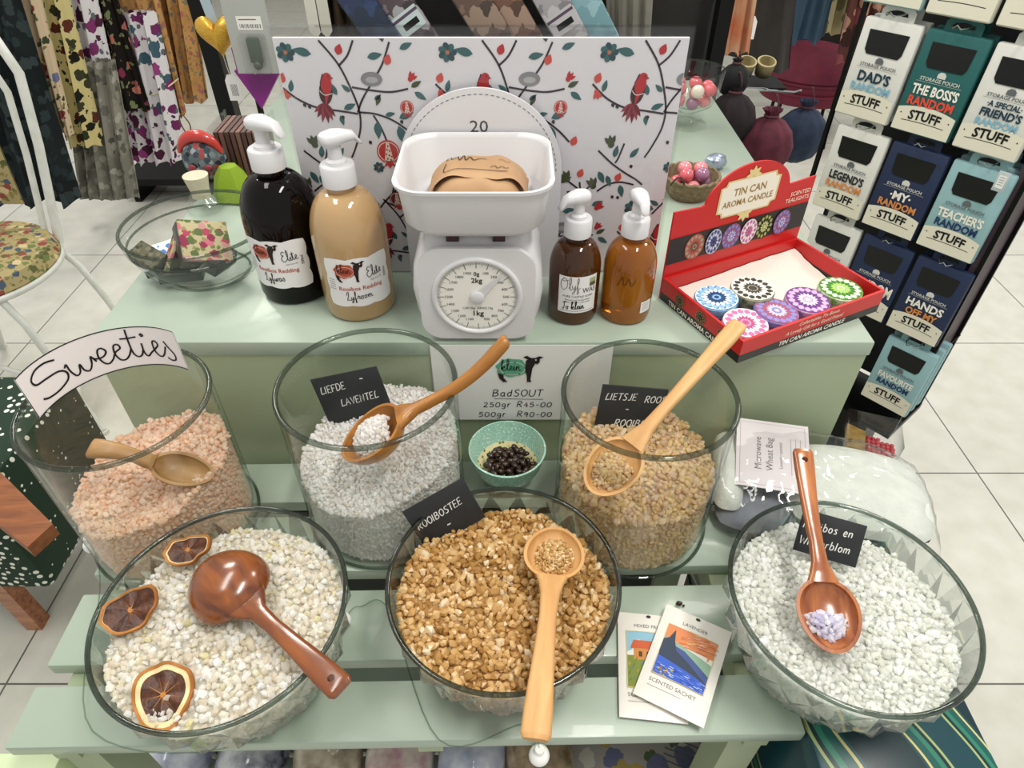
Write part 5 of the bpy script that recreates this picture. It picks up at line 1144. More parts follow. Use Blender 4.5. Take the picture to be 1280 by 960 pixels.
# ================================================================ wheat bag in clear plastic
wb = thing('wheat_bag_packet', 'clear plastic packet with a white wheat bag and a printed label, behind the right bowl', 'packet', (0.325, 0.468, ZL))
m_fleece = pm('white_fleece', '#d6dad1', 0.9, var='#cbd0c7', vscale=60, bmp=0.5, bscale=220)
m_gfab = pm('grey_fabric', '#7f848c', 0.8, var='#6f747c', vscale=50)
def pillow(cx, cy, w, h, t, z0, sd, pw=0.55):
    mb = MB()
    for s in (1, -1):
        mb.grid(lambda u, v, s=s: (cx + (u - .5) * w * (1 - 0.16 * abs(2 * v - 1) ** 3), cy + (v - .5) * h * (1 - 0.16 * abs(2 * u - 1) ** 3), z0 + s * t * (max(0, 16 * u * (1 - u) * v * (1 - v))) ** pw + 0.004 * mnoise.noise(Vector((u * 4, v * 4, sd))) * (16 * u * (1 - u) * v * (1 - v))), 26, 22)
    return mb
rz = Matrix.Rotation(R(-14), 4, 'Z')
build('fleece_bag', pillow(0.045, 0.002, 0.150, 0.125, 0.021, 0.025, 1), m_fleece, wb, mtx=rz)
build('fleece_end', pillow(-0.088, 0.0, 0.034, 0.115, 0.020, 0.025, 2), m_fleece, wb, mtx=rz)
build('grey_fabric_bag', pillow(-0.055, -0.035, 0.090, 0.075, 0.012, 0.014, 3), m_gfab, wb, mtx=rz)
k = Ink(); k.rect(-0.038, -0.046, 0.038, 0.046, pm('label_card', '#d9d2d4', 0.5), 0); k.stroke([(-0.034, -0.042), (0.034, -0.042), (0.034, 0.042), (-0.034, 0.042), (-0.034, -0.042)], 0.0006, '#a89aa0', 0.0001)
k.text('Microwave', -0.012, 0.000, 0.0100, '#6f666c', 0.0002, rot=PI / 2); k.text('Wheat Bag', 0.000, 0.000, 0.0100, '#6f666c', 0.0002, rot=PI / 2); k.text('Lavender scented', 0.010, 0, 0.005, '#8a8086', 0.0002, rot=PI / 2)
for q in range(3): k.stroke([(0.019 + q * 0.005, -0.025), (0.019 + q * 0.005, 0.025)], 0.0006, '#a59ca2', 0.0002)
k.build('label_card', wb, mtx=rz @ Matrix.Translation((-0.046, 0.010, 0.050)) @ Matrix.Rotation(0.12, 4, 'X') @ Matrix.Rotation(-0.05, 4, 'Y'))
m_film = glass('plastic_film', '#fbfbfb', '#dfe3e3', gloss=1.4, rough=0.06)
def film(u, v):
    e = (max(0, 16 * u * (1 - u) * v * (1 - v))) ** 0.5
    return ((u - .5) * 0.255 * (1 - 0.06 * abs(2 * v - 1) ** 3), (v - .5) * 0.165 * (1 - 0.10 * abs(2 * u - 1) ** 3), 0.008 + 0.057 * e + 0.004 * mnoise.noise(Vector((u * 9, v * 7, 5))) + 0.003 * mnoise.noise(Vector((u * 22, v * 18, 8))))
mb = MB(); mb.grid(film, 60, 44); build('plastic_film', mb, m_film, wb, mtx=rz, angle=60)

# ================================================================ string of little white globe lights
p1, p2, p3 = P(94, 681, ZL + 0.008), P(428, 776, ZL + 0.009), P(674, 944, ZL - 0.014)
p1.x = -0.432
lt = thing('globe_light_string', 'clear wire with small white globe bulbs running under the bowls along the shelf', 'light string', p2)
wire = [p1 + Vector((0.004, 0, 0)), p1 + Vector((0.03, -0.05, -0.003)), (p1 + p2) / 2 + Vector((-0.05, -0.14, 0)), p2 + Vector((-0.05, -0.10, -0.006)), p2, P(452, 758, ZL + 0.004), P(486, 762, ZL + 0.003), Vector((-0.06, 0.215, ZL + 0.004)), P(655, 905, ZL + 0.004), p3 + Vector((0, 0.0, 0.012)), p3]
xy, xz = smooth_pts([(w.x, w.y) for w in wire], 8), smooth_pts([(w.x, w.z) for w in wire], 8)
w2 = [Vector((a[0], a[1], b_[1])) - p2 for a, b_ in zip(xy, xz)]
m_globe = pm('white_globe', '#f4f4f0', 0.3, coat=0.3)
mb = MB(); mb.tube(w2, 0.0007, 6); build('wire', mb, glass('clear_wire', '#dfe6e0', '#a0a8a4'), lt)
for p, r in ((p1, 0.0085), (p2, 0.0085), (p3, 0.0088)):
    mb = MB(); mb.ball((0, 0, 0), r, 20, 14); mb.lathe([(r * 0.5, r * 0.7), (r * 0.42, r * 1.5)], 14); build('globe_bulb', mb, m_globe, lt, mtx=Matrix.Translation(p - p2))

# ================================================================ stock on the lower shelf, seen below the front slat and through the gaps
m_clearpk = [pm('pack_cream', '#cfc3ae', 0.25, var='#8f7f6c', vscale=40, coat=0.6), pm('pack_lilac', '#9aa0bc', 0.25, var='#d8dae2', vscale=40, coat=0.6), pm('pack_pink', '#b58a92', 0.25, var='#e2d8cc', vscale=45, coat=0.6), pm('pack_navy', '#232b4a', 0.25, var='#cfd0d6', vscale=35, coat=0.6), pm('pack_brown', '#6a543c', 0.25, var='#b5a184', vscale=45, coat=0.6)]
m_book = floral('book_print', '#a9a39c', ['#6f7390', '#b09a5a', '#5c6a4a', '#c9c3b8'], 40, 0.5)
labs = ['navy and white packet', 'cream packet with brown contents', 'pale lilac packet', 'pink and cream packet', 'brown and cream packet', 'cream packet', 'navy packet with white print']
row = [(-0.39, 1, 'beside the green post'), (-0.30, 3, 'at the left end'), (-0.215, 0, 'below the left salt bowl'), (-0.13, 2, 'below the handle of the ladle'), (-0.045, 1, 'left of the middle bowl'), (0.03, 4, 'below the middle salt bowl')]
desc = {3: 'navy and white', 0: 'cream and brown', 2: 'pink and cream', 1: 'lilac and white', 4: 'brown and beige'}
for x, mi_, wh in row:
    mb = pillow(0, 0, 0.080, 0.110, 0.030, 0.0315, mi_ + x, 0.35)
    tag(build('gift_packet', mb, m_clearpk[mi_], mtx=at(x, 0.300, 0.56) @ Matrix.Rotation(R(8 * math.sin(x * 50)), 4, 'Z')), '%s gift packet on the lower shelf, %s' % (desc[mi_], wh), 'packet', 'gift packets on the lower shelf')
o = thing('magazine', 'glossy magazine with a painted cover lying on the lower shelf at the right', 'magazine', mtx=at(0.150, 0.305, 0.560) @ Matrix.Rotation(R(-22), 4, 'Z'))
mb = MB(); mb.box(-0.085, 0.085, -0.06, 0.06, 0.0006, 0.010); build('pages', mb, pm('magazine_pages', '#d8d6d0', 0.6), o)
mb = MB(); mb.box(-0.086, 0.086, -0.061, 0.061, 0.0102, 0.0108); build('cover', mb, m_book, o)
k = Ink()
for q in range(9): k.stroke([(0.03, 0.045 - q * 0.007), (0.078, 0.045 - q * 0.007)], 0.0018, '#6c6a70', 0)
k.build('printed_lines', o, fn=lambda x, y, z: (x, y, 0.0111))

# ================================================================ pouch rack at the right
m_blackm = pm('black_metal', '#141414', 0.4, 0.6); m_chrome = pm('wire_chrome', '#b9bcbc', 0.2, 1.0)
m_panel = pm('plum_panel', '#4a3a44', 0.5, var='#3f3039', vscale=10)
D0 = PY(1103, 83, 1.30); B0 = P(1187, 99, D0.z); C0 = P(1266, 122, D0.z)
e_ = (C0 - D0); e_.z = 0; stp = e_.length / 2; e_.normalize(); nrm = Vector((e_.y, -e_.x, 0))   # nrm faces the camera side
if nrm.y > 0: nrm = -nrm
ROWH = 0.189
rk = thing('pouch_rack', 'black metal floor rack with a plum side panel holding rows of storage pouches', 'rack', (D0.x + e_.x * stp, D0.y + e_.y * stp, 0.0))
RM = Matrix((e_, -nrm, Vector((0, 0, 1)))).transposed().to_4x4()      # local x along the row, y into the rack, z up
RW0 = RM.copy(); RW0.translation = (D0.x, D0.y, 0)
rk.matrix_world = RW0
def rbox(nm, x0, x1, y0, y1, z0, z1, m):
    mb = MB(); mb.box(x0, x1, y0, y1, z0, z1); return build(nm, mb, m, rk, smooth=False)
rbox('back_panel', -0.06, 2.55 * stp, 0.125, 0.130, 0.36, 1.75, pm('rack_back', '#191a1c', 0.6))
rbox('side_panel', 2.55 * stp, 2.55 * stp + 0.012, 0.0, 0.13, 0.40, 1.75, m_panel)
for x in (-0.065, 2.55 * stp + 0.016):
    for y in (0.0, 0.13): rbox('post', x - 0.004, x + 0.004, y - 0.004, y + 0.004, 0.34, 1.75, m_blackm)
rbox('base_tray', -0.07, 2.55 * stp + 0.02, -0.02, 0.14, 0.325, 0.34, m_blackm)
rbox('plinth', 0.05, 2.2 * stp, 0.02, 0.12, 0.0, 0.3245, m_blackm)
for zz in (0.55, 0.95):
    mb = MB(); mb.tube([(2.55 * stp + 0.020, 0.00, zz), (2.55 * stp + 0.020, 0.13, zz)], 0.002, 6); build('cross_wire', mb, m_blackm, rk)
CRM = '#dcd8c4'
PCOL = {'white': '#d9d9d2', 'teal': '#1d5c5a', 'navy': '#1c2a4a', 'aqua': '#8fb4b8', 'cream': '#d5d2c0'}
m_pouch = {k: pm('pouch_' + k, v, 0.55, bmp=0.1, bscale=90) for k, v in PCOL.items()}
m_pcream = pm('pouch_cream_foot', CRM, 0.6); m_window = pm('pouch_window', '#0b0c0e', 0.35)
PW, PH, PT = 0.052, 0.090, 0.017
def pouch(lab, col, r, lines, dx=0.0, dy=0.0, stuff=True, depth=0, grp='storage pouches on the rack'):
    z = D0.z + (1 - r) * ROWH; c_ = dx + (r - 1) * 0.013
    f = RW0 @ Matrix.Translation((c_, -0.02 + depth * 0.030, z)) @ Matrix.Rotation(-0.05, 4, 'X')
    o = thing('storage_pouch', lab, 'pouch', mtx=f, group=grp); m = m_pouch[col]; dark = col in ('teal', 'navy')
    mb = MB(); mb.box(-PW, PW, 0.001, PT, -PH, PH * 0.86, bev=0.004); build('pouch_body', mb, m, o)
    # hanging header
    hp = [(-0.030, PH * 0.80), (0.030, PH * 0.80), (0.030, PH * 1.02), (0.024, PH * 1.09), (-0.024, PH * 1.09), (-0.030, PH * 1.02)]
    mb = MB(); mb.prism(hp, 0, 0.0015, mtx=Matrix(((1, 0, 0, 0), (0, 0, -1, PT * 0.6), (0, 1, 0, 0), (0, 0, 0, 1)))); hd_ = build('hang_header', mb, m, o, smooth=False)
    k = Ink(); k.poly([(-0.018, PH * .94), (0.018, PH * .94), (0.016, PH * 1.0), (0.004, PH * 1.03), (-0.004, PH * 1.03), (-0.016, PH * 1.0)], '#15161a', 0); k.build('euro_slot', hd_, fn=lambda x, y, z_: (x, PT * 0.6 - 0.0022, y))
    if depth == 0:
        k = Ink(); k.poly([(-0.036, PH * 0.66), (0.036, PH * 0.66), (0.034, PH * 0.30), (0.029, PH * 0.22), (-0.029, PH * 0.22), (-0.034, PH * 0.30)], m_window, 0); k.build('window', o, fn=lambda x, y, z_: (x, -0.0002, y))
        k = Ink(); arc = [(-PW + 0.002 + (2 * PW - 0.004) * q / 16, -PH * 0.46 - 0.008 * (2 * q / 16 - 1) ** 2) for q in range(17)]
        k.poly([(-PW + 0.002, -PH + 0.003), (PW - 0.002, -PH + 0.003)] + arc[::-1], m_pcream, 0)
        k.stroke([(x, y - 0.0265 + 0.006 * ((x / PW) ** 2)) for x, y in arc[2:-2]], 0.0011, '#1c1c1e', 0.0003)
        k.build('cream_foot', o, fn=lambda x, y, z_: (x, -0.0001 - z_, y))
        k = Ink(); sm = '#cfcfc8' if dark else '#5f6468'
        k.poly([(-.007, PH * .08), (.007, PH * .08), (.007, PH * .15), (.003, PH * .19), (-.003, PH * .19), (-.007, PH * .15)], sm, 0); k.text('STORAGE POUCH', 0, PH * 0.0, 0.0082, sm, 0, bold=0.015)
        k.stroke([(-0.038, PH * -.025), (0.038, PH * -.025)], 0.0004, sm, 0)
        y = PH * -0.03
        for t, col_, s_, xs_ in lines:
            y -= s_ * 0.92; k.text(t, 0, y, s_, col_, 0.0002, bold=0.035, xs=xs_)
        if stuff: k.text('STUFF', 0, -PH * 0.46 - 0.0225, 0.0215, '#17181a', 0.0003, bold=0.03, xs=0.95, arc=2.0); k.ell(-0.042, -PH * .46 - 0.0165, 0.0012, 0.0012, '#17181a', 0.0003, 8); k.ell(0.042, -PH * .46 - 0.0165, 0.0012, 0.0012, '#17181a', 0.0003, 8)
        k.build('lettering', o, fn=lambda x, y_, z_: (x, -0.0004 - z_, y_))
        mb = MB(); mb.tube([(-0.013, 0.125, PH * 1.03), (-0.013, -0.012, PH * 0.99), (-0.006, -0.024, PH * 0.97), (0.0, -0.026, PH * 1.03), (0.006, -0.024, PH * 0.97), (0.013, -0.012, PH * 0.99), (0.013, 0.125, PH * 1.03)], 0.0012, 6)
        hk = build('wire_hook', mb, m_chrome, rk, mtx=RW0.inverted() @ f)
    return o
DKT, SKY, ORG, RDT, WHT, NVY = '#1f3a4c', '#7fb0c4', '#d0884a', '#d8503c', '#e9e6da', '#23385f'
pouch("white storage pouch reading DAD'S RANDOM STUFF", 'white', 1, (("DAD'S", DKT, 0.0235, 0.92), ('RANDOM', SKY, 0.0185, 0.92)), 0)
pouch("dark teal storage pouch reading THE BOSS'S RANDOM STUFF", 'teal', 1, (("THE BOSS'S", WHT, 0.0215, 0.72), ('RANDOM', RDT, 0.0205, 0.88)), stp)
pouch("white storage pouch reading A SPECIAL FRIEND'S RANDOM STUFF", 'white', 1, (('·A SPECIAL·', DKT, 0.0120, 0.9), ("FRIEND'S", DKT, 0.0175, 0.92), ('RANDOM', SKY, 0.0165, 0.92)), 2 * stp)
pouch("white storage pouch reading LEGEND'S RANDOM STUFF", 'white', 2, (("LEGEND'S", '#232426', 0.0220, 0.74), ('RANDOM', ORG, 0.0185, 0.92)), 0)
pouch('navy storage pouch reading MY RANDOM STUFF', 'navy', 2, (('·MY·', WHT, 0.0215, 1.0), ('RANDOM', ORG, 0.0185, 0.9)), stp)
pouch("pale blue storage pouch reading TEACHER'S RANDOM STUFF", 'aqua', 2, (("TEACHER'S", WHT, 0.0215, 0.74), ('RANDOM', NVY, 0.0190, 0.9)), 2 * stp)
pouch("white storage pouch reading MR FIXIT'S STUFF", 'white', 3, (("MR FIXIT'S", '#232426', 0.0220, 0.70), ('RANDOM', SKY, 0.0185, 0.92)), 0)
pouch('navy storage pouch reading RANDOM, between the MR FIXIT and the HANDS OFF pouches', 'navy', 3, (('RANDOM', WHT, 0.0330, 0.62),), stp)
pouch('navy storage pouch reading HANDS OFF MY STUFF', 'navy', 3, (('HANDS', WHT, 0.0225, 0.95), ('OFF MY', ORG, 0.0195, 0.9)), 2 * stp)
pouch('pale blue storage pouch reading FAVOURITE RANDOM STUFF, lowest on the rack', 'aqua', 4, (('FAVOURITE', WHT, 0.0185, 0.78), ('RANDOM', NVY, 0.0175, 0.9)), 2 * stp)
pouch('pale blue pouch whose foot shows at the top edge, above the DAD pouch', 'aqua', 0, (), 0, stuff=False)
pouch('cream pouch whose foot shows at the top edge, above the BOSS pouch', 'cream', 0, (), stp, stuff=False)
pouch('cream pouch at the top right corner, lettering cut by the edge', 'cream', 0, (), 2 * stp, stuff=False)
for nm, r, col in (("second pale blue pouch, behind the TEACHER'S pouch", 2, 'aqua'), ('second navy pouch, behind the HANDS OFF pouch', 3, 'navy'), ('second pale blue pouch, behind the FAVOURITE pouch', 4, 'aqua'), ("second white pouch, behind the DAD'S pouch", 1, 'white'), ("second teal pouch, behind the BOSS'S pouch", 1, 'teal')):
    pouch(nm, col, r, (), {'white': 0, 'teal': stp}.get(col, 2 * stp), depth=1)
for nm, r, col in (('third pale blue pouch, last in line behind the FAVOURITE pouch', 4, 'aqua'), ("third pale blue pouch, last in line behind the TEACHER'S pouch", 2, 'aqua')):
    pouch(nm, col, r, (), 2 * stp, depth=2)
# price label holder hanging by the teacher's pouch
p = RW0 @ Vector((2.46 * stp, -0.045, D0.z - 0.115)); tk = thing('price_holder', 'small clear price label holder clipped beside the pale blue pouch', 'label holder', mtx=Matrix.Translation(p) @ RM)
mb = MB(); mb.box(-0.009, 0.009, 0, 0.002, -0.017, 0.017, bev=0.0006); build('holder', mb, pm('holder_plastic', '#b9c4c6', 0.2, coat=0.5), tk)
k = Ink(); k.rect(-0.006, -0.011, 0.006, 0.011, '#e8e8e4', 0)
for q in range(4): k.stroke([(-0.004, 0.007 - q * 0.004), (0.004, 0.007 - q * 0.004)], 0.0008, '#4c4c50', 0.0001)
k.build('label_slip', tk, fn=lambda x, y, z: (x, -0.0003 - z, y))
# clear box of red beads on the base of the rack
c = P(1084, 556, 0.34); bxm = thing('bead_box', 'clear plastic box of small red beads below the pouches', 'box', mtx=Matrix.Translation((c.x, c.y, 0.3405)) @ Matrix.Rotation(R(-20), 4, 'Z'))
mb = MB(); mb.box(-0.055, 0.055, -0.045, 0.045, 0.0, 0.055, bev=0.002); build('box_shell', mb, m_film, bxm)
m_redb = pm('red_bead', '#c8283a', 0.2, coat=0.5)
rgb = random.Random(9); bm2 = MB(); bm2.ball((0, 0, 0), 0.0052, 12, 8); bme = bm2.mesh('red_bead', m_redb)
for i in range(54):
    j = i % 27; x = -0.004 + (j % 6) * 0.0098 + rgb.uniform(-.001, .001); y = -0.036 + (j // 6) * 0.0098 + rgb.uniform(-.001, .001); z = 0.0075 + (i // 27) * 0.0095
    o = bpy.data.objects.new('red_bead', bme); COL.objects.link(o); o.location = bxm.matrix_world @ Vector((x, y, z)); tag(o, 'small shiny red bead in the clear box below the pouch rack', 'bead', 'red beads in the clear box')
mb = MB(); mb.prism([(-0.05, -0.04), (-0.012, -0.04), (-0.010, 0.02), (-0.048, 0.035)], 0.004, 0.020); tag(build('gold_ribbon_roll', mb, pm('gold_fabric', '#9a7a3c', 0.5, var='#b8964f', vscale=60), mtx=bxm.matrix_world, angle=20), 'folded gold cloth piece beside the red beads in the clear box', 'cloth')

# ================================================================ white garden chair at the left
m_wm = pm('white_painted_metal', '#e4e6e0', 0.35, var='#d6d8d0', vscale=30)
m_tap = floral('tapestry_floral', '#a3966c', ['#8a4a44', '#6b7a4a', '#4c5a6a', '#c8b48a', '#a86a5a', '#5c6038'], 41, 0.46, ['#6f7040', '#8a7a50', '#b09a6a'])
ccx, ccy, SZ = -1.49, 1.60, 0.44
ch = thing('garden_chair', 'white scrolled metal garden chair with a tapestry floral cushion at the left edge', 'chair', (ccx, ccy, 0))
mb = MB(); mb.tube([(0.205 * math.cos(a), 0.205 * math.sin(a), SZ) for a in [2 * PI * q / 48 for q in range(48)]], 0.011, 10, closed=True); build('seat_ring', mb, m_wm, ch)
mb = MB(); mb.lathe([(1e-7, SZ - 0.008), (0.205, SZ - 0.008), (0.212, SZ + 0.014), (0.198, SZ + 0.045), (0.12, SZ + 0.060), (1e-7, SZ + 0.064)], 48); build('seat_cushion', mb, m_tap, ch)
for sx, sy in ((1, 1), (1, -1), (-1, 1), (-1, -1)):
    mb = MB(); pts = smooth_pts([(0, 0)], 1); L = [(0.14, 0.14, SZ - 0.008), (0.175, 0.15, 0.36), (0.20, 0.16, 0.24), (0.215, 0.17, 0.12), (0.27, 0.205, 0.012)]
    mb.tube([(x * sx, y * sy, z) for x, y, z in L], 0.010, 10); mb.lathe([(0.013, 0.0), (0.013, 0.012), (1e-7, 0.014)], 14, cx=0.27 * sx, cy=0.205 * sy); build('leg', mb, m_wm, ch)
for sx in (1, -1):
    mb = MB(); mb.tube([(0.215 * sx, 0.17 * sy, 0.10 + 0.10 * math.sin(PI * q / 12)) for q, sy in [(q, -1 + 2 * q / 12) for q in range(13)]], 0.007, 8); build('stretcher', mb, m_wm, ch)
mb = MB(); mb.tube([(-0.217, -0.171, 0.11)] + [(-0.21 + 0.42 * q / 14, -0.165, 0.10 + 0.13 * math.sin(PI * q / 14)) for q in range(15)] + [(0.217, -0.171, 0.11)], 0.007, 8); build('stretcher', mb, m_wm, ch)
arch = [(0.150, 0.150, SZ), (0.172, 0.165, 0.56), (0.205, 0.18, 0.72), (0.232, 0.195, 0.90), (0.20, 0.20, 1.02), (0.10, 0.205, 1.09), (0.0, 0.205, 1.11)]
arch = arch + [(-x, y, z) for x, y, z in arch[-2::-1]]
mb = MB(); mb.tube(arch, 0.012, 12); build('back_frame', mb, m_wm, ch)
mb = MB(); mb.tube([(x * 0.78, y - 0.002, SZ + (z - SZ) * 0.9) for x, y, z in arch], 0.009, 10); build('back_frame', mb, m_wm, ch)
mb = MB(); mb.grid(lambda u, v: ((u - .5) * 0.20, 0.155 + 0.035 * v - 0.02 * math.sin(PI * u) * math.sin(PI * v), 0.56 + 0.28 * v), 16, 16); mb.grid(lambda u, v: ((u - .5) * 0.20, 0.160 + 0.035 * v + 0.02 * math.sin(PI * u) * math.sin(PI * v), 0.56 + 0.28 * v), 16, 16); build('back_pad', mb, m_tap, ch)
# dotted ottoman with a wooden plank
m_dot, nt, b = newmat('green_polka_dots')
vv = N(nt, 'ShaderNodeTexVoronoi', Scale=58.0, Randomness=0.5); nt.links.new(coord(nt), vv.inputs['Vector'])
nt.links.new(ramp(nt, vv.outputs['Distance'], [(0, '#e6e8dc'), (0.30, '#14301f')], 'CONSTANT'), b.inputs['Base Color']); b.inputs['Roughness'].default_value = 0.8
ot = thing('dotted_stool', 'low stool covered in dark green cloth with white dots, beside the pink salt jar', 'stool', (-1.13, 0.895, 0))
mb = MB(); mb.box(-0.30, 0.185, -0.150, 0.19, 0.20, 0.50, bev=0.02); build('dotted_cover', mb, m_dot, ot)
for sx in (-0.27, 0.02):
    for sy in (-0.13, 0.14): mb = MB(); mb.box(sx, sx + 0.035, sy, sy + 0.035, 0, 0.1995); build('leg', mb, w_red2, ot)
q = [P(-30, 560, 0.53), P(66, 655, 0.53), P(34, 684, 0.53), P(-70, 600, 0.53)]
mb = MB(); mb.prism([(a.x, a.y) for a in q][::-1], 0.503, 0.530); tag(build('wooden_plank', mb, wood('orange_wood', '#7a4320', '#9c5c2e', 0.45, 0.1)), 'short orange-brown wooden plank lying on the dotted stool', 'plank')

# ================================================================ hanging clothes at the back left
def hang(nm, lab, cat, hem, top, vh, Y, mat, folds=4, dep=0.05, Yt=None, seed=0, hem_slope=0, grp=None, ztop=None):
    a, b_ = PY(hem[0], vh, Y), PY(hem[1], vh + hem_slope, Y); c, d_ = PY(top[0], 0, Yt or Y), PY(top[1], 0, Yt or Y)
    if ztop:
        c = a.lerp(c, (ztop - a.z) / (c.z - a.z)); d_ = b_.lerp(d_, (ztop - b_.z) / (d_.z - b_.z))
    rg = random.Random(seed); ph = [rg.uniform(0, 6) for _ in range(4)]
    n = 90
    def f(u, v):
        t = 2 * PI * u; s = 0.5 - 0.5 * math.cos(t); back = math.sin(t)
        l = a.lerp(b_, s); h = c.lerp(d_, s); p = l.lerp(h, v)
        w = (1 - 0.45 * v); y = -dep * back * (0.55 + 0.45 * w) + dep * 0.75 * w * math.sin(2 * PI * folds * s + ph[0] + 0.5 * math.sin(3 * v + ph[1])) * (1 if back > 0 else 0.5)
        y += dep * 0.3 * w * math.sin(2 * PI * folds * 2.3 * s + ph[2])
        return p.x, p.y + y, p.z + 0.012 * (1 - v) * math.sin(2 * PI * folds * s + ph[3])
    mb = MB(); mb.grid(f, n, 22, cu=True)
    return tag(build(nm, mb, mat, angle=80), lab, cat, grp)
G = 'clothes hanging on the left rail'
m_lace = floral('dark_lace', '#1c2426', ['#2b3638', '#232d30', '#343e40', '#1c2426'], 24, 0.5, gvar='#151c1e')
m_creamf = floral('cream_floral', '#cdb89a', ['#a98a3c', '#6b6f92', '#4c4a34', '#7a3c3c', '#3c4430'], 19, 0.33, ['#5a5c3c', '#cdb89a', '#77704a'])
m_yelf = floral('yellow_black_floral', '#c8bb84', ['#1c1c16', '#5a2c24', '#2c3420', '#3a3a28'], 20, 0.40, ['#4a5a34', '#c8bb84', '#2c2c20'])
m_purf = floral('white_purple_floral', '#d6d2d6', ['#6b2c5c', '#8c3c76', '#4a2238', '#3f5a68', '#7a3466'], 17, 0.42, ['#5c6a6c', '#d6d2d6', '#4c2a44'])
m_blkf = floral('black_pink_floral', '#16120f', ['#a8685a', '#8a5048', '#6f7a52', '#7a3048'], 22, 0.36, ['#5a6040', '#16120f', '#777a58'])
m_orgf = floral('tan_floral', '#b58a55', ['#7a6a62', '#a4605c', '#6f665c', '#9c5c50', '#77705e'], 34, 0.36, ['#7a7050', '#b58a55', '#8f6f4a'], gvar='#a87c48')
m_glace = floral('grey_lace', '#8d8a80', ['#6f6d66', '#a5a298', '#5c5a54', '#8d8a80'], 30, 0.45, gvar='#77756c')
hang('dress', 'dark slate lace dress, nearest the white chair on the clothes rail', 'dress', (-20, 104), (-70, 24), 250, 2.30, m_lace, 3, 0.035, seed=1, grp=G, ztop=1.3)
hang('dress', 'narrow cream dress with scattered flowers, next to the dark lace dress', 'dress', (56, 93), (18, 52), 168, 2.42, m_creamf, 2, 0.03, seed=2, grp=G, ztop=1.3)
hang('dress', 'yellowish cream dress with black leaf print, right of the scattered-flower dress', 'dress', (86, 128), (48, 86), 182, 2.56, m_yelf, 2, 0.03, seed=3, grp=G, ztop=1.3)
hang('dress', 'white dress with large purple flowers, left of the black floral one', 'dress', (112, 156), (80, 120), 166, 2.70, m_purf, 2, 0.032, seed=4, grp=G, ztop=1.3)
hang('dress', 'black dress with pink flowers and green leaves, left of the tan dresses', 'dress', (140, 186), (116, 146), 136, 2.84, m_blkf, 2, 0.032, seed=5, grp=G, ztop=1.3)
td = hang('dress', 'tan floral dress with a white cord tied round it', 'dress', (178, 234), (142, 200), 152, 2.98, m_orgf, 3, 0.034, seed=6, grp=G, hem_slope=-8, ztop=1.3)
hang('dress', 'tan floral dress at the right end of the clothes rail', 'dress', (222, 258), (196, 240), 124, 3.14, m_orgf, 3, 0.034, seed=7, grp=G, ztop=1.3)
hang('skirt', 'grey lace skirt with a ruffled hem below the yellowish cream dress', 'skirt', (98, 172), (70, 130), 246, 2.63, m_glace, 5, 0.03, seed=8, grp=G, ztop=0.70)
hang('skirt', 'pale skirt with small purple flowers below the black floral dress', 'skirt', (160, 236), (120, 190), 202, 2.91, m_purf, 4, 0.028, seed=9, grp=G, ztop=0.80)
a, b_ = PY(176, 118, 2.92), PY(216, 104, 2.92); mb = MB(); mb.tube([(a.x, 2.98, a.z)] + [tuple(a.lerp(b_, q / 8) + Vector((0, -0.03 * math.sin(PI * q / 8), -0.012 * math.sin(PI * q / 8)))) for q in range(9)] + [(b_.x, 2.98, b_.z)], 0.003, 6)
o = build('tie_cord', mb, flat('#cfc3a4'), td)
cr_ = thing('clothes_rail', 'dark clothes rail stand carrying the hanging dresses', 'clothes rail', (-1.75, 2.62, 0))
l0, l1 = Vector((-0.9, -0.55, 1.42)), Vector((0.55, 0.62, 1.42))
mb = MB(); mb.tube([l0, l1], 0.014, 12); build('rail', mb, m_blackm, cr_)
for q in (l0, l1):
    mb = MB(); mb.tube([(q.x, q.y, 0.04), (q.x, q.y, 1.44)], 0.014, 12); build('upright', mb, m_blackm, cr_)
    mb = MB(); mb.box(q.x - 0.03, q.x + 0.03, q.y - 0.28, q.y + 0.28, 0.0, 0.04); build('foot', mb, m_blackm, cr_)
# a hanger for each garment: hook down to the cloth
for o in [x for x in bpy.data.objects if x.get('group') == G]:
    pass
# low black bench behind the rail
a = P(152, 222, 0.12); b_ = P(275, 216, 0.12)
tbn = thing('low_bench', 'low black bench rail standing on the floor behind the clear glass bowl', 'bench', ((a.x + b_.x) / 2, a.y, 0))
hw = (b_.x - a.x) / 2
mb = MB(); mb.box(-hw, hw, -0.02, 0.26, 0.09, 0.12); build('bench_top', mb, m_blackm, tbn)
for sx in (-hw + 0.02, hw - 0.05):
    mb = MB(); mb.box(sx, sx + 0.03, 0.0, 0.24, 0, 0.0898); build('leg', mb, m_blackm, tbn)

# ================================================================ things at the back left corner of the box
def upr(u, v): p = P(u, v, ZT); p.z = ZT; return p
p = upr(258, 262); cbt = thing('corked_bottle', 'small clear bottle with a wide beige stopper behind the clear glass bowl', 'bottle', p)
mb = MB(); mb.lathe([(1e-7, 0.0004), (0.022, 0.0004), (0.024, 0.004), (0.024, 0.012), (0.016, 0.020), (0.015, 0.026), (0.0125, 0.026), (0.0125, 0.02), (0.0205, 0.011), (1e-7, 0.004)], 28); build('bottle_body', mb, m_glass, cbt)
mb = MB(); mb.lathe([(1e-7, 0.020), (0.0122, 0.020), (0.0125, 0.030), (0.0165, 0.050), (1e-7, 0.051)], 24); build('stopper', mb, pm('beige_cork', '#cdc4ae', 0.8, var='#c2b79e', vscale=60), cbt)
p = upr(296, 246); mb = MB(); mb.lathe([(1e-7, 0.0), (0.030, 0.0), (0.032, 0.004), (0.024, 0.030), (0.012, 0.046), (1e-7, 0.048)], 6); 
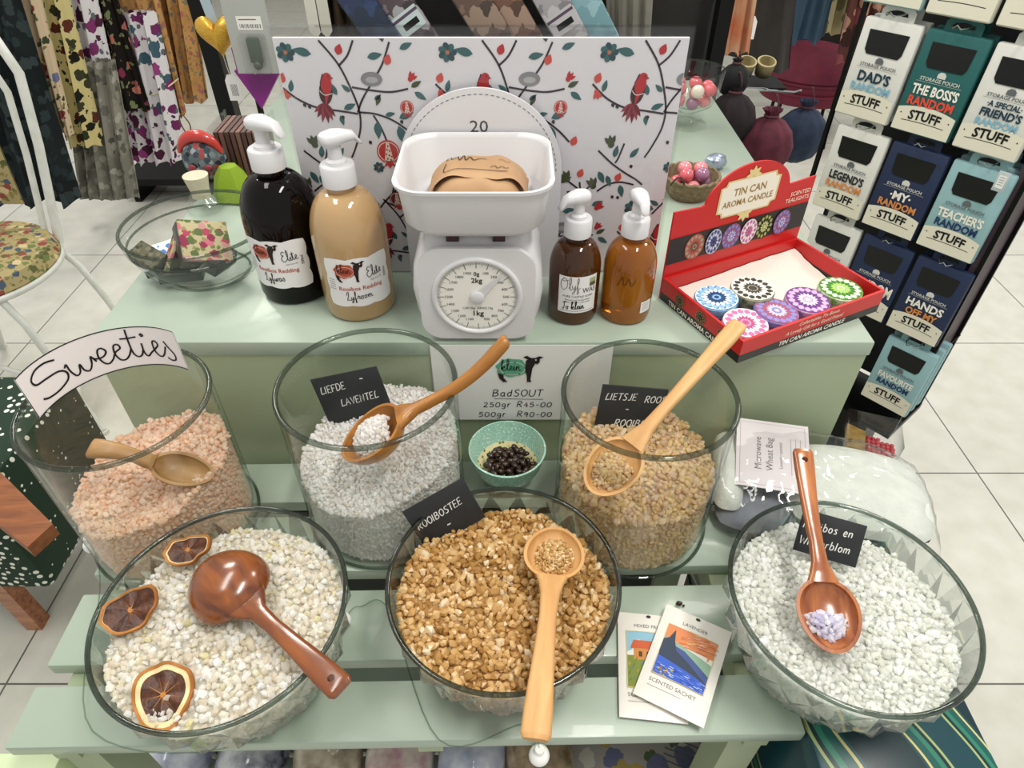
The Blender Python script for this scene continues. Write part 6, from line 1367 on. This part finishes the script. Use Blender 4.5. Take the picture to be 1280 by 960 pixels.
tag(build('green_wedge_pouch', mb, pm('olive_green_felt', '#7f9a1c', 0.8, bmp=0.3), mtx=Matrix.Translation(p), angle=20), 'bright olive green felt piece behind the dark bottle', 'felt piece')
# mosaic ornament with a red band
p = upr(268, 236); p.z = ZT; oz = 0.045
orn = thing('mosaic_ornament', 'round grey mosaic ornament with a red band and a cord loop, behind the clear bowl', 'ornament', p)
mb = MB(); mb.lathe([(1e-7, 0), (0.018, 0), (0.020, 0.006), (0.010, 0.016), (1e-7, 0.017)], 20); build('foot', mb, pm('dark_stone', '#3a4144', 0.6), orn)
m_mos = floral('mosaic_grey', '#5d666a', ['#2c3338', '#8f9ba0', '#6f7a7e', '#3f4a52', '#9a4a48'], 130, 0.6)
mb = MB(); mb.ball((0, 0, oz), 0.031, 28, 18, sc=(1, 0.75, 1)); build('mosaic_body', mb, m_mos, orn)
mb = MB(); mb.tube([(0.030 * math.cos(a), -0.006, oz + 0.004 + 0.031 * math.sin(a)) for a in [PI * (0.08 + 0.84 * q / 20) for q in range(21)]], [0.0085 * (0.35 + 0.65 * math.sin(PI * q / 20)) for q in range(21)], 12); build('red_band', mb, pm('red_glaze', '#b8322a', 0.25, coat=0.4), orn)
for sx in (-0.011, 0.011):
    mb = MB(); mb.ball((sx, -0.0215, oz - 0.004), 0.006, 14, 10, sc=(1, 0.5, 0.8)); build('eye_spot', mb, pm('red_spot', '#8a2c34', 0.4), orn)
mb = MB(); mb.tube(smooth3 if False else [(-0.012 - 0.006 * math.sin(PI * q / 10), 0, oz + 0.028 + 0.034 * math.sin(PI * q / 20)) for q in range(11)] + [(-0.012 + 0.006 * math.sin(PI * q / 10), 0, oz + 0.062 - 0.030 * q / 10) for q in range(1, 11)], 0.0009, 6); build('cord_loop', mb, flat('#6a5238'), orn)
# row of brown cards in a clear stand
p = upr(318, 222); cs = thing('card_stand', 'clear stand holding a row of brown cards behind the dark bottle', 'card stand', p)
mb = MB(); mb.box(-0.034, 0.034, -0.030, 0.045, 0.0, 0.004); mb.box(-0.036, -0.034, -0.030, 0.045, 0.0, 0.085); mb.box(0.034, 0.036, -0.030, 0.045, 0.0, 0.085); build('acrylic_stand', mb, m_film, cs, smooth=False)
for q in range(8):
    mb = MB(); mb.box(-0.031 + q * 0.0078, -0.031 + q * 0.0078 + 0.0055, -0.026, 0.040, 0.0045, 0.078)
    tag(build('brown_card', mb, pm('brown_card_%d' % (q % 3), ('#5c3f36', '#73544a', '#4c352e')[q % 3], 0.6), mtx=Matrix.Translation(p), smooth=False), 'brown card standing on edge in the clear stand behind the dark bottle', 'card', 'brown cards in the clear stand')
# ---- accessory stand with heart, blister packet, magenta bag
ps = PY(290, 150, 1.58)
ast = thing('accessory_stand', 'dark post stand with hooks behind the left end of the box', 'stand', (ps.x, 1.58, 0))
mb = MB(); mb.box(-0.018, 0.018, -0.018, 0.018, 0.02, 1.35); build('post', mb, m_blackm, ast)
mb = MB(); mb.lathe([(1e-7, 0), (0.11, 0), (0.105, 0.02), (1e-7, 0.022)], 32); build('base', mb, m_blackm, ast)
for sx in (-1, 1):
    mb = MB(); mb.tube([(0, 0, 1.24), (0.06 * sx, -0.02, 1.245), (0.11 * sx, -0.04, 1.24), (0.115 * sx, -0.045, 1.255)], 0.003, 8); build('hook', mb, m_chrome, ast)
hc = PY(272, 42, 1.50); hm = pm('gold_glitter', '#c9962f', 0.35, 0.5, var='#e0b44c', vscale=400)
ht = thing('heart_ornament', 'padded gold heart ornament hanging by a ribbon with a white price tag', 'ornament', hc)
def heart(s, th):
    pts = []
    for i in range(40):
        t = 2 * PI * i / 40; pts.append((16 * math.sin(t) ** 3 / 17 * s, (13 * math.cos(t) - 5 * math.cos(2 * t) - 2 * math.cos(3 * t) - math.cos(4 * t)) / 17 * s))
    mb = MB(); vs = []; fs = []; n = 40
    for k_, (sc_, y) in enumerate(((0.0, -th), (0.5, -th * 0.9), (0.85, -th * 0.5), (1, 0), (0.85, th * 0.5), (0.5, th * 0.9), (0.0, th))):
        vs += [(x * sc_, y, z * sc_ + (1 - sc_) * 0.002) for x, z in pts]
    for j in range(6):
        for i in range(n): fs.append((j * n + i, j * n + (i + 1) % n, (j + 1) * n + (i + 1) % n, (j + 1) * n + i))
    return mb.add(vs, fs)
build('heart_body', heart(0.046, 0.020), hm, ht)
mb = MB(); mb.box(-0.010, 0.010, -0.001, 0.001, 0.012, 0.20, mtx=Matrix.Rotation(-0.12, 4, 'Y')); build('ribbon', mb, pm('blue_ribbon', '#a9b9c4', 0.6), ht, smooth=False)
mb = MB(); mb.tube([(0, -0.002, -0.040), (0.002, -0.003, -0.062), (0.004, -0.004, -0.080)], 0.0008, 6); build('tag_thread', mb, flat('#d8d4c8'), ht)
k = Ink(); k.poly([(-0.013, -0.132), (0.016, -0.132), (0.016, -0.090), (0.009, -0.078), (-0.006, -0.078), (-0.013, -0.090)], m_label, 0)
for q in range(6): k.stroke([(-0.004 + q * 0.0025, -0.122), (-0.004 + q * 0.0025, -0.098)], 0.001, '#5a5a5e', 0.0002)
k.build('price_tag', ht, fn=lambda x, y, z: (x + 0.004, -0.005 - z, y))
bc_ = PY(318, 50, 1.42); bl = thing('blister_packet', 'clear blister packet with a barcode label hanging beside the gold heart', 'packet', bc_)
mb = MB(); mb.box(-0.048, 0.036, 0, 0.002, -0.062, 0.10); build('backing_card', mb, pm('grey_card', '#a9aaa6', 0.4), bl, smooth=False)
mb = MB(); mb.box(-0.028, 0.024, -0.016, -0.0005, -0.060, 0.012, bev=0.004); build('clear_bubble', mb, m_film, bl)
mb = MB(); mb.box(-0.014, 0.010, -0.012, -0.002, -0.040, 0.006, bev=0.003); mb.ball((-0.002, -0.007, -0.044), 0.009, 14, 10); build('dark_green_item', mb, pm('dark_green_item', '#4a5548', 0.4), bl)
k = Ink(); k.rect(-0.026, 0.018, 0.022, 0.042, '#e3e1dc', 0)
for q in range(14): k.rect(-0.022 + q * 0.003, 0.021, -0.022 + q * 0.003 + (0.0016 if q % 3 else 0.0009), 0.028, '#4a4a4c', 0.0001)
k.stroke([(-0.022, 0.036), (0.012, 0.036)], 0.002, '#8a5a62', 0.0001); k.build('barcode_label', bl, fn=lambda x, y, z: (x, -0.0003 - z, y))
mb = MB(); mb.tube([(0, 0.003, 0.095), (0, 0.01, 0.19)], 0.002, 6); build('hanging_cord', mb, flat('#8a8a86'), bl)
mc = PY(326, 104, 1.47); mb = MB(); mb.prism([(-0.042, 0.030), (0.040, 0.036), (0.046, 0.020), (-0.004, -0.046)], 0, 0.02, mtx=Matrix(((1, 0, 0, 0), (0, 0, -1, 0), (0, 1, 0, 0), (0, 0, 0, 1)))); mb.box(-0.042, 0.042, -0.004, 0.0, 0.028, 0.07)
tag(build('magenta_gift_bag', mb, pm('magenta_satin', '#8a1f86', 0.4, var='#781a76', vscale=20), mtx=Matrix.Translation(mc), smooth=False), 'pointed magenta bag below the blister packet', 'gift bag')

# ================================================================ dark rack of packed scarves behind the board
sr = thing('scarf_rack', 'black shelf rack standing behind the patterned board, full of scarf packets', 'rack', (0.0, 1.62, 0))
mb = MB(); mb.box(-0.42, 0.46, 0.10, 0.115, 0.30, 1.55); build('back_board', mb, pm('rack_black_board', '#1a1918', 0.7, var='#24221f', vscale=8), sr)
mb = MB(); mb.box(-0.42, 0.46, -0.02, 0.0995, 0.90, 0.92); build('shelf', mb, m_blackm, sr)
for sx in (-0.43, 0.445):
    mb = MB(); mb.box(sx, sx + 0.03, -0.02, 0.02, 0.0, 1.6); build('upright', mb, m_blackm, sr)
def packmat(nm, cols, sc=30): return floral('scarf_' + nm, cols[0], cols[1:], sc, 0.6)
PK = [(452, 'navy', ['#25345c', '#2f4270', '#1c2848'], 40, 'navy scarf packet, leftmost of the slanting packets'), (500, 'plum', ['#5c4a54', '#8a7a84', '#3f3038', '#b9b4bc'], 40, 'plum and grey scarf packet with a white barcode strip'), (596, 'brown', ['#6b4f48', '#8a6a5c', '#4c3834', '#a48a7a'], 42, 'brown patterned scarf packet, left of the reddish one'), (634, 'rust', ['#7a4f40', '#94695a', '#5c3a30', '#b09080'], 40, 'reddish brown patterned scarf packet in the middle of the rack'), (694, 'silver', ['#b4aeb4', '#8f8890', '#d0ccd0'], 40, 'silver grey striped scarf packet'), (730, 'aqua', ['#8fb9c6', '#a4cad4', '#7fabb8'], 44, 'pale blue glittery scarf packet, right of the silver one')]
for i, (u, nm, cols, wpx, lab) in enumerate(PK):
    c = PY(u, 8, 1.60 + 0.012 * (i % 2)); f = Matrix.Translation(c) @ Matrix.Rotation(R(-33), 4, 'Y')
    o = thing('scarf_packet', lab, 'scarf packet', mtx=f, group='scarf packets on the black rack'); w = wpx * 0.5 * 1.42 / FPX
    mb = MB(); mb.box(-w, w, -0.008, 0.008, -0.125, 0.16, bev=0.004); build('folded_scarf', mb, packmat(nm, cols), o)
    mb = MB(); mb.box(-w - 0.001, w + 0.001, -0.0095, 0.0095, -0.127, 0.162); build('clear_sleeve', mb, m_film, o, smooth=False)
    if i in (1, 4):
        k = Ink(); k.rect(-w * 0.9, -0.055, w * 0.9, -0.01, '#c9d6d8' if i == 1 else '#c4c0c4', 0); k.rect(-w * 0.5, -0.045, w * 0.6, -0.032, '#1a1a1c', 0.0001); k.rect(-w * 0.9, -0.022, w * 0.9, -0.016, '#5c4a60', 0.0001)
        k.build('barcode_strip', o, fn=lambda x, y, z: (x, -0.0100 - z, y))
for i, (u, col, lab) in enumerate(((388, '#d2cfc4', 'white paper swing tag hanging left of the brown cloth'), (402, '#c9c6ba', 'off-white paper swing tag next to the brown cloth'))):
    c = PY(u, 6, 1.58); mb = MB(); mb.prism([(-0.012, -0.05), (0.002, -0.065), (0.014, -0.05), (0.012, 0.12), (-0.012, 0.12)], 0, 0.002, mtx=Matrix(((1, 0, 0, 0), (0, 0, -1, 0), (0, 1, 0, 0), (0, 0, 0, 1)))); tag(build('swing_tag', mb, flat(col), mtx=Matrix.Translation(c), smooth=False), lab, 'tag')
hang('brown_scarf', 'dark brown scarf hanging behind the left half of the patterned board', 'scarf', (398, 452), (392, 448), 60, 1.63, pm('dark_brown_cloth', '#4a3a28', 0.8, var='#2c2318', vscale=12), 3, 0.02, seed=21, ztop=1.35)
hang('grey_scarf', 'plain beige-grey cloth hanging at the right end of the scarf rack', 'scarf', (760, 812), (758, 816), 60, 1.66, pm('beige_grey_cloth', '#8a857a', 0.8, var='#77736a', vscale=10), 3, 0.015, seed=22, ztop=1.35)

# ================================================================ back right: metal frame, bag stand, stool, hanging bags
mr = PY(862, 60, 1.85); fr_ = thing('metal_frame_rack', 'dark metal frame rack behind the goblet', 'rack', (mr.x, 1.85, 0))
for i, (dx, w, y) in enumerate(((-0.055, 0.055, 0.0), (0.010, 0.012, 0.02), (0.075, 0.030, 0.10))):
    mb = MB(); mb.box(dx - w / 2, dx + w / 2, y - 0.012, y + 0.012, 0.0, 1.5); build('upright', mb, pm('gunmetal', '#34352f', 0.45, 0.3), fr_)
for z in (0.55, 0.86, 1.2):
    mb = MB(); mb.box(-0.10, 0.10, 0.121, 0.131, z, z + 0.03); build('cross_bar', mb, m_blackm, fr_)
mb = MB(); mb.tube([(0.012, 0.06, 0.72), (0.060, 0.08, 1.05)], 0.004, 8); build('brace', mb, m_blackm, fr_)
bs = PY(915, 120, 2.0); st2 = thing('bag_stand', 'dark round stand with thin wire arms carrying drawstring bags', 'stand', (bs.x, 2.0, 0))
mb = MB(); mb.tube([(0, 0, 0.02), (0, 0, 0.83)], 0.022, 14); build('post', mb, m_blackm, st2)
mb = MB(); mb.lathe([(1e-7, 0), (0.08, 0), (0.075, 0.02), (1e-7, 0.025)], 32); build('base', mb, m_blackm, st2)
arms = []
for i, (u, v, Y) in enumerate(((958, 118, 1.87), (1000, 118, 2.12), (885, 105, 1.85), (925, 80, 2.14))):
    q = PY(u, v, Y) - Vector((bs.x, 2.0, 0)); arms.append(q)
    mb = MB(); mb.tube([(0, 0, 0.80), tuple(Vector((q.x, q.y, 0)).lerp(Vector((0, 0, 0)), 0.1) + Vector((0, 0, q.z + 0.01))), (q.x, q.y, q.z + 0.012)], 0.0035, 8); build('arm', mb, m_chrome, st2)
def drawbag(lab, c, r, mat, sy=1.0, grp='drawstring bags on the dark stand'):
    o = thing('drawstring_bag', lab, 'bag', c, group=grp); n = 48
    prof = [(0.01, -0.98), (0.35, -0.93), (0.7, -0.72), (0.95, -0.3), (1.0, 0.05), (0.85, 0.45), (0.5, 0.78), (0.2, 0.92), (0.22, 1.02), (0.34, 1.16)]
    mb = MB(); vs = []; fs = []
    for j, (q, z) in enumerate(prof):
        for i in range(n):
            a = 2 * PI * i / n; pl_ = 1 + 0.07 * math.sin(9 * a + j * 0.2) * (abs(z)) + 0.05 * math.sin(14 * a) * max(0, z); vs.append((q * pl_ * r * math.cos(a), q * pl_ * r * math.sin(a) * sy, z * r * 1.1))
    for j in range(len(prof) - 1):
        for i in range(n): fs.append((j * n + i, j * n + (i + 1) % n, (j + 1) * n + (i + 1) % n, (j + 1) * n + i))
    mb.add(vs, fs); build('bag_body', mb, mat, o, angle=70)
    mb = MB(); mb.tube([(0.22 * r * math.cos(a), 0.22 * r * math.sin(a) * sy, 1.05 * r) for a in [2 * PI * q / 20 for q in range(20)]], 0.004, 6, closed=True); mb.tube([(0.2 * r, 0, 1.05 * r), (0.12 * r, 0, 1.5 * r), (0, 0, 1.75 * r)], 0.0025, 6); build('drawstring', mb, flat('#6a4048'), o)
m_velv = pm('maroon_velvet', '#6b2a3c', 0.85, var='#55202f', vscale=30, bmp=0.4, bscale=120); m_vnavy = pm('navy_velvet', '#2c3a52', 0.85, var='#222e44', vscale=30, bmp=0.3)
drawbag('round maroon velvet drawstring bag with gathered pleats, right of the box', PY(955, 182, 1.86), 0.080, m_velv, 0.8)
drawbag('navy blue drawstring bag hanging behind the maroon velvet one', PY(999, 168, 2.10), 0.082, m_vnavy, 0.8)
drawbag('nearly black drawstring bag hanging nearest the goblet', PY(912, 150, 1.87), 0.072, pm('black_velvet', '#1d1518', 0.85, var='#2a1c22', vscale=30), 0.7)
drawbag('small black pouch on top of the dark stand, left of the paper rolls', PY(917, 100, 1.90), 0.042, pm('black_felt', '#16171a', 0.85), 0.8)
m_rollp = pm('beige_roll_paper', '#b3a67e', 0.7, var='#a2956c', vscale=40)
for u, v, lab in ((932, 84, 'beige paper roll on the dark stand, left of its twin'), (956, 84, 'beige paper roll on the dark stand, right of its twin with a torn top')):
    c = PY(u, v, 2.12); mb = MB(); mb.lathe([(0.024, -0.022), (0.028, 0.02), (0.023, 0.021), (0.019, -0.018), (1e-7, -0.02)], 24); mb.lathe([(1e-7, -0.0225), (0.024, -0.022)], 24)
    tag(build('paper_roll', mb, m_rollp, mtx=Matrix.Translation(c) @ Matrix.Rotation(0.35, 4, 'X')), lab, 'paper roll', 'paper rolls on the dark stand')
mb = MB(); c = PY(944, 92, 2.12); mb.box(c.x - 0.09, c.x + 0.09, 2.08, 2.20, c.z - 0.035, c.z - 0.029); o = build('top_tray', mb, m_blackm, None); o.parent = st2; o.matrix_parent_inverse = Matrix.Translation((-bs.x, -2.0, 0))
pc = PY(1015, 85, 3.7); pf = thing('round_stool', 'round maroon padded stool on thin black legs in the back right aisle', 'stool', (pc.x, 3.7, 0))
m_mar = pm('maroon_fabric', '#6e1230', 0.75, var='#5c0f28', vscale=14, bmp=0.2)
zz = pc.z
mb = MB(); mb.lathe([(1e-7, zz - 0.13), (0.235, zz - 0.13), (0.255, zz - 0.10), (0.25, zz - 0.02), (0.262, zz - 0.005), (0.25, zz + 0.02), (0.19, zz + 0.085), (0.10, zz + 0.11), (1e-7, zz + 0.115)], 48); build('padded_seat', mb, m_mar, pf)
for z in (zz - 0.07, zz - 0.02):
    mb = MB(); mb.tube([(0.258 * math.cos(a), 0.258 * math.sin(a), z) for a in [2 * PI * q / 48 for q in range(48)]], 0.007, 8, closed=True); build('piping', mb, m_mar, pf)
for a in (0.5, 2.1, 3.7, 5.3):
    mb = MB(); mb.tube([(0.2 * math.cos(a), 0.2 * math.sin(a), 0), (0.18 * math.cos(a), 0.18 * math.sin(a), zz - 0.128)], 0.010, 8); build('leg', mb, m_blackm, pf)
mb = MB(); c = PY(1035, 40, 3.72); mb.box(-0.05, 0.05, -0.005, 0.005, -0.03, 0.03); 
G2 = 'bags and clothes hanging in the back right aisle'
hang('cloth_bag', 'cream and orange cloth bag hanging behind the metal frame rack', 'bag', (907, 936), (918, 946), 66, 2.9, pm('cream_cloth', '#c2ad8c', 0.8, var='#b04f22', vscale=3.5), 2, 0.02, seed=31, grp=G2, ztop=1.1)
hang('shoulder_bag', 'dark brown shoulder bag with a white swing tag in the back right aisle', 'bag', (924, 988), (936, 996), 84, 3.1, pm('dark_brown_leather', '#2a2320', 0.6, var='#1c1816', vscale=8), 1, 0.05, seed=32, grp=G2, ztop=1.1)
hang('blue_tunic', 'dusty blue cloth garment hanging above the maroon stool', 'garment', (978, 1030), (992, 1042), 50, 3.3, pm('dusty_blue', '#2f4a5e', 0.8, var='#283f52', vscale=6), 2, 0.04, seed=33, grp=G2, ztop=1.1)
hang('cream_scarf', 'cream and olive patterned scarf, right of the dusty blue garment', 'garment', (1028, 1052), (1036, 1062), 40, 3.4, floral('cream_olive', '#b8ab84', ['#77704a', '#cfc4a0', '#8a7f5a'], 12, 0.5), 2, 0.03, seed=34, grp=G2, ztop=1.1)
hang('brown_scarf', 'brown and pink patterned scarf behind the white DAD pouch', 'garment', (1044, 1100), (1060, 1120), 78, 3.2, floral('brown_pink', '#5c3a34', ['#a8806c', '#3c2624', '#8a4a50', '#c4a08a'], 14, 0.5), 4, 0.04, seed=35, grp=G2, ztop=1.1)
hang('dark_coat', 'very dark garment hanging at the back between the frame rack and the blue one', 'garment', (900, 1070), (905, 1090), 70, 4.15, pm('near_black_cloth', '#201a18', 0.8), 4, 0.05, seed=36, grp=G2, ztop=1.1)
k = Ink(); c = PY(939, 34, 2.98); k.poly([(-0.02, -0.045), (0.02, -0.045), (0.02, 0.02), (0.008, 0.04), (-0.008, 0.04), (-0.02, 0.02)], m_label, 0)
me = k.mesh('swing_tag', upright); o = link('swing_tag', me, None, Matrix.Translation(c)); md = o.modifiers.new('t', 'SOLIDIFY'); md.thickness = 0.001; tag(o, 'white swing tag hanging from the dark brown shoulder bag', 'tag')
gr = thing('garment_rail', 'dark rail high in the back right aisle carrying bags and clothes', 'clothes rail', (1.3, 3.35, 0))
mb = MB(); mb.tube([(-0.6, -0.40, 1.14), (0.75, 0.3, 1.14)], 0.012, 10); build('rail', mb, m_blackm, gr)
for x, y in ((-0.6, -0.4), (0.75, 0.3)):
    mb = MB(); mb.tube([(x, y, 0), (x, y, 1.15)], 0.014, 10); build('upright', mb, m_blackm, gr)
bpy.context.view_layer.update()
